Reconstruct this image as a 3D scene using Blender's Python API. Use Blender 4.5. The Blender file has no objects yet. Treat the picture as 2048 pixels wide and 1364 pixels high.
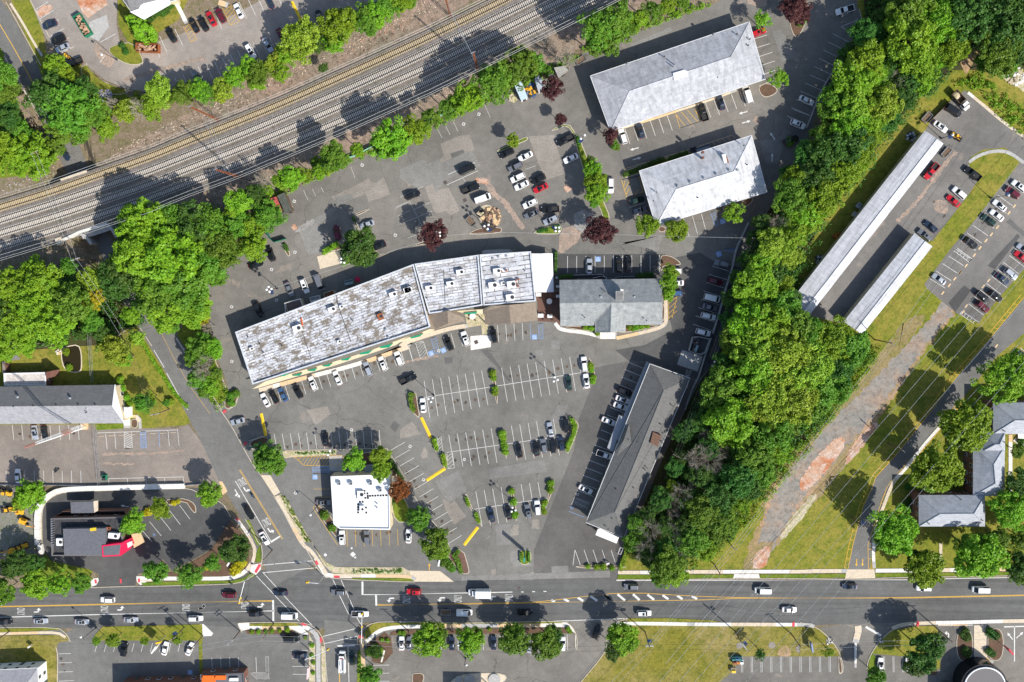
import bpy, math, random
from mathutils import Vector, Matrix
random.seed(7)
rnd = random.random
def ru(a, b): return a + (b - a) * random.random()
SC = bpy.context.scene
COL = SC.collection
PI = math.pi

# ------------------------------------------------------------ camera
IW, IH, FPX, CAMH = 2048.0, 1364.0, 1607.0, 252.0
_d = Vector((44.0, 147.0, -FPX)).normalized()          # straight down, seen in camera axes
_zw = -_d
_xw = (Vector((1, 0, 0)) - _zw * _zw.x).normalized()
_yw = _zw.cross(_xw)
ROT = Matrix((_xw, _yw, _zw))                            # camera axes -> world axes
CAM = Vector((0, 0, CAMH))
cam_data = bpy.data.cameras.new("camera")
cam_data.sensor_fit = 'HORIZONTAL'; cam_data.sensor_width = 36.0
cam_data.lens = FPX / IW * 36.0
cam_data.clip_start = 1.0; cam_data.clip_end = 12000.0
cam = bpy.data.objects.new("camera", cam_data); COL.objects.link(cam)
cam.matrix_world = Matrix.Translation(CAM) @ ROT.to_4x4()
SC.camera = cam
def P(px, py, z=0.0):
    """where the sight line through a photograph pixel meets the height z"""
    v = ROT @ Vector((px - IW / 2, IH / 2 - py, -FPX))
    t = (z - CAMH) / v.z
    return Vector((v.x * t, v.y * t, z))
TX = (0, 400, 800, 1200, 1600); TY = (0, 270, 540, 810, 1084); TS = (4.871, 4.871, 4.871, 4.871, 4.571)
def pts(s):
    """survey notes -> photograph pixels; 'cr:' picks the enlarged survey sheet, 'p:' plain pixels"""
    out = []; ox, oy, k = 0, 0, 1.0
    for tok in s.split():
        if ':' in tok:
            h, tok = tok.split(':')
            if h == 'p': ox, oy, k = 0, 0, 1.0
            else: ox, oy, k = TX[int(h[0])], TY[int(h[1])], TS[int(h[0])]
            if not tok: continue
        a, b = tok.split(',')
        out.append((ox + float(a) / k, oy + float(b) / k))
    return out

# ------------------------------------------------------------ world, sun, exposure
SUN_EL = math.radians(41.0)
SUN_DIR = Vector((0.755 * math.cos(SUN_EL), -0.656 * math.cos(SUN_EL), math.sin(SUN_EL)))
world = bpy.data.worlds.new("World"); SC.world = world; world.use_nodes = True
wn = world.node_tree.nodes; wl = world.node_tree.links
bgn = wn.get("Background") or wn.new("ShaderNodeBackground")
sky = wn.new("ShaderNodeTexSky"); sky.sky_type = 'NISHITA'; sky.sun_disc = False
sky.sun_elevation = SUN_EL
sky.sun_rotation = math.atan2(SUN_DIR.x, SUN_DIR.y)
wl.new(sky.outputs[0], bgn.inputs[0]); bgn.inputs[1].default_value = 0.125
sd = bpy.data.lights.new("sun", 'SUN'); sd.energy = 4.6; sd.angle = math.radians(0.55); sd.color = (1.0, 0.955, 0.88)
sun = bpy.data.objects.new("sun", sd); COL.objects.link(sun)
sun.rotation_euler = SUN_DIR.to_track_quat('Z', 'Y').to_euler()
SC.view_settings.view_transform = 'Standard'; SC.view_settings.look = 'None'
SC.view_settings.gamma = 1.0; SC.view_settings.use_curve_mapping = False
SC.view_settings.exposure = 0.35
SC.render.engine = 'CYCLES'
SC.cycles.max_bounces = 5; SC.cycles.diffuse_bounces = 2; SC.cycles.glossy_bounces = 2
SC.cycles.transmission_bounces = 2; SC.cycles.transparent_max_bounces = 4
SC.cycles.use_denoising = True

# ------------------------------------------------------------ materials
MATS = {}
def C4(c): return (c[0], c[1], c[2], 1.0)
class NT:
    def __init__(s, name):
        s.m = bpy.data.materials.new(name); s.m.use_nodes = True
        s.n = s.m.node_tree.nodes; s.l = s.m.node_tree.links
        s.b = s.n["Principled BSDF"]
        s.pos = None
    def new(s, t): return s.n.new(t)
    def link(s, a, b): s.l.new(a, b)
    def coord(s, rot=0.0):
        if s.pos is None:
            s.pos = s.new("ShaderNodeNewGeometry").outputs["Position"]
        if rot == 0.0: return s.pos
        mp = s.new("ShaderNodeMapping"); mp.inputs["Rotation"].default_value = (0, 0, rot)
        s.link(s.pos, mp.inputs["Vector"]); return mp.outputs[0]
    def noise(s, scale, detail=3, rough=0.55, dist=0.0, co=None):
        t = s.new("ShaderNodeTexNoise"); t.inputs["Scale"].default_value = scale
        t.inputs["Detail"].default_value = detail; t.inputs["Roughness"].default_value = rough
        t.inputs["Distortion"].default_value = dist
        s.link(co if co is not None else s.coord(), t.inputs["Vector"]); return t.outputs["Fac"]
    def ramp(s, fac, stops):
        r = s.new("ShaderNodeValToRGB"); e = r.color_ramp.elements
        while len(e) < len(stops): e.new(0.5)
        for el, (p, c) in zip(e, stops):
            el.position = p; el.color = C4(c) if not isinstance(c, (int, float)) else (c, c, c, 1)
        s.link(fac, r.inputs[0]); return r.outputs[0]
    def mix(s, fac, a, b, mode='MIX'):
        x = s.new("ShaderNodeMix"); x.data_type = 'RGBA'; x.blend_type = mode
        if isinstance(fac, (int, float)): x.inputs[0].default_value = fac
        else: s.link(fac, x.inputs[0])
        for v, i in ((a, 6), (b, 7)):
            if isinstance(v, tuple): x.inputs[i].default_value = C4(v)
            else: s.link(v, x.inputs[i])
        return x.outputs[2]
    def done(s, colr, rough=0.9, bump=None, bstr=0.3, bdist=0.05):
        if isinstance(colr, tuple): s.b.inputs["Base Color"].default_value = C4(colr)
        else: s.link(colr, s.b.inputs["Base Color"])
        s.b.inputs["Roughness"].default_value = rough
        s.b.inputs["Specular IOR Level"].default_value = 0.25
        if bump is not None:
            bn = s.new("ShaderNodeBump"); bn.inputs["Strength"].default_value = bstr
            bn.inputs["Distance"].default_value = bdist
            s.link(bump, bn.inputs["Height"]); s.link(bn.outputs[0], s.b.inputs["Normal"])
        return s.m
def plain(name, c, rough=0.6, metal=0.0, var=0.0, coat=0.0):
    if name in MATS: return MATS[name]
    t = NT(name)
    if var > 0:
        f = t.noise(1.3, 4); col = t.ramp(f, [(0.3, tuple(x * (1 - var) for x in c)), (0.7, tuple(min(1, x * (1 + var)) for x in c))])
        m = t.done(col, rough)
    else: m = t.done(c, rough)
    t.b.inputs["Metallic"].default_value = metal
    if coat: t.b.inputs["Coat Weight"].default_value = coat; t.b.inputs["Coat Roughness"].default_value = 0.06
    MATS[name] = m; return m
def asphalt(name, c, crack=0.0, warm=0.0, blotch=0.24, grain=0.3, stain=0.0, streak=0.0):
    t = NT(name)
    a = t.noise(0.035, 4, 0.6)
    base = t.ramp(a, [(0.32, tuple(x * (1 - blotch) for x in c)), (0.5, c), (0.7, (c[0] * (1 + blotch + warm), c[1] * (1 + blotch), c[2] * (1 + blotch - warm)))])
    b = t.noise(0.4, 5, 0.65)
    base = t.mix(0.55, base, t.ramp(b, [(0.3, 0.55), (0.55, 0.8), (0.75, 1.0)]), 'MULTIPLY')
    g = t.noise(3.2, 3, 0.7)
    base = t.mix(grain * 2.2, base, t.ramp(g, [(0.25, 0.55), (0.55, 1.0), (0.8, 1.3)]), 'MULTIPLY')
    if streak:
        mp = t.new('ShaderNodeMapping'); mp.inputs['Rotation'].default_value = (0, 0, streak); mp.inputs['Scale'].default_value = (0.012, 0.55, 1); t.link(t.coord(), mp.inputs['Vector'])
        base = t.mix(0.9, base, t.ramp(t.noise(1.0, 3, 0.6, 0.0, mp.outputs[0]), [(0.35, 0.8), (0.5, 1.0), (0.65, 1.12)]), 'MULTIPLY')
    if stain > 0:
        s1 = t.noise(0.12, 5, 0.7, 0.6)
        base = t.mix(t.ramp(s1, [(0.62, 0.0), (0.72, stain)]), base, (0.42, 0.33, 0.26))
    if crack > 0:
        w = t.new("ShaderNodeTexNoise"); w.inputs["Scale"].default_value = 0.25; w.inputs["Detail"].default_value = 4
        t.link(t.coord(), w.inputs["Vector"])
        ad = t.new("ShaderNodeVectorMath"); ad.operation = 'MULTIPLY_ADD'
        t.link(w.outputs["Color"], ad.inputs[0]); ad.inputs[1].default_value = (4.5, 4.5, 0); t.link(t.coord(), ad.inputs[2])
        v = t.new("ShaderNodeTexVoronoi"); v.feature = 'DISTANCE_TO_EDGE'; v.inputs["Scale"].default_value = 0.085
        v.voronoi_dimensions = '2D'
        t.link(ad.outputs[0], v.inputs["Vector"])
        cr = t.ramp(v.outputs["Distance"], [(0.0, 0.45), (0.004, 0.55), (0.009, 1.0)])
        on = t.ramp(t.noise(0.05, 2), [(0.42, 0.0), (0.55, crack)])
        base = t.mix(on, base, cr, 'MULTIPLY')
    MATS[name] = t.done(base, 0.92, g, 0.25, 0.03); return MATS[name]
def ground_mat(name, c1, c2, c3, s1=0.05, s2=0.5, s3=3.0, bump=0.5, spots=None):
    t = NT(name)
    base = t.mix(t.ramp(t.noise(s1, 5, 0.62, 0.4), [(0.36, 0.0), (0.62, 1.0)]), c1, c2)
    base = t.mix(t.ramp(t.noise(s2, 4, 0.65), [(0.45, 0.0), (0.68, 0.9)]), base, c3)
    tf = t.noise(s2 * 3.2, 5, 0.8, 0.3); base = t.mix(0.75, base, t.ramp(tf, [(0.34, 0.5), (0.5, 1.0), (0.68, 1.3)]), 'MULTIPLY')
    g = t.noise(s3, 4, 0.75)
    base = t.mix(0.8, base, t.ramp(g, [(0.25, 0.5), (0.5, 0.95), (0.78, 1.45)]), 'MULTIPLY')
    if spots:
        v = t.noise(2.2, 2, 0.5)
        zone = t.ramp(t.noise(0.045, 3), [(0.5, 0.0), (0.6, 1.0)])
        sp = t.mix(1.0, t.ramp(v, [(0.66, 0.0), (0.7, 1.0)]), zone, 'MULTIPLY')
        base = t.mix(sp, base, spots)
    MATS[name] = t.done(base, 0.97, g, bump, 0.12); return MATS[name]

ASPH = asphalt("asphalt_lot", (0.222, 0.212, 0.19), crack=0.9, stain=0.35)
ASPH_UP = asphalt("asphalt_upper", (0.226, 0.211, 0.187), crack=0.75, warm=0.03, stain=0.6)
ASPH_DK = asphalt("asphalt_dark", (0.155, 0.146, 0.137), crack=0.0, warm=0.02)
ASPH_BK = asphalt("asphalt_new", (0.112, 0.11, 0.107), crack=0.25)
ASPH_TL = asphalt("asphalt_pale_lot", (0.37, 0.325, 0.285), crack=0.2, warm=0.05, stain=0.9)
ASPH_LA = asphalt("asphalt_brown_lot", (0.29, 0.25, 0.215), crack=0.35, warm=0.03, stain=0.25)
ASPH_RD = asphalt("asphalt_road", (0.15, 0.148, 0.142), crack=0.15, blotch=0.14, streak=0.0001)
ASPH_R2 = asphalt("asphalt_side_road", (0.2, 0.195, 0.182), crack=0.35, blotch=0.16)
ASPH_RT = asphalt("asphalt_yard", (0.225, 0.212, 0.195), crack=0.2, warm=0.03, stain=0.4)
ASPH_P1 = asphalt("asphalt_patch_pale", (0.33, 0.295, 0.255), grain=0.5)
ASPH_P2 = asphalt("asphalt_patch_grey", (0.265, 0.255, 0.235), grain=0.4)
ASPH_P3 = asphalt("asphalt_patch_dark", (0.155, 0.15, 0.142))
DIRT = ground_mat("dirt_ground", (0.2, 0.155, 0.1), (0.26, 0.2, 0.145), (0.14, 0.135, 0.05), 0.06, 0.5, 2.5, spots=(0.55, 0.45, 0.4))
BALL = ground_mat("ballast_gravel", (0.185, 0.165, 0.14), (0.225, 0.19, 0.17), (0.16, 0.145, 0.11), 0.05, 0.35, 6.0)
VERGE = ground_mat("railway_verge_soil", (0.25, 0.21, 0.155), (0.34, 0.24, 0.18), (0.13, 0.105, 0.07), 0.08, 0.5, 3.5, spots=(0.7, 0.5, 0.43))
GRASS = ground_mat("dry_lawn", (0.19, 0.21, 0.02), (0.28, 0.24, 0.045), (0.115, 0.16, 0.014), 0.06, 0.35, 4.0)
GRASS_G = ground_mat("green_lawn", (0.125, 0.2, 0.018), (0.2, 0.23, 0.026), (0.085, 0.145, 0.012), 0.08, 0.5, 4.0)
GRASS_F = ground_mat("field_grass", (0.215, 0.195, 0.026), (0.3, 0.24, 0.085), (0.13, 0.14, 0.018), 0.06, 0.3, 3.0)
GRAVEL = ground_mat("gravel_track", (0.3, 0.23, 0.11), (0.46, 0.29, 0.18), (0.22, 0.19, 0.06), 0.05, 0.35, 5.0)
GRAVG = ground_mat("grey_gravel", (0.235, 0.225, 0.205), (0.3, 0.27, 0.235), (0.36, 0.26, 0.19), 0.07, 0.18, 6.0)
SOIL = ground_mat("bare_soil", (0.25, 0.2, 0.075), (0.32, 0.24, 0.12), (0.2, 0.185, 0.05), 0.07, 0.35, 4.0)
MULCH = ground_mat("mulch", (0.13, 0.075, 0.05), (0.17, 0.1, 0.065), (0.11, 0.08, 0.05), 0.2, 0.8, 6.0)
BED = ground_mat("pale_gravel_bed", (0.52, 0.42, 0.29), (0.6, 0.52, 0.38), (0.3, 0.33, 0.1), 0.3, 0.9, 3.0)
YARD = ground_mat("yard_dirt", (0.2, 0.2, 0.165), (0.25, 0.235, 0.2), (0.17, 0.19, 0.1), 0.08, 0.5, 4.0)
WOODF = ground_mat("woodland_floor", (0.05, 0.045, 0.022), (0.06, 0.075, 0.018), (0.08, 0.055, 0.03), 0.1, 0.5, 3.0)  # floor tones darkened to carry the shade under the trees
OGRAV = ground_mat("orange_gravel", (0.5, 0.2, 0.1), (0.55, 0.35, 0.24), (0.62, 0.52, 0.45), 0.15, 0.4, 4.0)
PATIO = ground_mat("brick_paving", (0.16, 0.09, 0.07), (0.2, 0.11, 0.085), (0.12, 0.08, 0.065), 0.3, 1.5, 6.0)
CONC_A = plain("concrete_white", (0.72, 0.69, 0.63), 0.9, var=0.1)
CONC_B = plain("concrete_beige", (0.62, 0.52, 0.39), 0.9, var=0.12)
CONC_C = plain("concrete_tan", (0.66, 0.47, 0.27), 0.9, var=0.12)
CONC_G = plain("concrete_grey", (0.42, 0.41, 0.39), 0.9, var=0.15)
KERBM = plain("kerb_concrete", (0.5, 0.44, 0.35), 0.9, var=0.15)
WHITE = plain("road_paint_white", (0.66, 0.65, 0.62), 0.8, var=0.12)
FADED = plain("road_paint_worn", (0.5, 0.49, 0.46), 0.85, var=0.25)
YEL = plain("road_paint_yellow", (0.68, 0.4, 0.06), 0.8, var=0.12)
YELB = plain("bump_paint_yellow", (0.78, 0.52, 0.03), 0.8, var=0.08)
BLUE = plain("road_paint_blue", (0.22, 0.36, 0.62), 0.8, var=0.15)
REDT = plain("tactile_red", (0.62, 0.07, 0.09), 0.8, var=0.1)
METAL = plain("galvanised_metal", (0.5, 0.52, 0.54), 0.45, 0.7)
DMETAL = plain("dark_metal", (0.06, 0.06, 0.065), 0.5, 0.3)
RUST = plain("rusty_steel", (0.3, 0.1, 0.04), 0.8, var=0.3)
WOOD = plain("weathered_wood", (0.16, 0.11, 0.075), 0.9, var=0.2)
BARK = plain("tree_bark", (0.16, 0.13, 0.1), 0.95, var=0.25)
BAREB = plain("bare_branch", (0.42, 0.37, 0.3), 0.95, var=0.2)
WHITEP = plain("white_plastic", (0.8, 0.8, 0.79), 0.4)
CREAM = plain("cream_stucco", (0.66, 0.55, 0.37), 0.85, var=0.08)
BRICK = None
def brick_mat(name, c, mortar, rot=0.0):
    t = NT(name)
    tc = t.new("ShaderNodeTexCoord")
    sep = t.new("ShaderNodeSeparateXYZ"); t.link(t.coord(rot), sep.inputs[0])
    add = t.new("ShaderNodeMath"); add.operation = 'ADD'; t.link(sep.outputs[0], add.inputs[0]); t.link(sep.outputs[1], add.inputs[1])
    cmb = t.new("ShaderNodeCombineXYZ"); t.link(add.outputs[0], cmb.inputs[0]); t.link(sep.outputs[2], cmb.inputs[1])
    bt = t.new("ShaderNodeTexBrick"); bt.inputs["Scale"].default_value = 3.2
    bt.inputs["Color1"].default_value = C4(c); bt.inputs["Color2"].default_value = C4(tuple(x * 0.7 for x in c)); bt.inputs["Mortar"].default_value = C4(mortar)
    t.link(cmb.outputs[0], bt.inputs["Vector"])
    MATS[name] = t.done(bt.outputs[0], 0.9); return MATS[name]
BRICK = brick_mat("red_brick", (0.2, 0.075, 0.05), (0.25, 0.2, 0.17))
def shingle(name, c, rot, row=0.9, seam=0.75, streak=0.25, dirt=None):
    """rows run along the rotated x axis"""
    t = NT(name)
    co = t.coord(rot)
    bt = t.new("ShaderNodeTexBrick"); bt.inputs["Scale"].default_value = 1.0
    bt.inputs["Brick Width"].default_value = row * 1.6; bt.inputs["Row Height"].default_value = row * 0.5
    bt.inputs["Mortar Size"].default_value = 0.035; bt.inputs["Mortar Smooth"].default_value = 0.4
    bt.inputs["Color1"].default_value = C4(tuple(x * 0.9 for x in c)); bt.inputs["Color2"].default_value = C4(tuple(min(1, x * 1.1) for x in c))
    bt.inputs["Mortar"].default_value = C4(tuple(x * seam for x in c)); t.link(co, bt.inputs["Vector"])
    base = bt.outputs[0]
    mp = t.new("ShaderNodeMapping"); mp.inputs["Scale"].default_value = (1.0, 0.12, 1.0); t.link(co, mp.inputs["Vector"])
    st = t.noise(0.9, 5, 0.7, 0.2, mp.outputs[0])
    base = t.mix(streak * 2, base, t.ramp(st, [(0.3, 0.45), (0.55, 1.0), (0.75, 1.15)]), 'MULTIPLY')
    g = t.noise(4.0, 3, 0.7)
    base = t.mix(0.5, base, t.ramp(g, [(0.3, 0.7), (0.6, 1.1)]), 'MULTIPLY')
    if dirt:
        base = t.mix(t.ramp(t.noise(0.5, 6, 0.75), [(0.52, 0.0), (0.66, 0.6)]), base, dirt)
    MATS[name] = t.done(base, 0.85, bt.outputs["Fac"], 0.15, 0.02); return MATS[name]
def weathered_roof(name, rot, sc=1.0, wear=1.0):
    t = NT(name); co = t.coord(rot)
    bt = t.new("ShaderNodeTexBrick"); bt.inputs["Scale"].default_value = 1.0
    bt.inputs["Brick Width"].default_value = 3.2 * sc; bt.inputs["Row Height"].default_value = 0.85 * sc
    bt.inputs["Mortar Size"].default_value = 0.1 * sc; bt.inputs["Mortar Smooth"].default_value = 0.5
    bt.inputs["Color1"].default_value = (0.74, 0.75, 0.78, 1); bt.inputs["Color2"].default_value = (0.5, 0.51, 0.55, 1)
    bt.inputs["Mortar"].default_value = (0.1, 0.095, 0.09, 1); 
    n = t.new("ShaderNodeTexNoise"); n.inputs["Scale"].default_value = 1.1; n.inputs["Detail"].default_value = 4; t.link(co, n.inputs["Vector"])
    ad = t.new("ShaderNodeVectorMath"); ad.operation = 'MULTIPLY_ADD'; t.link(n.outputs["Color"], ad.inputs[0]); ad.inputs[1].default_value = (0.3, 0.25, 0); t.link(co, ad.inputs[2])
    t.link(ad.outputs[0], bt.inputs["Vector"])
    seamon = t.ramp(t.noise(0.35, 4, 0.6), [(0.36, 0.15), (0.52, 1.0)])
    base = t.mix(seamon, (0.66, 0.67, 0.7), bt.outputs[0])
    mp = t.new("ShaderNodeMapping"); mp.inputs["Scale"].default_value = (0.55, 1.0, 1.0); t.link(co, mp.inputs["Vector"])
    d1 = t.noise(0.5, 7, 0.75, 0.3, mp.outputs[0])
    base = t.mix(t.ramp(d1, [(0.5, 0.0), (0.56, 0.95 * wear)]), base, (0.2, 0.165, 0.125))
    d2 = t.noise(1.7, 5, 0.75, 0.0, mp.outputs[0])
    base = t.mix(t.ramp(d2, [(0.51, 0.0), (0.61, 0.85 * wear)]), base, (0.17, 0.15, 0.135))
    d3 = t.noise(0.16, 4, 0.6)
    base = t.mix(0.6, base, t.ramp(d3, [(0.35, 0.72), (0.6, 1.0)]), 'MULTIPLY')
    MATS[name] = t.done(base, 0.75, d1, 0.1, 0.03); return MATS[name]
def leaf_mat(name, c, c2, trans=0.22, hue=0.03, spk=((0.3, 0.6), (0.7, 1.35))):
    t = NT(name)
    oi = t.new("ShaderNodeObjectInfo")
    nz = t.noise(0.28, 3, 0.6)
    g = t.noise(3.0, 2, 0.6)
    base = t.mix(t.ramp(nz, [(0.35, 0.0), (0.65, 1.0)]), c, c2)
    base = t.mix(0.7, base, t.ramp(g, list(spk)), 'MULTIPLY')
    hs = t.new("ShaderNodeHueSaturation")
    mr = t.new("ShaderNodeMapRange"); mr.inputs["To Min"].default_value = 0.5 - hue * 0.4; mr.inputs["To Max"].default_value = 0.5 + hue
    t.link(oi.outputs["Random"], mr.inputs["Value"]); t.link(mr.outputs[0], hs.inputs["Hue"])
    m2 = t.new("ShaderNodeMath"); m2.operation = 'MULTIPLY_ADD'; t.link(oi.outputs["Random"], m2.inputs[0]); m2.inputs[1].default_value = 0.4; m2.inputs[2].default_value = 0.85
    t.link(m2.outputs[0], hs.inputs["Value"])
    t.link(base, hs.inputs["Color"])
    t.link(hs.outputs[0], t.b.inputs["Base Color"]); t.b.inputs["Roughness"].default_value = 0.55; t.b.inputs["Specular IOR Level"].default_value = 0.3
    tr = t.new("ShaderNodeBsdfTranslucent"); t.link(hs.outputs[0], tr.inputs[0])
    mx = t.new("ShaderNodeMixShader"); mx.inputs[0].default_value = trans
    t.link(t.b.outputs[0], mx.inputs[1]); t.link(tr.outputs[0], mx.inputs[2])
    t.link(mx.outputs[0], t.n["Material Output"].inputs[0])
    MATS[name] = t.m; return t.m
LEAF = {
    'g': leaf_mat("leaf_mid_green", (0.10, 0.205, 0.014), (0.16, 0.27, 0.022)),
    'd': leaf_mat("leaf_dark_green", (0.048, 0.125, 0.016), (0.082, 0.165, 0.02)),
    'y': leaf_mat("leaf_yellow_green", (0.165, 0.3, 0.012), (0.24, 0.37, 0.018)),
    'l': leaf_mat("leaf_bright_lime", (0.28, 0.36, 0.03), (0.2, 0.29, 0.018), spk=((0.42, 0.5), (0.62, 1.9))),
    'p': leaf_mat("leaf_purple", (0.07, 0.022, 0.026), (0.12, 0.04, 0.04), 0.2, 0.01),
    'o': leaf_mat("leaf_orange_brown", (0.3, 0.1, 0.02), (0.2, 0.075, 0.02), 0.2, 0.01),
    'w': leaf_mat("leaf_gold", (0.5, 0.42, 0.012), (0.36, 0.34, 0.014), 0.2, 0.01),
}
# ------------------------------------------------------------ mesh building
class MB:
    def __init__(s): s.v = []; s.f = []; s.m = []
    def add(s, vs, fs, mi=0):
        o = len(s.v); s.v += [tuple(x) for x in vs]
        for f in fs: s.f.append(tuple(o + i for i in f)); s.m.append(mi)
    def box(s, c, d, rz=0.0, mi=0, top=1.0):
        hx, hy, hz = d[0] / 2, d[1] / 2, d[2] / 2; cs, sn = math.cos(rz), math.sin(rz); vs = []
        for z, k in ((-hz, 1.0), (hz, top)):
            for x, y in ((-hx, -hy), (hx, -hy), (hx, hy), (-hx, hy)):
                x *= k; y *= k
                vs.append((c[0] + x * cs - y * sn, c[1] + x * sn + y * cs, c[2] + z))
        s.add(vs, [(3, 2, 1, 0), (4, 5, 6, 7), (0, 1, 5, 4), (1, 2, 6, 5), (2, 3, 7, 6), (3, 0, 4, 7)], mi)
    def prism(s, poly, z0, z1, mi=0, bottom=True):
        p = ccw(poly); n = len(p)
        s.add([(q[0], q[1], z0) for q in p] + [(q[0], q[1], z1) for q in p],
              [tuple(range(n, 2 * n))] + ([tuple(range(n - 1, -1, -1))] if bottom else []) + [(i, (i + 1) % n, n + (i + 1) % n, n + i) for i in range(n)], mi)
    def sheet(s, poly, z, mi=0):
        p = ccw(poly); s.add([(q[0], q[1], z) for q in p], [tuple(range(len(p)))], mi)
    def tube(s, path, r0, r1=None, n=6, mi=0, cap=True):
        r1 = r0 if r1 is None else r1; path = [Vector(p) for p in path]; rings = []
        for i, p in enumerate(path):
            d = (path[min(i + 1, len(path) - 1)] - path[max(i - 1, 0)]).normalized()
            a = d.cross(Vector((0, 0, 1)))
            if a.length < 1e-3: a = Vector((1, 0, 0))
            a.normalize(); b = d.cross(a); r = r0 + (r1 - r0) * i / max(1, len(path) - 1)
            rings.append([p + a * (r * math.cos(2 * PI * k / n)) + b * (r * math.sin(2 * PI * k / n)) for k in range(n)])
        vs = [q for r in rings for q in r]; fs = []
        for i in range(len(rings) - 1):
            for k in range(n): fs.append((i * n + k, i * n + (k + 1) % n, (i + 1) * n + (k + 1) % n, (i + 1) * n + k))
        if cap: fs.append(tuple(range(n - 1, -1, -1))); fs.append(tuple((len(rings) - 1) * n + k for k in range(n)))
        s.add(vs, fs, mi)
    def disc(s, c, r, z0, z1, n=14, mi=0, top=1.0):
        vs = [(c[0] + r * math.cos(2 * PI * k / n), c[1] + r * math.sin(2 * PI * k / n), z0) for k in range(n)]
        vs += [(c[0] + r * top * math.cos(2 * PI * k / n), c[1] + r * top * math.sin(2 * PI * k / n), z1) for k in range(n)]
        s.add(vs, [tuple(range(n - 1, -1, -1)), tuple(range(n, 2 * n))] + [(k, (k + 1) % n, n + (k + 1) % n, n + k) for k in range(n)], mi)
    def ball(s, c, r, n=8, m=5, mi=0, sz=1.0):
        vs = [(c[0], c[1], c[2] - r * sz)]
        for i in range(1, m):
            a = -PI / 2 + PI * i / m
            for k in range(n): vs.append((c[0] + r * math.cos(a) * math.cos(2 * PI * k / n), c[1] + r * math.cos(a) * math.sin(2 * PI * k / n), c[2] + r * sz * math.sin(a)))
        vs.append((c[0], c[1], c[2] + r * sz)); fs = []
        for k in range(n): fs.append((0, 1 + (k + 1) % n, 1 + k))
        for i in range(m - 2):
            for k in range(n): fs.append((1 + i * n + k, 1 + i * n + (k + 1) % n, 1 + (i + 1) * n + (k + 1) % n, 1 + (i + 1) * n + k))
        L = len(vs) - 1; b = 1 + (m - 2) * n
        for k in range(n): fs.append((b + k, b + (k + 1) % n, L))
        s.add(vs, fs, mi)
    def strip(s, path, w, z=0.0, mi=0, h=None):
        """flat band along a path of world points; h gives it thickness"""
        L, R = offset_path(path, w); n = len(L)
        if h is None:
            vs = [(p[0], p[1], z) for p in L] + [(p[0], p[1], z) for p in R]
            s.add(vs, [(n + i, n + i + 1, i + 1, i) for i in range(n - 1)], mi)
        else: s.prism([(p[0], p[1]) for p in L] + [(p[0], p[1]) for p in reversed(R)], z, z + h, mi)
    def mesh(s, name, mats):
        me = bpy.data.meshes.new(name); me.from_pydata(s.v, [], s.f)
        for m in (mats if isinstance(mats, (list, tuple)) else [mats]): me.materials.append(m)
        if any(s.m): me.polygons.foreach_set("material_index", s.m)
        me.update(); return me
def ccw(p):
    a = sum(p[i][0] * p[(i + 1) % len(p)][1] - p[(i + 1) % len(p)][0] * p[i][1] for i in range(len(p)))
    return list(p) if a > 0 else list(reversed(p))
def offset_path(path, w):
    L = []; R = []; n = len(path); v = [Vector((p[0], p[1])) for p in path]
    for i in range(n):
        d0 = (v[i] - v[i - 1]).normalized() if i > 0 else None
        d1 = (v[i + 1] - v[i]).normalized() if i < n - 1 else None
        if d0 is None: d0 = d1
        if d1 is None: d1 = d0
        t = (d0 + d1); t = t.normalized() if t.length > 1e-6 else d1
        nn = Vector((-t.y, t.x)); k = 1.0 / max(0.45, nn.dot(Vector((-d1.y, d1.x))))
        L.append(v[i] + nn * (w / 2 * k)); R.append(v[i] - nn * (w / 2 * k))
    return L, R
def inset(poly, d):
    p = [Vector((q[0], q[1])) for q in ccw(poly)]; n = len(p); out = []
    for i in range(n):
        e0 = (p[i] - p[i - 1]).normalized(); e1 = (p[(i + 1) % n] - p[i]).normalized()
        n0 = Vector((-e0.y, e0.x)); n1 = Vector((-e1.y, e1.x)); b = n0 + n1
        b = b.normalized() if b.length > 1e-6 else n1
        out.append(p[i] + b * (d / max(0.4, b.dot(n1))))
    return [(q.x, q.y) for q in out]
def smooth(p, it=2, closed=False):
    p = [Vector((q[0], q[1])) for q in p]
    for _ in range(it):
        o = []; n = len(p)
        for i in range(n if closed else n - 1):
            a, b = p[i], p[(i + 1) % n]; o += [a * .75 + b * .25, a * .25 + b * .75]
        if not closed: o = [p[0]] + o + [p[-1]]
        p = o
    return [(q.x, q.y) for q in p]
def rough(p, amp=.55, step=.8):
    o = []; p = [Vector((q[0], q[1])) for q in p]
    for a, b in zip(p, p[1:] + p[:1]):
        n = max(1, int((b - a).length / step)); o += [a + (b - a) * (i / n) + Vector((ru(-amp, amp), ru(-amp, amp))) for i in range(n)]
    return [(q.x, q.y) for q in o]
def wp(s, z=0.0): return [P(x, y, z) for x, y in pts(s)]
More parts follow.
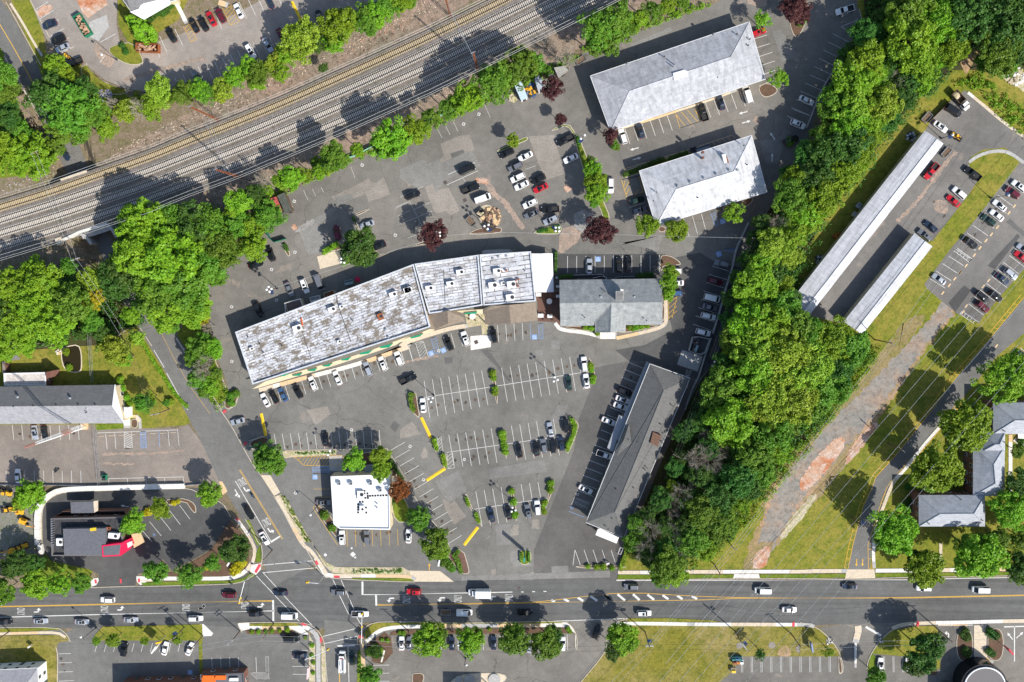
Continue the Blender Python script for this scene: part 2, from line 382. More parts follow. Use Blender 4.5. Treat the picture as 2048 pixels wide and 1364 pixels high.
# ------------------------------------------------------------ objects, parts, labels
REG = []
def link(o, parent=None):
    COL.objects.link(o)
    if parent is not None: o.parent = parent
    return o
def part(name, mb, mats, parent=None, kind=None):
    me = mb if isinstance(mb, bpy.types.Mesh) else mb.mesh(name, mats)
    o = link(bpy.data.objects.new(name, me), parent)
    if kind: o['kind'] = kind
    return o
def struct(name, mb, mats): return part(name, mb, mats, None, 'structure')
def reg(o, what, cat, where, start=None, axis=None, group=None, at=None):
    o['category'] = cat
    if group: o['group'] = group
    REG.append((o, what, where, start, axis, at)); return o
def thing(name, what, cat, loc, where, start=None, axis=None, group=None, rz=0.0, at=None):
    o = bpy.data.objects.new(name, None); o.empty_display_size = 0.5
    COL.objects.link(o); o.location = loc; o.rotation_euler = (0, 0, rz)
    return reg(o, what, cat, where, start, axis, group, at if at is not None else (loc[0], loc[1]))
ORD = "first second third fourth fifth sixth seventh eighth ninth tenth eleventh twelfth".split()
def ordw(i):
    if i < 12: return ORD[i]
    i += 1; return "%d%s" % (i, {1: 'st', 2: 'nd', 3: 'rd'}.get(i % 10 if i % 100 not in (11, 12, 13) else 0, 'th'))
def finish_labels():
    by = {}
    for r in REG: by.setdefault((r[1], r[2]), []).append(r)
    for (what, where), rs in by.items():
        if len(rs) == 1 or rs[0][3] is None:
            for r in rs: r[0]['label'] = (what + " " + where).strip()
            continue
        ax = rs[0][4]; ax = (ax[0], -ax[1])                     # axis given in picture sense, y down
        rs = sorted(rs, key=lambda r: r[5][0] * ax[0] + r[5][1] * ax[1])
        for i, r in enumerate(rs): r[0]['label'] = "%s %s from %s %s" % (ordw(i), what, rs[0][3], where)

# ------------------------------------------------------------ terrain
DIPLINE = [(45, 121, 0.0), (88, 200, 1.4), (130, 280, 3.4), (153, 338, 4.3), (180, 405, 4.4), (205, 465, 4.3), (225, 505, 2.6), (240, 540, 0.9), (253, 563, 0.0)]
DIPW = [(P(x, y, -d), d) for x, y, d in DIPLINE]
def dip(x, y):
    best = 1e9; dep = 0.0; q = Vector((x, y))
    for (a, da), (b, db) in zip(DIPW, DIPW[1:]):
        a2 = Vector((a.x, a.y)); ab = Vector((b.x, b.y)) - a2; t = max(0.0, min(1.0, (q - a2).dot(ab) / ab.length_squared))
        r = (a2 + ab * t - q).length
        if r < best: best = r; dep = da + (db - da) * t
    k = max(0.0, min(1.0, (8.6 - best) / 3.2)); return -dep * k
# ============================================================ GROUND AND SURFACES
def axis_lines(lo, hi, f0, f1, fine):
    out = [-3200, -1600, -900, -500]; x = lo
    while x < hi:
        out.append(x); x += fine if f0 < x < f1 else 16.0
    return out + [hi, 500, 900, 1600, 3200]
fx0, fx1 = P(-10, 200).x, P(330, 200).x; fy0, fy1 = P(100, 640).y, P(100, 90).y
gx = axis_lines(-300, 300, fx0, fx1, 1.1); gy = axis_lines(-300, 300, fy0, fy1, 1.1)
gb = MB(); gb.v = [(x, y, dip(x, y) if fx0 - 2 < x < fx1 + 2 and fy0 - 2 < y < fy1 + 2 else 0.0) for y in gy for x in gx]
nx = len(gx)
gb.f = [(j * nx + i, j * nx + i + 1, (j + 1) * nx + i + 1, (j + 1) * nx + i) for j in range(len(gy) - 1) for i in range(nx - 1)]
gb.m = [0] * len(gb.f)
struct("ground", gb, DIRT)
def sheet(name, s, z, mat, sm=0):
    p = [P(x, y, z) for x, y in pts(s)]
    if sm: p = smooth(p, abs(sm), True)
    if sm < 0: p = rough(p)
    b = MB(); b.sheet(p, z); return struct(name, b, mat)

# --- grass
sheet("lawn", "p:1236,1140 1250,1080 1400,760 1500,480 1570,370 1640,260 1700,100 1740,-150 2500,-150 2500,1136", .004, GRASS)
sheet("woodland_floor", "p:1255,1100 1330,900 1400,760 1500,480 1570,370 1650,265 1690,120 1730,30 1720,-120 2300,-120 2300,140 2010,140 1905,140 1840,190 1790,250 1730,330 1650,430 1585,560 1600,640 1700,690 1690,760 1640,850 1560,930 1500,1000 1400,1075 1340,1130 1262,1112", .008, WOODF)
sheet("lawn", "p:-400,566 60,575 240,600 277,650 330,735 376,822 386,840 372,850 300,856 190,855 -400,849", .004, GRASS)
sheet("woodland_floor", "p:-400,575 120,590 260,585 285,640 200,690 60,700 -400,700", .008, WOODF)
sheet("lawn", "p:351,676 420,560 480,480 520,450 545,430 410,600 425,700 452,790 475,840 440,830 408,776", .004, GRASS_G)
sheet("lawn", "p:230,-200 237,50 262,95 292,105 310,70 357,40 380,-10 420,-200", .004, GRASS)
sheet("lawn", "p:-400,60 0,60 30,190 50,250 80,290 100,320 60,350 -400,400", .004, GRASS_G)
sheet("lawn", "p:22,0 60,0 85,60 95,115 140,128 160,127 180,150 200,175 250,190 260,210 180,230 100,240 84,150", .006, GRASS)
sheet("lawn", "p:1213,1262 1230,1254 1262,1247 1440,1252 1600,1252 1640,1258 1672,1287 1684,1316 1483,1313 1465,1343 1440,1364 1380,1480 1080,1480 1161,1364 1222,1292", .012, GRASS_F)
sheet("gravel_verge", "00:60,500 150,800 260,1000 340,1180 250,1230 130,1060 30,640", .01, VERGE)
# --- railway soil and ballast
TRK = {
    1: [(-140, 466), (-60, 434), (0, 414.6), (100, 384.5), (200, 348.7), (300, 314), (380, 280.5), (480, 241.7), (580, 200), (668, 160), (760, 119), (860, 73), (1000, 4), (1100, -47), (1250, -124)],
    2: [(-140, 492), (-60, 460), (0, 440.5), (100, 409.4), (200, 375.7), (300, 341), (380, 308.6), (480, 270), (580, 227.5), (680, 184.6), (760, 148.6), (860, 101.7), (1000, 31.7), (1060.5, 2), (1250, -94)],
    3: [(-140, 517), (-60, 486), (0, 466), (100, 436.4), (200, 402.7), (300, 368.7), (380, 336), (480, 298), (580, 256), (680, 213.4), (760, 176), (860, 131.6), (1000, 62), (1117, 3), (1250, -64)],
    4: [(-140, 545), (-60, 513), (0, 493), (100, 463), (200, 429.7), (300, 396), (380, 364), (480, 327), (580, 285), (680, 242.7), (760, 206.7), (860, 161.5), (1000, 92.8), (1171, 6.8), (1250, -33)],
}
def shifted(i, dy): return [(x, y + dy) for x, y in TRK[i]]
def band(name, top, bot, z, mat, thick=0.0, sm=0):
    p = [P(x, y, z) for x, y in top] + [P(x, y, z) for x, y in reversed(bot)]
    b = MB()
    if thick: b.prism(p, z - thick, z)
    else: b.sheet(p, z)
    return struct(name, b, mat)
# soil either side (kept off the cutting of the road)
sheet("railway_soil", "p:190,330 260,290 330,250 400,215 440,180 520,150 600,112 680,70 760,35 860,-10 1000,-80 1030,-60 860,55 760,102 660,150 560,196 460,235 380,268 300,300 215,332", .006, VERGE)
sheet("railway_soil", "p:240,455 300,415 400,378 520,330 620,285 760,225 880,172 1000,110 1180,22 1260,-40 1330,-40 1260,30 1180,80 1140,110 1080,140 960,190 850,245 700,310 560,385 520,440 400,450 300,440", .006, VERGE)
band("railway_ballast", shifted(1, -15), shifted(4, 24), .3, BALL, .55)
# bridge under the four tracks
rb = thing("railway_bridge", "concrete railway bridge with pale parapets", "bridge", P(165, 410, 0), "carrying four tracks over the sunken road", at=(0, 0))
def wpart(name, fn, mats, root, kind=None):
    """a part built in world space under a thing that is not at the origin"""
    b = MB(); fn(b); off = root.location
    if root.rotation_euler[2]:
        c, s = math.cos(-root.rotation_euler[2]), math.sin(-root.rotation_euler[2])
        b.v = [((x - off.x) * c - (y - off.y) * s, (x - off.x) * s + (y - off.y) * c, z - off.z) for x, y, z in b.v]
    else: b.v = [(x - off.x, y - off.y, z - off.z) for x, y, z in b.v]
    return part(name, b, mats, root, kind)
def on(*q, z=0.0): return [P(x, y, z) for x, y in q]
wpart("deck", lambda b: b.prism(on((108, 366), (178, 340), (250, 450), (165, 478), z=0), -1.1, -.3), CONC_G, rb)
wpart("parapet", lambda b: b.strip(on((121, 359.5), (173, 342.5), z=.6), .6, -.9, 0, 1.5), CONC_B, rb)
wpart("parapet", lambda b: b.strip(on((122, 481), (158, 464), (213, 447), z=.7), .7, -.9, 0, 1.6), CONC_A, rb)
wpart("wing_wall", lambda b: b.strip(on((213, 446), (221, 455), (233, 474), z=.5), .9, -4.3, 0, 4.8), CONC_G, rb)
wpart("wing_wall", lambda b: b.strip(on((160, 468), (170, 472), (182, 488), z=.4), .9, -4.3, 0, 4.7), CONC_G, rb)
wpart("abutment", lambda b: b.strip(on((117, 363), (172, 476), z=0), .8, -4.4, 0, 3.4), CONC_G, rb)
wpart("abutment", lambda b: b.strip(on((176, 343), (216, 452), z=0), .8, -4.4, 0, 3.4), CONC_G, rb)
wpart("pier_cap", lambda b: b.prism(on((109, 478), (121, 474), (126, 488), (114, 491), z=.8), -.2, .8), CONC_B, rb)
# tracks: rails and sleepers, each track one piece of the setting
SLEEP = plain("concrete_sleeper", (0.62, 0.57, 0.5), 0.9, var=0.15)
SLEEPY = plain("stained_sleeper", (0.55, 0.43, 0.25), 0.9, var=0.2)
RAILM = plain("rail_steel", (0.05, 0.042, 0.036), 0.6, 0.3)
def resample(path, step):
    out = []; carry = 0.0
    for a, b in zip(path, path[1:]):
        a = Vector(a); b = Vector(b); L = (b - a).length; t = carry
        while t < L: out.append(a + (b - a) * (t / L)); t += step
        carry = t - L
    return out
for i in range(1, 5):
    pth = [Vector(q) for q in smooth([P(x, y, .4) for x, y in TRK[i]], 3)]
    tr = MB(); fine = resample(pth, 4.0)
    L, R = offset_path(fine, 1.5)
    for S in (L, R): tr.strip(S, .14, .46, 0, .16)
    root = struct("railway_track", tr, RAILM)
    sl = MB(); pp = resample(pth, .6)
    for a, b in zip(pp, pp[1:]):
        d = b - a; ang = math.atan2(d.y, d.x); k = ru(-.015, .015)
        sl.box((a.x, a.y, .37), (.29, 2.5, .2), ang + k)
    part("sleeper", sl, SLEEPY if i == 1 else SLEEP, root, 'stuff')

# --- asphalt
sheet("parking_lot", "p:548,400 560,392 640,352 700,322 790,290 850,262 960,208 1040,170 1150,118 1190,90 1270,66 1330,42 1420,12 1500,-30 1690,-60 1722,35 1682,135 1640,210 1618,268 1590,320 1562,372 1512,462 1492,540 1450,680 1420,735 1395,770 1330,905 1262,1072 1240,1130 1236,1166 690,1166 640,1146 605,1090 560,1010 533,955 500,915 484,890 434,812 452,800 455,770 432,710 412,600 408,575 440,535 530,470", .012, ASPH)
sheet("parking_lot", "p:560,393 640,353 700,323 790,291 850,263 960,209 1040,171 1150,119 1190,91 1290,60 1330,42 1420,12 1500,-30 1690,-60 1720,35 1640,205 1560,370 1512,460 1280,470 1200,480 1110,490 1050,480 900,488 800,505 690,545 560,590 470,620 414,590 442,537 532,470", .016, ASPH_UP)
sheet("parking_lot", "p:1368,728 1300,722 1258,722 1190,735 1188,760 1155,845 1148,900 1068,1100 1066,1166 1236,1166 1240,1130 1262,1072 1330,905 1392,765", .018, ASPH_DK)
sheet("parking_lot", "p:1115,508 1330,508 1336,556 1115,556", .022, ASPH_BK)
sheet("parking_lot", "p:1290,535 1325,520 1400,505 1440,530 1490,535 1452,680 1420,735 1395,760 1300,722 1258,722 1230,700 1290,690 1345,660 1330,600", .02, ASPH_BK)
sheet("parking_lot", "p:536,950 566,905 690,895 770,890 900,1100 925,1130 925,1166 690,1166 640,1146 605,1090", .0205, ASPH_R2)
sheet("parking_lot", "p:60,-250 240,-250 233,50 240,85 262,128 286,118 280,95 430,45 470,28 560,-20 640,-60 900,-90 760,0 640,80 540,118 410,175 330,190 255,178 210,160 185,140 163,124 150,130 100,90 85,62 60,0", .012, ASPH_TL)
sheet("parking_lot", "p:-400,849 -10,849 189,849 190,856 356,857 376,849 400,880 452,972 -400,972", .012, ASPH_LA)
sheet("parking_lot", "p:84,990 100,980 370,975 400,976 443,1004 466,1040 420,1100 345,1143 326,1118 300,1142 276,1148 272,1160 270,1178 181,1178 197,1164 197,1148 176,1137 123,1128 100,1121 86,1100", .014, ASPH_BK)
sheet("equipment_yard", "p:-400,972 72,974 72,1112 -400,1112", .008, YARD)
sheet("parking_lot", "p:115,1275 140,1262 175,1240 378,1245 520,1240 640,1275 650,1400 115,1480", .012, ASPH_R2)
sheet("parking_lot", "p:-300,1240 118,1258 140,1270 -300,1280", .010, ASPH_R2)
sheet("parking_lot", "p:740,1262 800,1240 1240,1236 1222,1292 1161,1364 1090,1480 640,1480 710,1300", .012, ASPH_UP)
sheet("parking_lot", "p:1483,1313 1690,1313 1640,1255 1760,1240 2500,1240 2500,1500 1400,1500 1440,1364 1465,1343", .014, ASPH_UP)
sheet("parking_lot", "p:1851,261 1860,243 1902,201 1930,180 2048,272 2300,470 2300,520 2110,385 2048,325 2029,309 2009,295 1967,299 1941,314 1937,329 1955,362 1935,392 1865,482 1830,470 1690,648 1618,631 1582,602", .012, ASPH_RT)
sheet("parking_lot", "p:2060,300 2000,377 1950,440 1902,497 1849,568 1852,575 1882,601 1915,628 1959,646 1965,634 2035,553 2100,480 2300,300", .0165, ASPH_RT)
sheet("driveway", "p:1696,1150 1696,1136 1705,1090 1729,1007 1749,959 1788,913 1871,810 1915,753 1981,676 2048,597 2300,320 2300,430 2080,640 1994,712 1915,810 1803,943 1782,967 1766,1000 1745,1068 1740,1136 1742,1150", .014, ASPH_R2)
sheet("gravel_track", "p:1882,599 1915,627 1893,647 1852,700 1797,778 1766,824 1709,908 1644,992 1610,1018 1578,1056 1560,1084 1520,1141 1484,1141 1500,1080 1528,1040 1536,990 1570,933 1640,855 1725,795 1810,705 1871,626", .010, GRAVEL, -1)
sheet("gravel_track", "p:1884,600 1912,626 1889,644 1847,698 1790,774 1745,834 1690,897 1630,967 1588,1020 1560,1075 1518,1140 1502,1140 1522,1070 1538,1010 1570,950 1628,880 1700,806 1794,712 1867,630", .015, GRAVG, -1)
sheet("bare_soil", "p:1860,625 1800,706 1740,780 1660,850 1600,920 1550,990 1530,1040 1520,1000 1565,925 1640,850 1715,770 1760,705 1820,630", .007, SOIL, -1)
sheet("dirt_path", "p:1925,95 1965,85 1950,120 1932,150 1920,125", .012, GRAVEL)
# roads
sheet("road", "p:-500,1192 -100,1182 0,1176 180,1173 420,1166 520,1140 640,1140 690,1161 820,1163 1000,1160 1240,1161 1600,1160 2048,1154 2500,1146 2500,1232 2048,1240 1860,1243 1640,1250 1500,1246 1440,1245 1260,1237 1120,1241 900,1247 730,1245 600,1262 400,1250 270,1253 120,1257 0,1258 -500,1266", .026, ASPH_RD)
def road_strip(name, cl, z, mat):
    """cl: pixel, half-widths (px) and depth"""
    L = []; R = []; n = len(cl); b = MB()
    for i, (x, y, wl_, d) in enumerate(cl):
        x0, y0 = cl[max(0, i - 1)][:2]; x1, y1 = cl[min(n - 1, i + 1)][:2]
        t = Vector((x1 - x0, y1 - y0)).normalized(); nn = Vector((-t.y, t.x)) * wl_
        L.append(P(x + nn.x, y + nn.y, z - d)); R.append(P(x - nn.x, y - nn.y, z - d))
    b.add(L + R, [(i, i + 1, n + i + 1, n + i) for i in range(n - 1)])
    return struct(name, b, mat)
def interp(cl, k=5):
    o = []
    for a, b in zip(cl, cl[1:]):
        for j in range(k): o.append(tuple(a[m] + (b[m] - a[m]) * j / k for m in range(4)))
    return o + [cl[-1]]
road_strip("road", interp([(-60, -40, 26, 0), (0, 42, 26, 0), (45, 121, 25, 0), (88, 200, 24, 1.4), (130, 280, 23.5, 3.4), (153, 338, 22, 4.3), (180, 405, 22, 4.4), (205, 465, 21, 4.3), (225, 505, 22, 2.6), (240, 540, 23, .9), (253, 563, 25, 0), (275, 600, 27, 0), (314, 662, 29, 0), (352, 722, 30, 0), (393, 800, 31, 0), (435, 868, 36, 0), (470, 940, 38, 0), (512, 1010, 39, 0), (555, 1085, 42, 0), (590, 1150, 50, 0)]), .03, ASPH_R2)
sheet("road", "p:649,1240 649,1480 715,1480 714,1290 718,1245", .031, ASPH_R2)

# --- asphalt patches (flush repairs)
PATCH = [
 ("21:390,85 590,5 680,0 725,140 630,180 615,140 490,185 505,225 400,275 385,240 430,200", ASPH_P1), ("21:240,505 320,475 340,545 470,510 545,650 580,735 490,785 455,745 350,760 330,740", ASPH_P1),
 ("21:0,330 230,235 260,275 380,240 395,280 700,150 790,300 470,420 345,555 320,475 180,520 0,420", ASPH_P2), ("21:1250,10 1500,0 1600,380 1430,440 1360,310", ASPH_P1), ("21:490,180 610,140 630,165 510,225", ASPH_P3),
 ("11:1280,600 1480,510 1640,420 1660,450 1715,465 1720,495 1600,550 1610,575 1495,620 1470,570 1320,610 1320,645", ASPH_P1), ("11:1600,550 1790,410 1850,575 1645,655", ASPH_P1), ("11:1320,610 1475,570 1500,615 1345,690", ASPH_P2),
 ("11:920,930 1320,690 1340,720 1150,870 970,945", ASPH_P2), ("11:965,945 1150,870 1230,1010 1240,1130 1060,1170", ASPH_P2), ("11:1140,1185 1310,1130 1380,1250 1170,1305", CONC_B),
 ("13:1040,50 1240,10 1275,85 1140,190 1115,180", ASPH_P1), ("13:1850,220 1890,150 1945,195 1905,265", ASPH_P3), ("23:0,240 120,160 200,285 0,330", ASPH_P1), ("23:865,620 1400,530 1430,650 880,720", ASPH_P2),
 ("23:340,740 570,640 650,840 480,950 430,900", ASPH_P2), ("23:410,910 500,960 530,930 645,1085 525,1170 440,1010", ASPH_P1), ("23:1080,1210 1110,1165 1155,1165 1155,1265 1080,1275", ASPH_P1), ("23:1290,1115 1360,1115 1355,1210 1280,1205", ASPH_P1),
 ("23:200,495 235,400 270,450 265,510 215,525", ASPH_P1), ("22:1470,685 1555,685 1560,770 1475,770", ASPH_P2), ("22:430,850 510,850 515,905 440,915", ASPH_P3), ("22:780,780 850,770 960,920 1080,1080 1060,1090 930,930", ASPH_P3),
 ("30:1675,305 1760,280 1930,545 1770,605", ASPH_P2), ("30:300,430 690,260 700,300 320,465", ASPH_P2), ("31:1560,50 1740,40 1790,90 1730,280 1615,270", ASPH_P2), ("31:180,1080 450,990 610,975 570,1140 440,1100 220,1050", ASPH_P2),
 ("32:890,150 995,165 850,650 770,630 800,420", ASPH_BK), ("30:1790,1250 1860,1280 1800,1364 1740,1364", ASPH_P2), ("21:1690,770 1800,720 1900,800 1820,960 1720,930", ASPH_P1), ("31:1600,45 1740,40 1720,160 1600,120", ASPH_P2),
 ("41:1715,1195 1990,900 2010,930 1780,1230", ASPH_BK), ("42:1355,300 1500,140 1565,185 1420,385", ASPH_BK), ("41:1885,795 1920,765 2048,880 2048,930", ASPH_P3), ("24:885,270 930,262 932,315 890,318", ASPH_P1), ("24:1475,235 1640,230 1640,290 1480,315", ASPH_P2),
 ("24:1280,290 1305,290 1300,340 1282,340", ASPH_P1), ("24:600,330 2046,280 2046,345 600,378", ASPH_P2), ("00:740,-20 1000,-40 1055,40 860,175 800,120", OGRAV), ("00:870,215 1040,140 1060,260 960,400 850,350", CONC_G), ("00:0,0 1,1 2,0", None),
 ("22:1310,785 1385,770 1395,830 1315,845", ASPH_P2), ("23:1540,0 1640,0 1560,180 1450,160", ASPH_P2), ("23:930,1165 1080,1160 1085,1364 940,1364", ASPH_P2), ("34:1385,258 1560,268 1640,120 1700,0 1560,0 1450,130", GRAVEL),
 ("24:1070,90 1150,60 1270,60 1280,230 1120,240 1075,190", ASPH_P2), ("32:750,920 800,780 1000,840 950,990", CONC_G), ("22:685,645 800,635 885,640 885,750 690,782", CONC_A), ("13:1255,495 1385,490 1385,650 1265,640", CONC_G), ("02:100,830 170,830 200,870 60,890", ASPH_P2),
]
DARKM = plain("drain_grate", (0.05, 0.045, 0.04), 0.7)
for i, (s, m) in enumerate(PATCH):
    if m is None: continue
    p = pts(s); z = .034 + (i % 3) * .0015
    b = MB(); b.sheet([P(x, y, z) for x, y in p], z); struct("asphalt_patch" if m.name.startswith("asph") else "paved_patch", b, m)
# drain grates and manhole frames
# soil tracked over the paving, with outlines of its own
DUST = ground_mat("tracked_soil", (0.33, 0.255, 0.2), (0.42, 0.31, 0.24), (0.25, 0.22, 0.19), 0.15, 0.5, 4.0, 0.1); DUSTL = ground_mat("pale_dust", (0.3, 0.285, 0.27), (0.37, 0.35, 0.33), (0.25, 0.24, 0.22), 0.15, 0.5, 4.0, 0.1)
for s, w in (("21:740,445 840,440 880,520 930,590 1030,660 1110,790 1200,910", 1.6), ("31:1560,-120 1500,-160", 1.5), ("41:890,790 1060,620 1280,330 1420,150", 1.2), ("22:380,830 0,905", .7), ("00:1200,780 1700,640 2000,560", 1.2), ("03:1000,480 1500,470 1800,440", .8), ("03:1000,570 1300,575", .6)):
    L, R = offset_path([P(x, y) for x, y in pts(s)], w); b = MB(); b.sheet(rough([(q.x, q.y) for q in L] + [(q.x, q.y) for q in reversed(R)], .3, .6), .0385); struct("soil_streak", b, DUST)
for s, m in (("21:1690,790 1760,725 1880,760 1940,850 1850,960 1760,950 1700,900", DUSTL), ("21:1600,495 1650,480 1665,540 1620,560", OGRAV), ("21:1570,920 1700,880 1790,1000 1650,1100 1560,1180 1530,1060", DUST), ("11:880,890 930,870 960,910 910,935", OGRAV), ("11:900,930 1100,800 1120,860 960,950", DUSTL), ("00:900,380 1050,480 1150,640 1000,650 930,520", DUST), ("00:330,110 500,20 520,100 380,180", OGRAV), ("21:720,430 850,425 870,480 800,470 740,460", OGRAV), ("41:1200,600 1330,580 1360,720 1240,720", DUST), ("30:1400,0 1600,-40 1640,60 1500,80", DUST), ("p:1595,965 1638,905 1682,868 1694,890 1650,945 1608,990", OGRAV), ("p:1694,905 1735,852 1764,838 1725,895 1688,938", OGRAV), ("p:1552,1086 1572,1050 1604,1006 1640,978 1618,1018 1582,1066", BED), ("p:1500,1138 1516,1100 1545,1088 1530,1138", OGRAV)):
    b = MB(); b.sheet(rough(smooth([P(x, y) for x, y in pts(s)], 2, True), .35, .6), .0395); struct("soil_stain", b, m)
MH = MB(); MH.disc((0, 0, 0), .62, 0, .02, 4); mh = MH.mesh("inlet_rim", WHITE)
MI = MB(); MI.disc((0, 0, 0), .36, .004, .028, 4); mi_ = MI.mesh("inlet_lid", plain("inlet_lid_grey", (.2, .19, .18), .8))
for s in ("11:918,645", "11:832,828", "11:1903,975", "11:925,1142", "11:697,1310", "11:1580,293", "11:1902,180", "20:768,1112", "20:620,1208", "12:745,292", "12:310,890", "23:98,403", "23:625,530", "23:230,728", "13:1477,242", "13:930,857", "22:378,787", "12:308,358"):
    x, y = pts(s)[0]
    t = thing("inlet_box", "square white-rimmed utility lid", "utility lid", P(x, y, .036), "in the car park asphalt", "the railway", (.5, .86), "utility lids in the car parks", .4)
    part("rim", mh, None, t); part("lid", mi_, None, t)
for s, r, n in (("14:1490,120", .95, 4), ("14:1222,125", .5, 14), ("14:1478,60", .4, 4), ("14:1512,150", .4, 4)):
    x, y = pts(s)[0]; b = MB(); q = P(x, y); b.disc((q.x, q.y, 0), r, .036, .052, n); reg(part("utility_cover", b, WHITE), "round white utility cover" if n > 4 else "large square white utility cover" if r > .9 else "little square white utility cover", "utility lid", "in the paving below the flat-roofed restaurant", "that restaurant", (0, 1), "white covers by the crossing", (q.x, q.y))
for s, r in (("21:440,462", 1.1), ("21:632,635", 1.1), ("22:742,702", 1.2), ("00:1283,778", 1.2), ("24:1158,447", .9), ("14:285,390", .8)):
    x, y = pts(s)[0]; t = thing("drain_grate", "dark square storm drain grate", "drain", P(x, y, .042), "set in the paving", "the railway", (.3, .95), "storm drains", .4)
    b = MB(); b.box((0, 0, 0), (r, r, .02)); part("frame", b, plain("drain_frame", (.12, .1, .09), .8), t)
    b = MB()
    for k in range(5): b.box((-r * .36 + k * r * .18, 0, .015), (r * .06, r * .8, .02))
    part("grille", b, DARKM, t)

# --- pavements of concrete slabs
def pavement(s, wpx, mats, slab=2.35, z=.13, name="pavement"):
    path = [Vector((q[0], q[1])) for q in smooth([P(x, y, z) for x, y in pts(s)], 1)]
    w = wpx * .157
    b = MB(); b.strip(path, w, 0.0, 0, z - .012); root = struct(name, b, CONC_G)
    q = resample([Vector((p.x, p.y, 0)) for p in path], slab)
    L, R = offset_path(q, w)
    m = random.choice(mats); run = 0
    for i in range(len(q) - 1):
        if run <= 0: m = random.choice(mats); run = random.randint(1, 6)
        run -= 1
        e = .018
        a, b2 = L[i] + (L[i + 1] - L[i]) * e, L[i + 1] - (L[i + 1] - L[i]) * e
        c, d = R[i + 1] - (R[i + 1] - R[i]) * e, R[i] + (R[i + 1] - R[i]) * e
        b = MB(); b.prism([a, b2, c, d], z - .05, z + ru(-.004, .004)); part("slab", b, m, root)
    return root
MW = [CONC_A, CONC_A, CONC_B]; MT = [CONC_B, CONC_C, CONC_B, CONC_A]; MM = [CONC_A, CONC_B, CONC_C, CONC_G, CONC_A]
pavement("14:-620,352 0,358 300,354 400,320 470,262 505,200", 8, MW)
pavement("04:1345,362 1440,368 1560,366", 8, MW)
pavement("13:345,1100 400,1165 480,1280 520,1364 14:540,90 520,170 505,215", 6.5, MT)
pavement("13:745,885 800,985 900,1180 1000,1364 14:1080,80 1150,180 1200,260 1235,318", 7.5, MT)
pavement("14:1290,325 1480,330 1700,330 2046,335 24:150,365", 7, MT)
pavement("04:-300,905 0,895 300,885 560,880 640,930", 6, MT)
pavement("14:400,850 440,832 700,838 900,842 1000,830", 7, MM)
pavement("14:1000,820 1080,850 1140,910 1155,1000 1150,1180 1155,1364", 9, MM)
pavement("14:1570,900 1575,1000 1590,1120 1590,1364", 8, [CONC_G, CONC_C])
pavement("14:1620,970 1730,870 1800,845 1900,830 2046,825 24:200,822 600,815 1000,812 1400,812 1560,805 1650,830", 7.5, MM)
pavement("34:90,850 140,800 240,795 500,795 800,800 1100,803 1500,803 1800,805 2046,805 44:130,775", 7.5, MW + [CONC_G])
pavement("44:840,793 900,765 990,748 1100,742 1240,738 1500,735 1800,725 2048,722 2300,715", 7.5, MW)
pavement("34:175,297 480,297 830,292", 7.5, MT)
pavement("34:840,290 1300,290 1560,288 2046,288 44:110,265", 7.5, MW)
pavement("44:110,265 430,265", 8, MT)
pavement("44:690,262 1000,260 1350,257 1800,250 2048,245 2300,240", 8, MT)
pavement("43:1425,40 1300,180 1180,310 1050,470 960,590 860,690 810,800 775,900 700,1090 680,1180 44:675,30 670,130 680,240", 6.5, MM)
pavement("43:1925,270 1925,600 1920,860", 7.5, MT); pavement("44:1287,10 1287,180", 6, MT); pavement("43:1960,310 2048,370 2150,420", 9, MT)
pavement("12:575,1172 800,1110 1100,1030 1400,955 1700,865 1900,795 2046,745 22:0,725 160,670 340,612 520,560 660,545", 8.5, MT, name="shopfront_pavement")
pavement("22:1510,515 1540,565 1600,588 1800,608 1950,648 32:0,668", 7, MW); pavement("32:160,665 300,635 450,600 580,565 640,530 645,470 640,262", 7, MT)
pavement("32:0,640 160,640", 13, MW)
pavement("30:110,1275 400,1195 740,1085 1100,965 1330,880", 4, MT); pavement("03:1255,110 1360,110 1365,230", 6, MT); pavement("03:1235,130 1238,225", 14, MT)
pavement("00:100,30 220,220 320,400 410,545", 4.5, [CONC_B, CONC_G]); pavement("00:1700,0 1760,110 1815,225", 8, MW); pavement("10:180,20 270,50", 10, MT)
pavement("41:1545,250 1600,205 1700,160 1830,140 1930,165 2048,255", 6, [CONC_G])
pavement("40:1535,845 1700,980 1850,1110 2048,1250 2150,1320", 5.5, [CONC_B, CONC_C, CONC_A])
pavement("44:1647,760 1647,950 1650,1100 1750,1140", 25, MT)
pavement("44:1260,760 1580,760", 3, MT)
pavement("44:530,765 540,800 520,870 508,920", 13, MW, name="island_pavement"); pavement("44:508,920 508,1150", 4.5, MT, name="island_pavement")
NS = [0]
def slabsheet(name, s, z, mat, sm=0):
    NS[0] += 1; z += (NS[0] % 9) * .0025
    p = [P(x, y, z) for x, y in pts(s)]
    if sm: p = smooth(p, sm, True)
    b = MB(); b.prism(p, 0, z); return struct(name, b, mat)
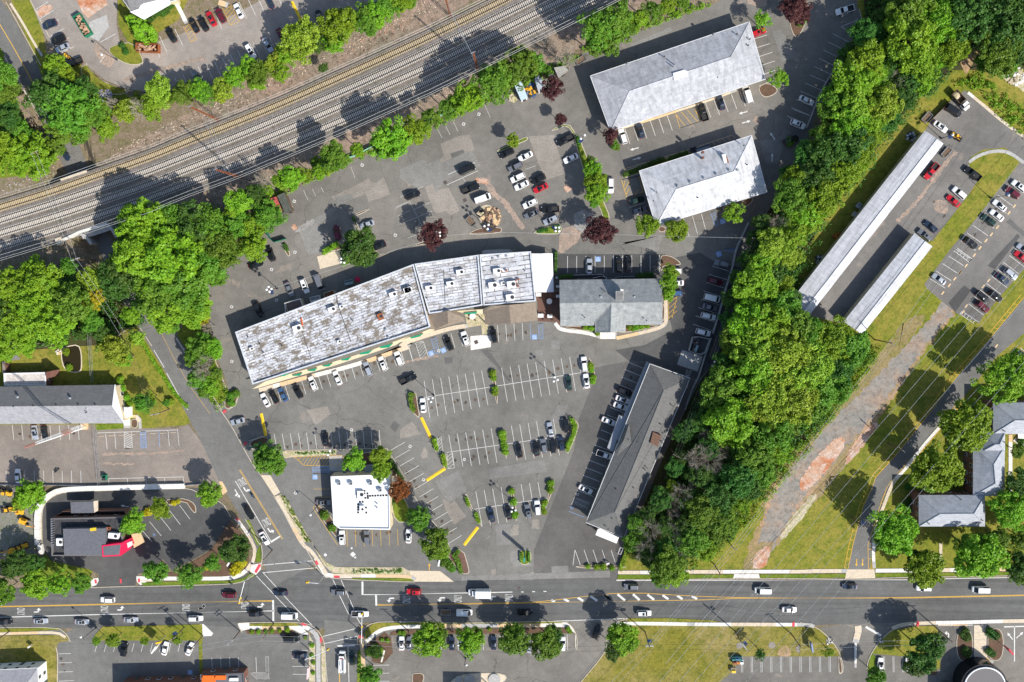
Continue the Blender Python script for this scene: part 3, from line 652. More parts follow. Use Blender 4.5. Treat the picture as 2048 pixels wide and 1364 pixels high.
# concrete aprons and corner ramps
slabsheet("concrete_apron", "13:590,682 685,685 780,850 722,885", .06, CONC_B)
slabsheet("concrete_apron", "24:55,278 390,283 525,388 140,386", .06, CONC_B)
slabsheet("concrete_apron", "44:425,250 680,250 690,332 412,336", .06, CONC_B)
slabsheet("concrete_apron", "34:1310,312 1545,312 1560,355 1296,355", .05, CONC_A)
slabsheet("concrete_apron", "13:185,745 218,745 268,840 220,880", .05, CONC_C)
slabsheet("kerb_ramp", "14:495,225 600,205 590,270 545,320 490,290 465,240", .11, CONC_A)
slabsheet("kerb_ramp", "14:1110,165 1150,155 1230,300 1480,330 1480,352 1225,345 1200,320", .11, CONC_A)
slabsheet("kerb_ramp", "14:370,790 480,785 480,830 390,850", .11, CONC_A); slabsheet("kerb_ramp", "14:0,800 35,800 128,890 110,915 0,920", .11, CONC_A)
slabsheet("kerb_ramp", "04:885,360 955,350 960,380 935,420 880,440", .11, CONC_A); slabsheet("kerb_ramp", "04:1330,360 1420,350 1430,385 1370,420 1335,390", .11, CONC_A)
slabsheet("kerb_ramp", "24:1540,800 1620,775 1690,840 1720,900 1650,850", .11, CONC_A); slabsheet("kerb_ramp", "04:1975,800 2046,860 2046,885 1975,890", .11, CONC_A)
slabsheet("kerb_ramp", "14:860,820 980,815 1060,900 1000,900 880,840", .12, CONC_A)
slabsheet("patio", "22:1320,215 1555,215 1560,540 1500,505 1345,500 1340,330", .05, PATIO)
slabsheet("patio", "22:630,425 830,430 830,530 860,530 865,620 800,630 790,540 660,560", .05, MATS["pale_gravel_bed"])
slabsheet("garden_path", "40:1930,600 1990,640 2048,690 2120,800 2048,850 1990,790 1900,760 1820,660", .03, BED, 1)
RT = MB(); RT.box((0, 0, 0), (1, 1, .012)); rt = RT.mesh("tactile_pad", REDT)
for s, a, lx, ly in (("14:563,257", 60, 3.2, .9), ("14:1137,202", -62, 1.5, .8), ("14:1332,338", 0, 1.9, .7), ("14:1012,803", -18, 1.8, .7), ("14:1178,953", -85, 1.9, .7), ("14:1567,922", 5, 1.4, .8), ("04:932,385", -85, 1.3, .7), ("04:1176,380", 88, 1.5, .6), ("04:1354,374", 88, 1.3, .7), ("34:1885,803", 90, 1.5, .8), ("44:1077,748", 88, 1.6, .9), ("13:240,62", 30, 1.2, .8), ("13:440,375", 25, 1.2, .8), ("13:360,1112", -45, 1.3, .8), ("44:738,252", 0, .01, .01)):
    if lx < .1: continue
    x, y = pts(s)[0]; o = part("tactile_pad", rt, None, None, 'structure'); o.location = P(x, y, .145); o.rotation_euler[2] = math.radians(a); o.scale = (lx, ly, 1)

# --- kerbs
def kerb(s, sm=1, w=.22, h=.15):
    p = [P(x, y, 0) for x, y in pts(s)]
    b = MB(); b.strip(smooth(p, sm), w, 0, 0, h); return struct("kerb", b, KERBM)
for s in ("04:870,443 1330,428", "04:1330,428 1400,432 2046,415 14:200,412 380,400 500,345 570,270 605,190 608,90 590,0 13:580,1364 500,1200 440,1110", "14:1000,0 1130,240 1220,345 1480,366 1900,383 24:0,385 145,387",
          "34:158,366 560,366 1200,356 2046,355 44:415,338", "44:690,330 1000,322 2048,305 2300,300", "04:-300,845 0,832 560,830 630,875 670,930 685,970", "14:370,790 480,782 980,780 1100,812 1180,900 1215,990 1225,1200 1240,1364",
          "14:370,790 375,815 410,880", "14:1535,1000 1530,930 1570,860 1680,780 1900,775 2046,775 24:500,790 1000,780 1600,768 1680,820 1725,920 1725,1045 1710,1045 1705,900", "24:2046,830 2015,900 2015,1010 1980,1100 1760,1364",
          "34:60,960 70,870 130,790 260,745", "44:0,735 150,775 260,870 340,970 385,1080 395,1180 370,1205 352,1190 352,1045", "44:1240,722 1100,728 960,745 840,800 740,890 660,1000 620,1090 610,1160", "03:410,1364 405,1050 440,950 530,880 640,845 1790,808 1900,830 2046,930 13:215,940 300,1090",
          "12:-20,1030 120,1220 215,1364", "12:60,600 130,830 220,1060 265,1190", "02:1720,660 1830,830 1900,960 2030,1170", "02:1340,520 1480,740", "13:165,0 300,190 410,390 520,590 600,690", "13:720,885 850,1100 1000,1364", "04:545,1020 565,1100 560,1364",
          "00:60,20 260,380 400,640", "00:40,545 200,800 320,1020 500,1364", "00:295,0 400,210 500,390 640,540", "00:840,615 900,700 1000,800 1150,855 1290,890", "10:0,350 -1,351", "41:1940,330 1955,290 1530,270", "11:745,590 -1,-1"):
    if s in ("10:0,350 -1,351", "41:1940,330 1955,290 1530,270", "11:745,590 -1,-1"): continue
    kerb(s)
for s in ("11:850,595 905,705", "20:780,980 840,930", "12:255,1195 360,1170 375,1230 345,1320 270,1364", "13:640,305 665,350", "13:480,350 600,305 650,310", "30:1540,840 1640,800", "13:1820,420 2046,780 23:0,640 200,990 410,1240 480,1364", "13:830,440 1320,432 1820,420"): kerb(s, 0)

# --- planted traffic islands
def island(s, fill, sm=2, h=.15, w=.22):
    p = smooth([P(x, y, h) for x, y in pts(s)], sm, True)
    root = struct("traffic_island", MB_prism(p, 0, h), KERBM)
    b = MB(); b.prism(inset(p, w), h - .02, h + .03); part("planting_bed", b, fill, root); return root
def MB_prism(p, a, c):
    b = MB(); b.prism(p, a, c); return b
for s, f in (("22:880,965 912,960 960,1295 935,1308", MULCH), ("22:1830,852 1850,852 1908,1018 1886,1122 1868,1110", MULCH), ("22:155,1180 85,1235 75,1300 120,1385 200,1460 165,1260", MULCH), ("23:310,318 350,305 385,462 335,455", MULCH), ("23:395,470 450,465 462,610 420,612", MULCH),
             ("23:980,250 1005,250 1050,515 1025,525", MULCH), ("23:1655,125 1735,165 1742,225 1645,475 1620,465 1625,400 1668,240", MULCH), ("23:640,858 622,905 690,1015 790,1190 800,1175 705,1010 662,890", MULCH), ("23:1070,790 1097,790 1150,1125 1120,1130", MULCH), ("23:1435,740 1490,750 1505,790 1395,1070 1380,1050 1450,900", MULCH),
             ("24:1155,105 1190,75 1245,75 1278,105 1278,185 1240,222 1190,222 1160,190", GRASS_G), ("24:455,115 610,48 680,280 660,315 600,310 480,160", PATIO), ("24:1690,228 2200,228 2200,258 1740,258", MULCH), ("21:935,150 1060,95 1230,10 1250,30 1235,55 1160,85 965,170", GRASS_G), ("21:665,955 790,900 985,895 995,930 970,958 690,972", MULCH),
             ("21:1285,965 1350,912 1540,865 1585,900 1560,950 1530,970", GRASS_G), ("21:112,1078 300,1010 420,1000 420,1020 150,1085", MULCH), ("21:1690,0 1740,0 1790,130 1930,480 1990,660 2046,790 2030,850 1985,830 1940,690 1880,640 1740,200", GRASS_G), ("11:1470,785 1640,712 1655,728 1500,800", MULCH), ("11:1470,785 1500,790 1565,945 1550,960", MULCH), ("11:1700,1190 1830,1135 1840,1150 1705,1205", MULCH),
             ("11:830,1030 885,1170 855,1190 780,1040", MULCH), ("11:1160,1140 1370,1040 1400,1110 1310,1130", MULCH), ("20:1470,1260 1640,1190 1720,1310 1700,1330 1630,1215 1490,1280", GRASS_G), ("30:1540,842 1640,800 1740,870 1705,920 1615,955 1562,920", MULCH), ("30:1840,150 1850,250 1890,360 1945,360 2046,130 2010,-30 1900,-20", MULCH),
             ("31:585,1185 630,1165 720,1190 790,1245 780,1270 615,1272 612,1320 585,1320", MULCH), ("31:205,390 250,335 880,155 940,185 385,375 230,425", GRASS_G), ("31:570,890 640,890 640,945 570,945", MULCH), ("31:1190,690 1340,650 1380,745 1210,760", MULCH), ("31:1370,640 1490,600 1490,650 1400,715", MULCH), ("03:1600,925 1700,912 1810,910 1900,960 1915,1045 1885,1055 1800,925 1670,995", MULCH),
             ("12:265,1200 355,1170 372,1230 345,1310 270,1364 230,1320", MULCH), ("13:480,355 600,308 655,312 665,350 640,400 520,440 490,410", MULCH), ("13:1105,990 1160,975 1290,1090 1345,1280 1320,1290", MULCH), ("44:352,1048 370,1045 392,1180 372,1205 355,1190", MULCH), ("24:118,1300 130,1275 250,1280 205,1430 120,1430", MULCH), ("24:480,1364 600,1280 1065,1270 1000,1400 490,1400", CONC_B),
             ("00:1050,490 1090,440 1300,400 1400,580 1380,630 1250,635 1110,560", GRASS), ("00:780,660 840,615 900,700 1010,800 1280,890 1160,930 960,900 800,760", GRASS), ("10:1000,205 1060,205 1105,290 1040,280", GRASS), ("44:1430,795 1582,795 1580,1090 1432,1092", MULCH), ("44:1715,790 1862,790 1860,1085 1715,1085", MULCH), ("21:750,700 900,665 990,890 790,910", BED),
             ("22:1560,545 1900,545 1900,610 1650,570", MULCH), ("32:160,540 260,540 600,530 500,570 165,625", MULCH), ("32:605,330 630,330 630,490 600,500", MULCH), ("13:1385,500 1830,425 1940,700 1850,700 1840,660 1390,600", MULCH), ("13:1845,690 1920,820 2046,990 2040,1150 1900,1140 1860,950", GRASS_G), ("03:1270,140 1340,130 1345,225 1280,230", MULCH)):
    island(s, f, 1 if len(pts(s)) > 5 else 2)
# verges (grass strips behind kerbs)
def verge(s, m=GRASS_G, z=.13, name="grass_verge"):
    NS[0] += 1; z += (NS[0] % 11) * .0022 - .03
    b = MB(); b.prism([P(x, y, z) for x, y in pts(s)], 0, z); return struct(name, b, m)
for s, m in (("04:1370,395 2046,378 14:0,378 320,378 430,350 495,300 545,330 500,348 380,398 0,410 04:2046,413 1400,425", GRASS_G), ("04:1420,290 1700,300 2046,90 13:300,1120 14:480,0 480,180 430,300 300,335 0,338 04:1460,345", MULCH), ("14:540,120 600,0 580,-60 607,90 600,195 545,195", GRASS_G), ("13:440,1120 480,1120 590,1364 555,1364", GRASS_G),
             ("14:1480,350 2046,355 24:130,362 130,382 0,382 14:2046,380 1900,378 1480,362", GRASS_G), ("14:1090,0 1000,0 13:1000,1364 735,895 790,865 850,930 1100,1364 14:1150,90 1230,200 1330,245 1980,247 2046,290 24:100,350 0,330 14:1460,318 1290,300 1200,220", BED), ("13:800,450 1330,440 1325,485 920,505 820,520", BED),
             ("34:175,320 560,320 1300,316 1296,350 560,360 170,360", GRASS_G), ("34:1560,316 2046,314 44:420,290 415,325 34:2046,350 1560,350", GRASS_G), ("44:690,288 2048,272 2300,268 2300,292 2048,300 690,322", GRASS_G), ("34:180,270 290,80 430,180 520,275", GRASS), ("34:270,745 700,742 1100,765 1170,780 700,778 280,778", GRASS), ("04:-300,850 560,835 600,855 0,880", GRASS),
             ("04:-300,915 640,905 680,960 560,985 545,1040 555,1364 400,1480 -300,1480", GRASS_F), ("04:1000,825 1970,802 1975,960 900,960 930,900", GRASS), ("04:1935,960 1970,955 1975,1364 1945,1364", GRASS), ("14:480,795 920,788 980,810 900,820 490,825", GRASS), ("14:440,855 880,850 960,900 460,895", MULCH), ("14:1062,900 1120,1000 1120,1364 1060,1364", BED), ("14:1180,1010 1215,1020 1228,1364 1185,1364", BED),
             ("14:1690,790 2046,785 24:800,790 1580,772 1600,790 1400,800 200,812 14:1900,820 1750,860 1700,900 1610,960 1600,880", GRASS), ("24:0,855 1640,835 1700,890 600,895 0,900 14:2046,900 1850,910 1860,880", MULCH), ("14:1620,1000 1800,880 1860,930 1880,1080 1780,1190 1680,1170 1660,1080", MULCH), ("14:1535,1060 1570,1040 1570,1364 1530,1364", GRASS_G), ("44:840,810 1060,770 1240,765 1290,900 1280,1160 1040,1160 950,1045 650,1020 740,900", GRASS), ("44:650,1020 690,1040 690,1150 615,1180", GRASS_G), ("44:1040,1100 1255,1160 1250,1220 1040,1200", MULCH),
             ("03:930,195 1200,175 1205,230 940,245", GRASS_G), ("04:440,110 500,185 860,265 900,280 870,440 230,440 240,200 400,190", GRASS_G), ("03:0,985 1,986 2,985", None), ("44:0,775 150,800 240,880 320,1000 340,1040 0,1045", GRASS_F)):
    if m is not None: verge(s, m)
# pond in the lawn
slabsheet("pond_edge", "02:600,770 650,740 765,722 795,800 800,960 775,1000 690,1000 620,965 590,850", .1, CONC_B, 1)
sheet("pond_water", "02:610,775 655,750 760,732 787,805 790,955 770,990 695,990 630,958 600,850", .115, plain("pond_water", (.028, .022, .008), .08), 1)
# round gravel tree pits in the bottom field
for s, r in (("34:1675,1005", 1.0), ("34:1360,1010", 1.0), ("34:1950,1040", 1.3)):
    x, y = pts(s)[0]; b = MB(); q = P(x, y); b.disc((q.x, q.y, 0), r * 1.1, 0, .05, 20); struct("gravel_circle", b, ASPH_P1)
sheet("gravel_patch", "34:1720,1115 1745,1040 1800,1000 1850,1040 1870,1115", .03, GRAVEL, 1)
# ============================================================ PAINTED MARKINGS (flat print on the asphalt, each stripe its own piece)
ZM = .042
def nurse(name, n_=None):
    o = bpy.data.objects.new(name, None); COL.objects.link(o); o['kind'] = 'structure'; return o
ROWMARK = struct("parking_markings", MB_prism([(0, 0), (.01, 0), (.01, .01)], -.2, -.1), WHITE)
def line(a, b, w=.12, mat=WHITE, z=ZM, name="stall_line"):
    m = MB(); m.strip([P(*a), P(*b)], w, z); return part(name, m, mat, ROWMARK)
def row(s, n, w=.13, mat=WHITE):
    """first line (two ends) and last line (two ends), n lines spread evenly"""
    a, b, c, d = pts(s)
    for i in range(n):
        t = i / (n - 1) if n > 1 else 0
        line((a[0] + (c[0] - a[0]) * t, a[1] + (c[1] - a[1]) * t), (b[0] + (d[0] - b[0]) * t, b[1] + (d[1] - b[1]) * t), w, mat)
def poly(s, w=.12, mat=WHITE, z=ZM, name="painted_line", closed=False, sm=0):
    q = [P(x, y) for x, y in pts(s)]
    if closed: q.append(q[0])
    if sm: q = smooth(q, sm)
    m = MB(); m.strip(q, w, z); return part(name, m, mat, ROWMARK)
for s, n in (("12:665,1165 712,1312 2030,735 2075,885", 18), ("22:80,740 125,890 225,688 278,845", 3), ("22:415,632 460,775 575,598 612,742", 3), ("22:868,545 885,705 1190,515 1198,683", 5),
             ("22:235,1080 290,1440 795,980 857,1318", 8), ("22:990,952 1047,1285 1735,833 1792,1165", 10), ("23:475,290 530,610 888,228 945,562", 6), ("23:1085,200 1142,540 1493,137 1553,490", 6), ("23:738,840 800,1180 985,800 1042,1142", 4), ("23:1180,773 1235,1110 1343,750 1385,1000", 3),
             ("13:1850,445 1995,362 23:478,1345 600,1270", 13), ("13:722,280 752,440 1745,245 1758,410", 14), ("32:275,897 432,962 23:1725,830 1885,892", 18), ("31:1090,1275 1255,1325 32:905,528 1090,590", 8), ("21:1632,1180 1632,1340 31:578,1168 578,1340", 11),
             ("30:240,1245 290,1400 650,1113 705,1270", 6), ("30:1025,995 1080,1145 1450,868 1500,1008", 6), ("30:1500,380 1628,340 1600,722 1730,678", 5), ("40:300,308 452,388 -120,1060 45,1125", 11), ("31:285,705 437,658 318,787 465,742", 2), ("31:815,815 868,990 988,770 1030,928", 3),
             ("00:340,100 470,15 645,600 778,540", 7), ("10:380,20 455,180 725,-110 795,45", 5), ("10:145,115 212,280 145,115 212,280", 1), ("00:1625,785 1690,930 10:675,360 745,510", 14), ("10:1350,60 1420,215 1610,-60 1680,95", 4), ("00:1475,380 1560,560 1555,350 1625,505", 2), ("00:1705,285 1780,440 1705,285 1780,440", 1),
             ("03:120,195 135,338 760,195 772,340", 8), ("03:60,640 67,765 787,640 790,758", 9), ("03:1030,280 1045,430 1118,275 1130,428", 2), ("03:1638,250 1650,400 1730,230 1745,395", 2), ("03:1360,1190 1480,1330 1750,975 1850,1110", 5),
             ("04:950,985 925,1070 1755,985 1735,1068", 10), ("04:575,1088 692,1086 575,1355 720,1350", 4), ("14:115,1125 122,1275 373,1122 380,1262", 4), ("14:545,1120 552,1270 545,1120 552,1270", 1), ("14:890,1057 1050,1055 905,1288 1062,1288", 4), ("14:815,977 970,975 815,977 970,975", 1),
             ("24:-10,905 -5,1060 1710,900 1715,1050", 22), ("14:1690,1200 1845,1198 1750,1355 1845,1355", 3), ("24:1705,75 1757,225 34:108,78 158,228", 5), ("41:1865,480 2000,580 42:1190,80 1325,165", 13), ("p:2030,497 2060,520 42:1540,308 1678,412", 9), ("42:2015,712 2048,738 2015,712 2048,738", 1)):
    row(s, n)
for s, n in (("20:815,1000 880,1145 815,1000 880,1145", 1), ("20:360,1250 410,1345 500,1145 565,1280", 3), ("11:1010,540 1050,632 1180,510 1205,560", 3), ("11:1470,310 1510,420 1470,310 1510,420", 1), ("21:0,605 225,500 -30,700 75,650", 2), ("21:140,725 295,655 10,865 315,740", 2), ("21:75,1005 220,945 75,1005 220,945", 1), ("11:1900,715 2046,650 1930,790 2046,735", 2), ("21:1225,335 1320,300 1225,335 1320,300", 1)):
    row(s, n, .12, FADED)
for s in ("21:470,385 730,268", "21:460,485 760,348", "22:180,1250 1840,988", "23:455,462 1590,300", "23:690,1020 1450,905", "03:950,272 1730,242", "03:1055,717 1790,700", "24:1705,75 1685,225", "00:980,410 1125,330", "00:975,610 1025,540", "40:375,245 490,310", "40:375,245 530,180", "40:385,150 515,85", "40:540,80 568,190"): poly(s, .14)
for s in ("21:90,640 150,755 230,920", "21:600,400 645,470"): poly(s, .12, FADED)
row("03:1060,715 1062,775 1785,695 1790,765", 5); row("30:1885,1068 2046,1130 1850,1150 2010,1215", 2)
# double-sided stall lines in the lower lot
for off in (0, 13): row("34:%d,1120 %d,1270 44:%d,1045 %d,1190" % (1376 + off, 1378 + off, 264 + off, 266 + off), 10, .1)
for off in (0, 10): row("44:%d,1045 %d,1190 %d,1045 %d,1190" % (762 + off, 764 + off, 935 + off, 937 + off), 3, .1)
# wheel-stop bars painted or set at the stall heads
WS = MB(); WS.box((0, 0, .06), (1.9, .16, .12), 0, 0, .9); wsm = WS.mesh("wheel_stop", CONC_B)
def stops(s, n, ang):
    a, b = pts(s)
    for i in range(n):
        t = i / max(1, n - 1); o = part("wheel_stop", wsm, None, None); o.location = P(a[0] + (b[0] - a[0]) * t, a[1] + (b[1] - a[1]) * t, .02); o.rotation_euler[2] = math.radians(ang)
        reg(o, "low concrete wheel stop", "wheel stop", "in the shopfront stalls" if ang == 19 else "along the dark roofed office stalls" if ang == 68 else "in the small brown asphalt lot", "the side road" if ang != 68 else "the restaurant", (1, 0) if ang != 68 else (0, 1), "wheel stops", (o.location.x, o.location.y))
stops("12:700,1140 1995,770", 17, 19); stops("32:418,990 150,1560", 9, 68); stops("03:985,303 1685,268", 8, 1)
# hatched areas
def hatch(s, n, mat, w=.11, sl=.35, border=True, bw=None):
    """polygon a b c d: bars from side a-b to side d-c"""
    a, b, c, d = [Vector(q) for q in pts(s)]
    for i in range(n + 1):
        t = i / n; u = min(1.0, max(0.0, t + sl))
        line(tuple(a + (b - a) * t), tuple(d + (c - d) * u), w, mat, name="hatch_bar")
    if border: poly("p:" + " ".join("%f,%f" % tuple(q) for q in (a, b, c, d)), bw or w, mat, closed=True, name="hatch_border")
hatch("22:300,665 345,820 385,808 350,652", 6, BLUE, .1, -.15); hatch("22:1347,525 1355,670 1395,668 1390,520", 6, BLUE, .1, -.15); hatch("22:150,712 200,868 275,845 228,688", 6, FADED, .12, -.3, False)
poly("22:1268,525 1274,675", .11, BLUE); hatch("03:1210,265 1212,423 1290,420 1283,262", 9, WHITE, .14, .22); hatch("03:1367,258 1376,418 1427,415 1418,255", 8, MATS["road_paint_blue"], .16, -.2); poly("03:1548,250 1555,405", .14, BLUE)
hatch("13:1100,595 1098,665 1258,662 1255,595", 5, BLUE, .12, .1); hatch("23:1700,900 1668,970 1815,1025 1848,952", 2, FADED, .1, .2)
a, b, c, d = [Vector(q) for q in pts("23:1700,900 1668,970 1815,1025 1848,952")]
for i in range(1, 8): t = i / 8; line(tuple(b + (c - b) * (t - .1)), tuple(a + (d - a) * min(1, t + .05)), .1, FADED, name="hatch_bar")
poly("23:1645,1035 1800,1095", .11, MATS["road_paint_blue"]); hatch("31:1075,755 1120,890 1160,875 1115,745", 6, BLUE, .1, -.15); hatch("31:1175,1115 1320,1150 1320,1105 1319,1104", 4, BLUE, .1, 0)
hatch("32:832,1025 850,965 888,980 868,1035", 3, WHITE, .1, .2)
for i in range(15):
    x = 945 + i * 31; yb = 590 if x > 1010 else 545 + (x - 945) * .6; line(pts("13:%f,%f" % (x + 62, 492))[0], pts("13:%f,%f" % (x, yb))[0], .1, YEL, name="hatch_bar")
poly("13:905,507 955,525 985,570 1030,592 1380,590", .14, YEL, sm=1); poly("13:905,507 1385,490", .12, YEL); 
row("13:1430,1220 1437,1380 1922,1210 1930,1370", 7, .11, YEL); row("13:1105,818 1265,818 1108,900 1268,900", 2, .1, YEL); poly("13:1172,978 1110,985 1105,1010 1340,1364", .13, YEL)
hatch("23:365,315 378,465 420,465 400,305", 5, WHITE, .1, -.25); hatch("23:458,470 468,620 532,612 510,460", 4, WHITE, .1, -.3); hatch("14:485,1272 560,1342 675,1342 668,1272", 6, FADED, .1, .2); hatch("14:637,1115 645,1272 672,1272 667,1115", 8, FADED, .08, .1)
hatch("30:728,1085 780,1247 985,1180 900,1030", 1, YEL, .12, 0)
for p0, p1 in (((735, 1110), (830, 1230)), ((790, 1090), (895, 1208)), ((850, 1070), (955, 1190)), ((905, 1040), (975, 1150))): line(pts("30:%d,%d" % p0)[0], pts("30:%d,%d" % p1)[0], .12, YEL, name="hatch_bar")
hatch("31:210,435 260,612 425,570 380,400", 1, YEL, .16, 0)
for p0, p1 in (((230, 500), (245, 440)), ((240, 540), (292, 435)), ((250, 590), (285, 520)), ((340, 590), (375, 530)), ((390, 578), (415, 540))): line(pts("31:%d,%d" % p0)[0], pts("31:%d,%d" % p1)[0], .15, YEL, name="hatch_bar")
hatch("00:1785,250 1860,408 1920,385 1845,230", 5, YEL, .11, -.2); hatch("10:220,75 295,245 382,210 310,50", 5, YEL, .11, -.3); hatch("32:668,258 668,485 700,470 750,260", 1, YEL, .13, 0)
for y in (330, 375, 425, 470): line(pts("32:668,%d" % y)[0], pts("32:%d,%d" % (748, y - 72))[0], .12, YEL, name="hatch_bar")
hatch("41:1402,1055 1545,1162 1572,1132 1435,1032", 5, WHITE, .14, .0); hatch("42:1480,375 1635,478 1590,490 1460,400", 5, WHITE, .11, .1)
# ticks along the planted strip of the north office
for i in range(22):
    t = i / 21.0; a = pts("31:250,335 1290,5"); p0 = (a[0][0] + (a[1][0] - a[0][0]) * t, a[0][1] + (a[1][1] - a[0][1]) * t); line(p0, (p0[0] + 6.2, p0[1] + 5.6), .12, CONC_C, name="painted_tick")
poly("31:205,390 225,355 255,325 900,130 1290,0", .16, CONC_C)
# yellow ladder edging of the driveway
for s in ("44:440,240 43:482,1280 575,930 655,770 690,660 870,465 1240,0 42:1440,960 1740,620 2048,245", "44:625,240 43:620,1280 745,880 800,740 910,610 1425,0"):
    q = [P(x, y) for x, y in pts(s)]; m = MB(); m.strip(q, .16, ZM); part("edge_line", m, YEL, ROWMARK)
    L, R = offset_path(q, 2.4); mm = MB(); mm.strip(L if "440" in s[:8] else R, .16, ZM); part("edge_line", mm, YEL, ROWMARK)
    far = L if "440" in s[:8] else R; f1 = resample([Vector((p.x, p.y)) for p in q], 3.1); f2 = resample(far, 3.1)
    for u, v in zip(f1, f2):
        m = MB(); m.strip([u, v], .14, ZM + .001); part("edge_rung", m, YEL, ROWMARK)
# road lines
for s in ("04:-300,637 0,627 1000,604 2046,580 14:0,580 700,570", "04:-300,643 0,633 1000,611 2046,587 14:0,586 700,576", "14:1730,609 2046,609 24:0,606 1000,592 1320,585 1500,566 1750,535 2046,505 34:0,513 100,502 300,496 430,498 720,516 1000,530 1340,540 2046,542 44:0,511 1000,505 2048,483 2300,478",
          "14:1730,616 2046,616 24:0,613 1000,600 1400,590 2046,578 34:0,581 500,571 1000,563 1340,548 2046,550 44:0,518 1000,512 2048,490 2300,485"): poly(s, .17, YEL, name="centre_line")
for i, (xt, yt, xb, yb) in enumerate(((1475, 565, 1510, 580), (1595, 552, 1645, 580), (1730, 540, 1785, 574), (1855, 525, 1922, 573), (1985, 512, 2060, 570))): line(pts("24:%d,%d" % (xt, yt))[0], pts("24:%d,%d" % (xb, yb))[0], .75, WHITE, name="chevron_bar")
for xt, yt, xb, yb in ((40, 512, 108, 570), (170, 508, 243, 568), (320, 507, 385, 565), (462, 512, 527, 562), (610, 517, 667, 558), (752, 522, 805, 557), (895, 527, 945, 555)): line(pts("34:%d,%d" % (xt, yt))[0], pts("34:%d,%d" % (xb, yb))[0], .75, WHITE, name="chevron_bar")
for s in ("04:-300,742 0,733 1000,705 2046,685 14:0,686 730,670", "14:1590,512 2046,510 24:0,508 680,495 1095,487"): poly(s, .28, WHITE, name="lane_line")
for s in ("24:1180,486 1205,486", "24:1287,483 1315,483", "24:1397,481 1427,481"): poly(s, .28, WHITE, name="lane_dash")
for s, w in (("14:712,565 715,770", .62), ("14:1583,385 1583,515", .62), ("14:1715,515 1718,620", .6), ("14:1340,1012 1510,1006", .5), ("13:690,1335 785,1275", .55)): poly(s, w, WHITE, name="stop_bar")
for s in ("14:605,225 720,215", "14:730,213 1097,183", "14:1140,250 615,298 770,467", "14:820,525 1090,808", "14:550,330 875,672", "14:925,730 965,770", "14:1295,365 1335,452", "14:1355,510 1455,715", "14:1375,370 1505,665", "14:1520,720 1590,840", "14:1195,920 1510,845", "14:1210,990 1560,910"): poly(s, .2, WHITE, name="crosswalk_line")
poly("14:1442,1020 1455,1480", .2, WHITE, name="lane_line"); poly("14:1357,1240 1363,1480", .26, YEL, name="centre_line")
for s in ("13:345,740 690,1325",): poly(s, .22, WHITE, name="lane_line")
for s in ("13:383,632 800,1308", "13:391,628 808,1304"): poly(s, .13, YEL, name="centre_line")
for s in ("34:160,374 600,372 1200,372 2046,371 44:0,345 1000,345 1240,337 2048,322 2300,318", "24:-10,782 500,796 1600,767 2046,750 34:270,744"): poly(s, .22, WHITE, name="edge_line")
for s in ("02:1500,780 1600,950", "02:1625,1005 1720,1180 1830,1364", "02:1715,665 1820,835", "00:45,560 200,820 320,1030"): poly(s, .2, WHITE, name="edge_line")
poly("02:1560,590 1690,850 1850,1130 2046,1400", .09, YEL, name="centre_line")
poly("00:-60,170 0,240 120,440 210,600 350,860", .22, YEL, name="centre_line")
poly("44:600,775 740,855", .75, WHITE, name="painted_bar"); poly("44:1960,770 1960,1090", .32, WHITE, name="lane_line"); poly("44:1865,775 2048,770", .4, WHITE, name="stop_bar")
# orange survey dashes on the far lot
for s in ("41:1960,650", "41:1910,712", "41:1805,842", "41:1750,908", "41:1700,965", "41:1645,1032", "41:1593,1098", "41:1518,1195", "41:1463,1255", "42:1465,22", "42:1415,80", "42:1365,140", "42:1305,210", "42:1675,150", "42:1725,95", "42:1520,330", "42:1490,385", "42:1795,695"):
    x, y = pts(s)[0]; line((x - 2.5, y + 3.2), (x + 2.5, y - 3.2), .45, CONC_C, name="orange_dash")
# words on the road
def words(txt, s, ang, wread, hgt, mat=WHITE):
    x, y = pts(s)[0]; cu = bpy.data.curves.new("lettering", 'FONT'); cu.body = txt; cu.size = 1.0; cu.align_x = 'CENTER'; cu.align_y = 'CENTER'; cu.offset = -.004
    tmp = bpy.data.objects.new("tmp", cu); COL.objects.link(tmp)
    me = bpy.data.meshes.new_from_object(tmp.evaluated_get(bpy.context.evaluated_depsgraph_get()))
    bpy.data.objects.remove(tmp); bpy.data.curves.remove(cu); me.materials.clear(); me.materials.append(mat)
    xs = [v.co.x for v in me.vertices]; ys = [v.co.y for v in me.vertices]; cx, cy = (max(xs) + min(xs)) / 2, (max(ys) + min(ys)) / 2
    for v in me.vertices: v.co.x = (v.co.x - cx) * wread / (max(xs) - min(xs)); v.co.y = (v.co.y - cy) * hgt / (max(ys) - min(ys)); v.co.z = 0
    o = part("lettering", me, None, ROWMARK); o.location = P(x, y, ZM + .003); o.rotation_euler[2] = math.radians(ang); return o
for s in ("04:205,677", "04:1018,655", "04:1813,640", "14:437,622"): words("ONLY", s, -90, 2.5, 2.6)
for s in ("24:63,562", "24:563,552", "24:1060,542"): words("ONLY", s, 90, 2.5, 2.6)
words("ONLY", "13:408,752", -151, 2.5, 2.7); words("ONLY", "13:645,1145", -151, 2.5, 2.7)
TURN = [(-.18, -1.3), (.18, -1.3), (.18, -.2), (.1, .25), (-.35, .45), (-.35, .8), (-1.15, .3), (-.35, -.25), (-.35, .1), (-.2, 0), (-.18, -.3)]
STRA = [(-.16, -1.5), (.16, -1.5), (.16, .4), (.5, .4), (0, 1.5), (-.5, .4), (-.16, .4)]
BOTH = [(-.14, -1.5), (.14, -1.5), (.14, -.3), (.55, .0), (.55, -.25), (1.0, .2), (.5, .6), (.5, .35), (.14, .2), (.14, .6), (.45, .6), (0, 1.5), (-.45, .6), (-.14, .6)]
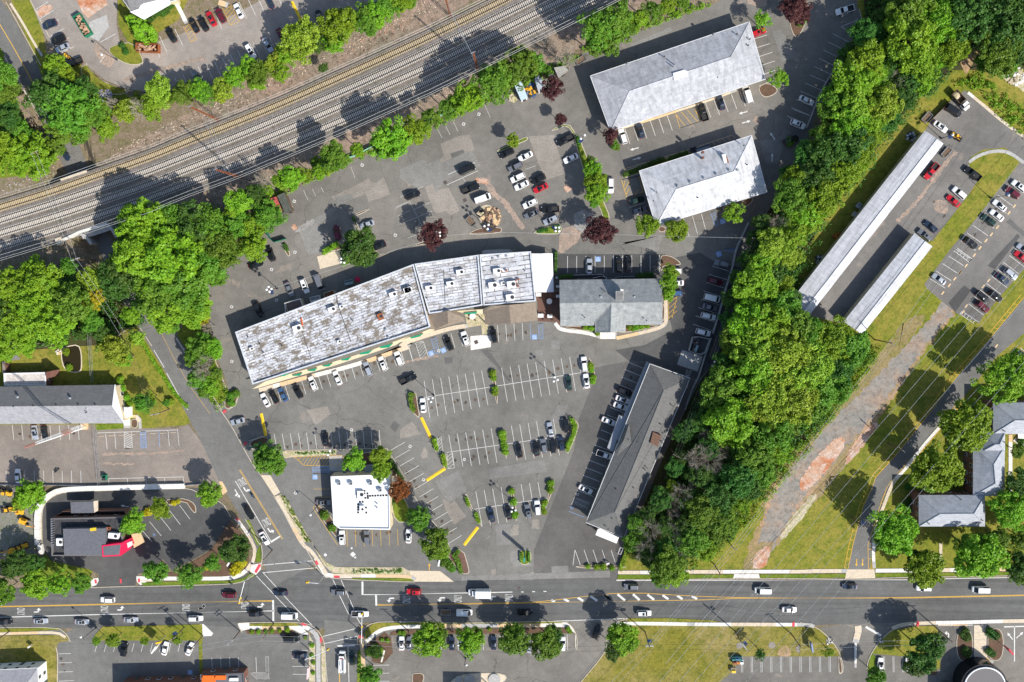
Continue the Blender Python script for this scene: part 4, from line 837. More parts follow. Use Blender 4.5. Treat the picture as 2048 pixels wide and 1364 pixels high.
def arrow(kind, s, ang, k=1.0, mat=WHITE):
    b = MB()
    if kind is TURN: b.strip([(.25, -1.5), (.25, -.5), (.1, -.05), (-.35, .12)], .42, 0); b.add([(-.35, .85, 0), (-1.15, .12, 0), (-.35, -.6, 0)], [(0, 1, 2)]); k *= 1.05
    else: b.sheet(kind, 0)
    x, y = pts(s)[0]; o = part("lane_arrow", b, mat, ROWMARK); o.location = P(x, y, ZM + .003); o.rotation_euler[2] = math.radians(ang); o.scale = (k, k, 1)
for s in ("04:375,675", "04:1188,655", "04:1980,640", "14:605,625", "14:35,640"): arrow(TURN, s, -90, 1.0)
for s in ("24:390,550", "24:890,540", "14:1845,555"): arrow(TURN, s, 90, 1.0)
for s in ("13:455,838", "13:690,1235"): arrow(TURN, s, -151, 1.0)
arrow(BOTH, "13:365,865", -151, 1.1)
for s, a in (("30:1395,1097", 105), ("30:1425,1188", -75), ("31:335,135", 105), ("31:360,230", -75), ("31:1677,218", 0), ("31:1680,10", 35), ("03:1215,985", 80)): arrow(STRA, s, a, .9)
for s in ("44:517,190", "44:572,188"): arrow(STRA, s, 180, .85, YEL)
arrow(TURN, "44:1353,835", 0, .9); arrow(STRA, "44:1920,860", 40, 1); arrow(STRA, "44:2010,850", -45, 1); arrow(STRA, "24:285,240", 0, .8, YEL)
# accessible bay symbols
def wheelchair(s, ang, k=1.0, back=True, mat=WHITE):
    x, y = pts(s)[0]; root = None
    b = MB()
    if back: b.box((0, 0, 0), (1.5, 1.5, .004)); root = part("accessible_symbol", b, BLUE, ROWMARK)
    g = MB(); arc = [(.36 * math.cos(t) - .05, .36 * math.sin(t) - .2) for t in [math.radians(120 + 20 * i) for i in range(13)]]
    g.strip(arc, .1, .006); g.strip([(-.02, .4), (-.02, 0), (.3, 0), (.45, -.4), (.58, -.35)], .1, .006); g.strip([(-.02, .22), (.25, .22)], .08, .006); g.disc((-.02, .53, 0), .1, .003, .006, 8)
    o = part("symbol_figure", g, mat, root if root else ROWMARK)
    t = root or o; t.location = P(x, y, ZM + .004); t.rotation_euler[2] = math.radians(ang); t.scale = (k, k, 1)
for s, a in (("22:303,812", 20), ("22:423,782", 20), ("22:1310,653", 3), ("21:1930,1210", 0), ("13:1120,702", 90), ("31:1195,840", 15), ("31:1158,1160", -70), ("04:1852,1270", 0)): wheelchair(s, a, 1.05)
wheelchair("23:1725,870", 70, 1, False, CONC_A); wheelchair("23:1670,1000", 70, 1, False, MATS["road_paint_blue"]); wheelchair("03:1500,1262", 30, .9, False, BLUE)
# oil spots in the bays
OIL = [plain("oil_spot", (.075, .06, .048), .7), plain("oil_spot_brown", (.12, .085, .06), .8)]
for s, n in (("12:760,1230 1960,850", 18), ("13:760,400 1720,380", 14), ("22:930,640 1240,600", 5), ("23:500,540 920,480", 6), ("23:520,350 880,300", 5), ("23:1150,470 1560,420", 5), ("22:270,1330 830,1250", 8), ("22:1030,1050 1760,930", 8), ("13:1470,1260 1900,1250", 6), ("23:50,620 520,1300", 9), ("32:330,960 180,1300", 5), ("04:600,1130 650,1320", 3), ("41:1900,520 1500,1000", 7), ("03:150,290 740,290", 6), ("41:1240,620 1330,740", 6), ("41:1250,650 1300,700", 4)):
    a, b = pts(s)
    for i in range(n):
        t_ = (i + ru(.2, .8)) / n; q = P(a[0] + (b[0] - a[0]) * t_ + ru(-4, 4), a[1] + (b[1] - a[1]) * t_ + ru(-4, 4)); k = [(q.x + ru(.25, .7) * math.cos(j * .7), q.y + ru(.25, .8) * math.sin(j * .7)) for j in range(9)]; m = MB(); m.sheet(k, ZM - .003); part("oil_spot", m, random.choice(OIL), ROWMARK)
# raised yellow bars across the drive lanes
for s, w, wh, st in (("13:597,82 640,300", 1.0, "across the drive behind the side road", None), ("23:207,120 303,325", 1.0, "between two planted islands near the shopfront lot", None), ("23:440,618 260,735", 1.0, "beside the hatched hedge island", None), ("23:760,1190 625,1364", 1.0, "near the hedge at the main road exit", None), ("10:895,15 985,200", .9, "in the pale lot beyond the railway", None)):
    q = [P(x, y) for x, y in pts(s)]; b = MB(); L, R = offset_path(q, w)
    A, B2, C, D = L[0], L[1], R[1], R[0]; m0 = (A + D) / 2; m1 = (B2 + C) / 2
    b.add([(A.x, A.y, .03), (B2.x, B2.y, .03), (C.x, C.y, .03), (D.x, D.y, .03), (m0.x, m0.y, .13), (m1.x, m1.y, .13)], [(0, 1, 5, 4), (4, 5, 2, 3), (0, 4, 3), (1, 2, 5)])
    reg(part("speed_bump", b, YELB), "long yellow speed bump", "speed bump", wh, None, None, "yellow speed bumps", (q[0].x, q[0].y))
# ============================================================ VEHICLES
PAINT = {}
for n, c, me_, cn in (("white", (.8, .8, .79), 0, "white"), ("silver", (.5, .53, .57), .4, "silver"), ("gray", (.19, .2, .22), .3, "grey"), ("black", (.012, .013, .015), .0, "black"), ("navy", (.025, .04, .075), .2, "dark blue"), ("blue", (.06, .13, .26), .2, "blue"),
                      ("red", (.5, .015, .025), .0, "red"), ("maroon", (.13, .015, .03), .1, "maroon"), ("green", (.02, .05, .04), .1, "dark green")):
    PAINT[n] = (plain("car_paint_" + n, c, .32, me_, coat=.7), cn)
GLASS = plain("car_glass", (.012, .016, .02), .06); GLASS.node_tree.nodes["Principled BSDF"].inputs["Specular IOR Level"].default_value = .6
TYRE = plain("tyre_rubber", (.018, .018, .018), .85); RIM = plain("wheel_rim", (.4, .4, .42), .35, .8); LAMPW = plain("headlamp", (.75, .77, .8), .15); LAMPR = plain("tail_lamp", (.35, .01, .01), .25)
TRIM = plain("black_trim", (.02, .02, .022), .6); LINER = plain("bed_liner", (.035, .035, .036), .8)
KINDS = {  # hull stations (x, half width, bottom, top); cabin base x0 x1, roof x0 x1, belt z, roof z, half widths
    'sedan': dict(L=4.75, st=[(2.37, .52, .38, .55), (2.3, .72, .3, .68), (2.05, .84, .24, .76), (1.5, .9, .2, .84), (.95, .92, .2, .93), (-.2, .92, .2, .95), (-1.5, .91, .2, .97), (-2.0, .87, .22, .96), (-2.3, .76, .3, .9), (-2.38, .6, .4, .72)], cab=(1.05, -1.78, .22, -1.05, .92, 1.45, .81, .6), wh=(1.42, -1.38, .33), n="sedan"),
    'suv': dict(L=4.75, st=[(2.37, .6, .4, .7), (2.28, .8, .32, .86), (1.95, .9, .26, .96), (1.2, .94, .24, 1.03), (0, .95, .24, 1.05), (-1.6, .94, .24, 1.07), (-2.2, .9, .28, 1.06), (-2.36, .78, .4, .95)], cab=(1.08, -2.26, .38, -1.95, 1.04, 1.72, .85, .67), wh=(1.42, -1.4, .37), n="SUV"),
    'van': dict(L=5.2, st=[(2.6, .66, .38, .75), (2.5, .86, .3, .95), (2.1, .96, .26, 1.08), (1.2, .99, .24, 1.15), (-2.4, .99, .24, 1.15), (-2.58, .94, .35, 1.1)], cab=(2.05, -2.56, 1.2, -2.45, 1.12, 2.05, .93, .82), wh=(1.65, -1.6, .36), n="van"),
    'pickup': dict(L=5.6, st=[(2.8, .65, .45, .8), (2.7, .86, .38, 1.0), (2.3, .95, .3, 1.08), (1.5, .97, .3, 1.12), (.2, .97, .3, 1.14), (-.55, .97, .3, 1.14)], cab=(1.35, -.52, .72, -.4, 1.12, 1.8, .86, .7), wh=(1.85, -1.65, .4), n="pickup truck"),
}
CARM = {}
def loft(b, st):
    rings = []
    for x, w, zb, zt in st:
        rings.append([(x, -w * .88, zb), (x, -w, zb + (zt - zb) * .35), (x, -w, zt - (zt - zb) * .28), (x, -w * .9, zt - .025), (x, -w * .5, zt), (x, w * .5, zt), (x, w * .9, zt - .025), (x, w, zt - (zt - zb) * .28), (x, w, zb + (zt - zb) * .35), (x, w * .88, zb)])
    n = 10; vs = [p for r in rings for p in r]; fs = []
    for i in range(len(rings) - 1):
        for k in range(n): fs.append((i * n + k, (i + 1) * n + k, (i + 1) * n + (k + 1) % n, i * n + (k + 1) % n))
    fs.append(tuple(range(n))); fs.append(tuple((len(rings) - 1) * n + k for k in reversed(range(n)))); b.add(vs, fs)
def quad_panel(b, q, off=.012, m=.06):
    q = [Vector(p) for p in q]; c = sum(q, Vector()) / 4; nn = (q[1] - q[0]).cross(q[3] - q[0]).normalized()
    b.add([p + (c - p) * m + nn * off for p in q], [(0, 1, 2, 3)])
def build_kind(k):
    K = KINDS[k]; body = MB(); loft(body, K['st']); a0, a1, r0, r1, zb, zr, wb, wr = K['cab']
    B = [(a0, -wb, zb), (a0, wb, zb), (a1, wb * .97, zb), (a1, -wb * .97, zb)]; T = [(r0, -wr, zr - .03), (r0, wr, zr - .03), (r1, wr * .96, zr - .03), (r1, -wr * .96, zr - .03)]
    body.add(B + T, [(0, 1, 5, 4), (1, 2, 6, 5), (2, 3, 7, 6), (3, 0, 4, 7)])
    def rr(x0, x1, w, z, c): return [(x0 - c, -w, z), (x0, -w + c, z), (x0, w - c, z), (x0 - c, w, z), (x1 + c, w * .97, z), (x1, w * .97 - c, z), (x1, -w * .97 + c, z), (x1 + c, -w * .97, z)]
    ra, rb_ = rr(r0 + .02, r1 - .02, wr + .02, zr - .035, .12), rr(r0 - .1, r1 + .1, wr - .1, zr + .015, .12)
    body.add(ra + rb_, [tuple(range(8, 16))] + [(i, (i + 1) % 8, 8 + (i + 1) % 8, 8 + i) for i in range(8)])
    for s in (-1, 1): body.box((a0 - .18, s * (wb + .17), zb + .06), (.16, .2, .14))
    if k == 'suv':
        for s in (-1, 1): body.box(((r0 + r1) / 2, s * (wr - .04), zr + .04), ((r0 - r1) * .85, .05, .05))
    M = {}
    if k == 'pickup':
        for s in (-1, 1): body.box((-1.65, s * .9, .8), (2.2, .12, .72))
        body.box((-2.74, 0, .8), (.08, 1.9, .68)); body.box((-1.65, 0, .52), (2.2, 1.8, .2))
        lb = MB(); lb.box((-1.63, 0, .66), (2.1, 1.66, .06)); M['bed'] = lb.mesh("bed", LINER)
    M['body'] = body.mesh("car_body", PAINT['white'][0])
    g = MB(); quad_panel(g, (B[0], B[1], T[1], T[0])); M['windshield'] = g.mesh("windshield", GLASS)
    g = MB(); quad_panel(g, (B[2], B[3], T[3], T[2]), .012, .1); M['rear_window'] = g.mesh("rear_window", GLASS)
    for i, q in enumerate(((B[1], B[2], T[2], T[1]), (B[3], B[0], T[0], T[3]))):
        g = MB(); q = [Vector(p) for p in q]
        for u, v in ((.04, .49), (.53, .95)):
            f = lambda s, t: q[0] + (q[1] - q[0]) * s + ((q[3] + (q[2] - q[3]) * s) - (q[0] + (q[1] - q[0]) * s)) * t
            if k == 'van' and u > .4: continue
            nn = (q[1] - q[0]).cross(q[3] - q[0]).normalized() * .012; g.add([f(u, .1) + nn, f(v, .1) + nn, f(v, .88) + nn, f(u, .88) + nn], [(0, 1, 2, 3)])
        M['side_window%d' % i] = g.mesh("side_window", GLASS)
    w0, w1, wrad = K['wh']; wv = K['st'][2][1]
    w = MB(); w.tube([(0, -.11, 0), (0, .11, 0)], wrad, None, 12, 0); w.tube([(0, -.125, 0), (0, .125, 0)], wrad * .6, None, 8, 1); M['wheel'] = w.mesh("wheel", [TYRE, RIM])
    h = MB(); h.box((0, 0, 0), (.3, .34, .13), 0, 0, .8); M['headlight'] = h.mesh("headlight", LAMPW)
    h = MB(); h.box((0, 0, 0), (.14, .36, .16)); M['tail_light'] = h.mesh("tail_light", LAMPR)
    g = MB(); xm = r0 - .28 * (r0 - r1); g.box((xm, 0, zr + .016), (.72, .84, .012)); M['sunroof'] = g.mesh("sunroof", GLASS)
    M['pos'] = (w0, w1, wrad, wv); CARM[k] = M
for k in KINDS: build_kind(k)
BODYM = {}
def body_mesh(k, colour):
    if (k, colour) not in BODYM:
        me = CARM[k]['body'].copy(); me.materials.clear(); me.materials.append(PAINT[colour][0]); BODYM[(k, colour)] = me
    return BODYM[(k, colour)]
def car(px, py, ang, colour, kind, where, start, axis, group, z=0.03, sun_roof=None, extra=None, what=None, sc=1.0):
    q = P(px, py, .7 + z); K = KINDS[kind]; M = CARM[kind]
    t = thing("parked_" + {'sedan': 'car', 'suv': 'suv', 'van': 'van', 'pickup': 'pickup_truck'}[kind] if 'park' in where or 'lot' in where or 'row' in where else {'sedan': 'car', 'suv': 'suv', 'van': 'van', 'pickup': 'pickup_truck'}[kind],
              what or (PAINT[colour][1] + " " + K['n']), {'sedan': 'car', 'suv': 'car', 'van': 'van', 'pickup': 'pickup truck'}[kind], (q.x, q.y, z), where, start, axis, group, math.radians(ang))
    t.scale = (sc, sc * ru(.98, 1.02), sc * ru(.97, 1.05))
    part("body", body_mesh(kind, colour), None, t)
    part("windshield", M['windshield'], None, t); part("rear_window", M['rear_window'], None, t)
    part("side_window", M['side_window0'], None, t); part("side_window", M['side_window1'], None, t)
    w0, w1, wrad, wv = M['pos']; xf = K['st'][1][0]; xr = K['st'][-1][0]
    for x in (w0, w1):
        for s in (-1, 1): o = part("wheel", M['wheel'], None, t); o.location = (x, s * (wv - .04), wrad)
    st = K['st']
    for s in (-1, 1):
        o = part("headlight", M['headlight'], None, t); o.location = (xf - .16, s * (st[1][1] - .12), st[1][3] - .06); o.rotation_euler[2] = -s * .35
        o = part("tail_light", M['tail_light'], None, t); o.location = (xr + .05 if kind != 'pickup' else -2.74, s * (st[-1][1] - .05 if kind != 'pickup' else .85), .82)
    if kind == 'pickup': part("bed", M['bed'], None, t)
    if sun_roof or (sun_roof is None and kind in ('suv', 'sedan') and rnd() < .4): part("sunroof", M['sunroof'], None, t)
    return t
ROWS = {
 'A': ("parked in the shopfront row", "the side road", (1, -.35), "cars in the shopfront row"),
 'B': ("parked behind the long white-roofed shops", "the side road", (1, -.35), "cars behind the shops"),
 'N': ("parked in the upper lot below the railway", "the railway", (.35, 1), "cars in the upper lot"),
 'R': ("parked on the north edge of the shingle-roofed restaurant", "the white tent", (1, .1), "cars behind the restaurant"),
 'W': ("in the row along the wooded wall", "the railway end", (-.3, 1), "cars along the wall"),
 'D': ("in the shaded row by the dark-roofed office", "the restaurant end", (-.4, 1), "cars by the dark roofed office"),
 'O': ("parked round the hipped white offices", "the railway", (.2, 1), "cars round the white offices"),
 'M': ("in the middle rows of the main lot", "the shops", (.25, 1), "cars in the main lot"),
 'K': ("parked round the white flat-roofed restaurant", "the side road", (1, .2), "cars round the flat roofed restaurant"),
 'T': ("in the pale lot beyond the railway", "the far road", (1, .3), "cars in the pale lot"),
 'C': ("parked beside the long carports", "the woods", (1, .8), "cars by the carports"),
 'F': ("in the far stalls past the carport lawn", "the carports", (.9, .4), "cars in the far stalls"),
 'L': ("in the brown asphalt lot by the gabled offices", "the frame edge", (1, .2), "cars in the brown lot"),
 'S': ("driving on the side road", "the railway bridge", (.4, 1), "vehicles on the side road"),
 'E': ("in the lower main-road lanes", "the drive-through end", (1, .05), "vehicles on the main road"),
 'V': ("in the upper main-road lanes", "the drive-through end", (1, .05), "vehicles on the main road"),
 'G': ("parked across the main road", "the low corner house", (1, .1), "cars across the main road"),
}
CARS = """00 485 240 200 navy sedan T|00 570 385 202 black suv T|00 610 465 203 silver sedan T|00 722 610 200 black pickup T|00 1672 340 116 black suv T|00 1890 245 117 black sedan T|10 35 232 117 black suv T|10 110 182 117 red sedan T|10 203 150 117 maroon suv T|10 375 105 115 white sedan T|10 675 10 115 navy sedan T|00 1928 762 120 gray sedan T|10 495 500 300 white suv T|10 660 437 300 silver sedan T|10 795 345 300 maroon sedan T|10 1165 170 108 black sedan T
21 655 335 25 black van N|21 690 520 22 black pickup N|21 805 617 20 white van N|21 125 585 22 black suv N|21 1040 177 205 black suv N|21 1222 207 205 white sedan N|21 1125 312 205 gray suv N|21 1147 415 205 white suv N|21 1185 490 205 white sedan N|21 1348 428 205 black suv N|21 1370 517 205 red sedan N|21 1267 668 205 white suv N|21 1280 770 205 gray sedan N|21 1462 724 183 black pickup N|21 1467 828 205 silver suv N|21 1663 227 205 white sedan N|21 1610 50 205 black pickup N
11 1335 952 100 maroon suv N|11 1628 870 200 silver sedan N|11 1742 1082 200 black sedan N|11 690 1160 110 black suv B|11 545 1262 20 black sedan B
21 1845 1277 90 silver sedan R|31 185 1262 90 black suv R|31 280 1255 90 black sedan R|31 720 1325 180 white suv R|32 742 125 180 white sedan R|32 725 225 180 blue suv R
31 1185 1252 167 gray suv W|32 1120 110 -13 maroon suv W|32 1090 272 -14 white van W|32 1070 362 -14 gray sedan W|32 1055 450 -14 white suv W|32 1005 607 -14 white suv W|40 60 917 -25 white sedan W|30 1927 1210 -22 white suv W|40 410 92 196 white pickup W
32 240 1182 -20 black suv D|32 222 1262 -20 white sedan D|32 200 1327 -20 white sedan D|33 85 157 -22 white sedan D|33 48 484 -18 white pickup D|23 1808 822 -27 white sedan D
30 1545 315 22 red suv O|30 1435 925 108 white van O|30 1005 1092 108 black pickup O|30 1178 997 108 navy sedan O|30 393 1272 108 navy sedan O|30 222 1328 108 white suv O|31 105 492 -90 white suv O|31 355 637 14 green sedan O|31 385 732 14 gray suv O|31 1862 48 20 black sedan O
40 1400 1012 -33 black van C|40 1285 1157 -35 white sedan C|41 1200 332 231 red pickup C|41 1577 352 143 black pickup C|41 1452 530 140 white suv C|41 1402 602 140 red sedan C|41 1197 838 140 navy sedan C|41 1137 915 140 gray suv C
41 1997 467 143 white suv F|41 1940 525 143 maroon suv F|41 1825 645 143 white sedan F|41 1800 735 143 white sedan F|41 1722 778 143 green suv F|41 1560 987 -37 black suv F|41 2045 1045 143 silver sedan F|41 2022 1112 143 red sedan F|42 1270 82 145 silver sedan F|42 1925 36 -37 silver suv F|42 1850 80 -37 navy sedan F|42 1785 237 -37 black suv F|42 1668 244 -37 black suv F|42 1670 335 -37 maroon suv F|42 2040 785 -37 navy sedan F
12 570 388 -70 black suv B|12 870 188 -68 gray sedan B|12 1020 155 -70 white suv B|12 1165 125 -70 gray van B
12 637 1267 117 white sedan A|12 718 1232 117 black sedan A|12 809 1215 117 blue sedan A|12 955 1182 115 black suv A|12 1102 1103 113 white suv A|12 1338 1052 113 white sedan A|12 1637 962 112 silver suv A|12 1782 910 113 white suv A|12 1938 860 112 white suv A|22 475 714 111 black suv A|22 637 667 109 white suv A|22 912 637 99 black suv A
22 80 1062 25 black pickup M|22 1795 915 96 white suv M|22 1815 1082 97 white sedan M|22 1645 1102 97 green sedan M|p 846 811 95 white sedan M|23 1465 239 101 silver sedan M|23 1615 197 101 black suv M|23 1158 442 101 black sedan M|23 1325 425 101 black sedan M|23 1402 397 101 gray suv M|23 1490 397 97 black suv M|23 1572 374 98 navy suv M|23 890 1072 103 navy sedan M|23 1055 1045 101 black sedan M|23 1250 1037 101 gray suv M|23 1340 999 96 white suv M
13 367 158 195 silver sedan K|13 1222 330 95 black sedan K|13 1205 947 0 gray sedan K|13 1385 1290 92 white suv K|13 1627 1292 92 gray suv K|13 2032 1278 88 white sedan K
13 480 1050 -62 black suv S|13 628 1300 -62 white sedan S|01 630 180 -63 navy sedan S
03 340 267 -85 silver sedan L|03 432 267 -85 black sedan L|03 175 692 92 white sedan L
04 1050 560 180 white suv V|04 -20 590 180 silver sedan V|14 285 514 180 maroon suv V|14 785 497 180 navy sedan V|14 1350 487 180 gray suv V|24 135 482 180 red suv V|34 305 434 180 gray suv V|34 1585 468 180 white van V|44 455 404 180 navy sedan V|44 1130 419 180 white suv V|44 1645 430 180 white van V
04 50 772 1 black suv E|04 397 768 1 silver sedan E|04 798 777 0 silver sedan E|04 1275 757 1 silver sedan E|04 1908 742 1 white suv E|14 545 694 0 black suv E|14 875 714 0 white van E|14 1560 698 0 white pickup E|24 1215 684 0 black suv E|34 428 690 0 white suv E|34 1845 658 0 white sedan E|24 1915 872 75 black sedan G
04 1210 1045 78 black suv G|04 1610 1037 75 white sedan G|04 1850 1042 65 white sedan G|14 895 939 0 black van G|14 980 1110 0 navy sedan G|14 1480 1132 90 green sedan G|14 1965 987 90 white sedan G|14 2035 987 90 gray sedan G|24 505 987 90 navy sedan G|24 912 982 90 navy sedan G|24 1585 990 90 white suv G|24 1262 1012 90 silver sedan G|44 735 1122 88 white sedan G|44 985 1124 88 white sedan G"""
for ln in CARS.replace("\n", "|").split("|"):
    k, x, y, a, colr, kind, r = ln.split(); wh, stt, ax, gp = ROWS[r]
    px, py = (float(x), float(y)) if k == 'p' else pts("%s:%s,%s" % (k, x, y))[0]
    car(px, py, float(a), colr, kind, wh, stt, ax, gp, z=-2.1 if k == '01' else .035)
# --- larger vehicles
def wheels(t, spots, r, w=.3):
    b = MB(); b.tube([(0, -w / 2, 0), (0, w / 2, 0)], r, None, 12, 0); b.tube([(0, -w / 2 - .02, 0), (0, w / 2 + .02, 0)], r * .55, None, 8, 1); me = b.mesh("wheel", [TYRE, RIM])
    for x, y in spots: o = part("wheel", me, None, t); o.location = (x, y, r)
def truck_cab(t, x0, paint, zr=2.3, w=1.05):
    b = MB(); loft(b, [(x0 + 2.3, .75, .5, 1.0), (x0 + 2.15, w * .93, .45, 1.25), (x0 + 1.5, w, .4, 1.4), (x0, w, .4, 1.45)])
    b.add([(x0 + 1.5, -w * .95, 1.35), (x0 + 1.5, w * .95, 1.35), (x0, w * .95, 1.35), (x0, -w * .95, 1.35), (x0 + .95, -w * .8, zr), (x0 + .95, w * .8, zr), (x0 + .05, w * .8, zr), (x0 + .05, -w * .8, zr)], [(0, 1, 5, 4), (1, 2, 6, 5), (2, 3, 7, 6), (3, 0, 4, 7), (4, 5, 6, 7)])
    for s in (-1, 1): b.box((x0 + 1.3, s * (w + .18), 1.55), (.12, .25, .35))
    part("cab", b, paint, t)
    g = MB(); quad_panel(g, ((x0 + 1.5, -w * .95, 1.35), (x0 + 1.5, w * .95, 1.35), (x0 + .95, w * .8, zr), (x0 + .95, -w * .8, zr))); part("windshield", g, GLASS, t)
    for s in (-1, 1):
        g = MB(); q = ((x0 + 1.45, s * w * .95, 1.4), (x0, s * w * .95, 1.4), (x0 + .05, s * w * .8, zr), (x0 + .95, s * w * .8, zr)); quad_panel(g, q if s > 0 else (q[1], q[0], q[3], q[2]), .015, .16); part("side_window", g, GLASS, t)
        h = MB(); h.box((x0 + 2.2, s * .75, .95), (.14, .3, .18)); part("headlight", h, LAMPW, t)
WP = PAINT['white'][0]
def box_truck(s, ang, what, where, L=5.0, h=3.2):
    x, y = pts(s)[0]; q = P(x, y, 1.6); t = thing("box_truck", what, "truck", (q.x, q.y, .035), where, rz=math.radians(ang)); x0 = L / 2 - .9
    truck_cab(t, x0, WP); b = MB(); b.box((x0 - .15 - L / 2, 0, (h + .75) / 2), (L, 2.35, h - .75)); part("cargo_box", b, WHITEP, t)
    r = MB()
    for i in range(8): r.box((x0 - .5 - i * (L - .6) / 7.2, 0, h + .015), (.05, 2.3, .03))
    part("roof_rib", r, WP, t, 'stuff'); f = MB(); f.box((0.2, 0, .6), (L + 1.2, .9, .22)); part("chassis", f, TRIM, t)
    wheels(t, [(x0 + 1.5, .9), (x0 + 1.5, -.9), (x0 - L + 1.1, .95), (x0 - L + 1.1, -.95)], .45); return t
box_truck("24:780,497", 180, "white box truck with a tall cargo body", "on the upper lane of the main road", 4.9, 3.3)
def utility_truck(s, ang, what, where):
    x, y = pts(s)[0]; q = P(x, y, 1.2); t = thing("utility_truck", what, "truck", (q.x, q.y, .035), where, rz=math.radians(ang))
    truck_cab(t, 1.3, WP, 2.15); b = MB(); b.box((-1.4, .85, 1.15), (4.6, .5, 1.1)); b.box((-1.4, -.85, 1.15), (4.6, .5, 1.1)); part("service_body", b, WHITEP, t)
    b = MB(); b.box((-1.4, 0, .8), (4.6, 1.3, .2)); part("deck", b, METAL, t); b = MB(); b.tube([(-3.4, .2, 1.8), (-.2, .2, 2.4)], .16, .12, 8); b.box((-3.3, .2, 1.3), (.5, .5, 1.1)); part("boom", b, WHITEP, t)
    l = MB(); l.box((1.5, 0, 2.22), (.25, 1.1, .12)); part("light_bar", l, LAMPR, t)
    r = MB(); 
    for i in range(3): r.box((-4.1, -.6 + i * .6, .8), (1.0, .08, .08))
    r.box((-4.6, 0, .8), (.08, 1.6, .08)); part("tail_rack", r, METAL, t)
    wheels(t, [(2.8, .9), (2.8, -.9), (-2.2, .95), (-2.2, -.95)], .44)
utility_truck("14:1385,1165", 89, "white utility truck with service body and boom", "at the lower stop bar")
def pickup_trailer(s, ang, what, where):
    x, y = pts(s)[0]; q = P(x, y, .5); t = thing("open_trailer", what, "trailer", (q.x, q.y, .035), where, rz=math.radians(ang))
    b = MB(); b.box((0, 0, .55), (3.0, 1.7, .12)); part("deck", b, WOOD, t); b = MB()
    for sy in (-1, 1):
        b.box((0, sy * .88, 1.0), (3.1, .06, .06)); b.box((0, sy * .88, .75), (3.1, .06, .06))
        for i in range(5): b.box((-1.5 + i * .75, sy * .88, .8), (.06, .06, .5))
    for sx in (-1.55, 1.55): b.box((sx, 0, .8), (.06, 1.8, .5))
    part("side_rail", b, METAL, t, 'stuff'); b = MB(); b.tube([(1.5, .5, .5), (2.7, 0, .5)], .05); b.tube([(1.5, -.5, .5), (2.7, 0, .5)], .05); part("drawbar", b, DMETAL, t); wheels(t, [(0, .98), (0, -.98)], .34, .2)
px_, py_ = pts("24:627,682")[0]; car(px_, py_, 0, 'white', 'van', "towing an open trailer on the main road", None, None, "vehicles on the main road")
pickup_trailer("24:447,680", 0, "small open trailer with rails and wooden deck", "hitched behind the white van on the road")
pickup_trailer("20:1760,588", 32, "white-railed open trailer with a bare deck", "parked in shade at the north office corner")
pickup_trailer("40:1155,1075", 50, "small loaded open trailer", "standing on the lawn above the long carport")
pickup_trailer("21:690,840", -50, "small dark dump trailer loaded with tan soil", "beside the debris pile in the upper lot")
pickup_trailer("41:1335,160", 50, "long flatbed trailer with a wooden deck", "beside the top end of the long carport")
def dump_truck(s, ang, what, where):
    x, y = pts(s)[0]; q = P(x, y, 1.0); t = thing("dump_truck", what, "truck", (q.x, q.y, .035), where, rz=math.radians(ang)); truck_cab(t, 1.1, WP, 2.2)
    b = MB(); b.box((-1.3, 1.05, 1.5), (3.9, .1, 1.0)); b.box((-1.3, -1.05, 1.5), (3.9, .1, 1.0)); b.box((.6, 0, 1.6), (.1, 2.2, 1.2)); b.box((-3.25, 0, 1.5), (.1, 2.2, 1.0)); b.box((-1.3, 0, 1.0), (3.9, 2.1, .12)); part("dump_bed", b, WOOD, t)
    b = MB(); b.ball((-2.0, 0, 1.1), 1.15, 10, 6, 0, .45); part("load", b, BED, t); wheels(t, [(2.6, .9), (2.6, -.9), (-2.0, .95), (-2.0, -.95)], .46)
dump_truck("40:1465,920", -47, "white-cabbed dump truck with a tan load", "at the top of the carport yard")
def motorcycle(s, ang, where):
    x, y = pts(s)[0]; q = P(x, y, .4); t = thing("motorcycle", "black motorcycle", "motorcycle", (q.x, q.y, .035), where, rz=math.radians(ang))
    for xx in (.7, -.7): b = MB(); b.tube([(xx, -.07, .32), (xx, .07, .32)], .32, None, 12); part("wheel", b, TYRE, t)
    b = MB(); b.tube([(.7, 0, .35), (.45, 0, .95)], .05); b.box((0, 0, .55), (.6, .3, .4)); part("frame", b, DMETAL, t); b = MB(); b.ball((.15, 0, .85), .3, 8, 5, 0, .6); part("fuel_tank", b, PAINT['black'][0], t)
    b = MB(); b.box((-.4, 0, .82), (.7, .28, .12)); part("seat", b, TYRE, t); b = MB(); b.tube([(.42, -.38, 1.02), (.42, .38, 1.02)], .025); part("handlebar", b, METAL, t); return t
motorcycle("03:555,640", 40, "parked in the brown asphalt lot")
mc = motorcycle("13:513,880", -60, "with its rider on the side road")
rider = MB(); rider.tube([(-.35, 0, .9), (-.25, 0, 1.2), (0, 0, 1.45)], .2, .17, 8); rider.ball((.08, 0, 1.68), .16, 10, 7)
for s in (-1, 1): rider.tube([(-.02, s * .2, 1.38), (.15, s * .36, 1.15), (.4, s * .33, 1.03)], .07, .05, 6); rider.tube([(-.35, s * .12, .88), (.1, s * .22, .8), (.0, s * .2, .35), (.15, s * .2, .3)], .1, .06, 6)
pr = part("person", rider, plain("rider_jacket", (.12, .16, .24), .8)); pr.location = mc.location; pr.rotation_euler = mc.rotation_euler
reg(pr, "person in a blue jacket and helmet riding", "person", "the black motorcycle on the side road", at=(0, 0))
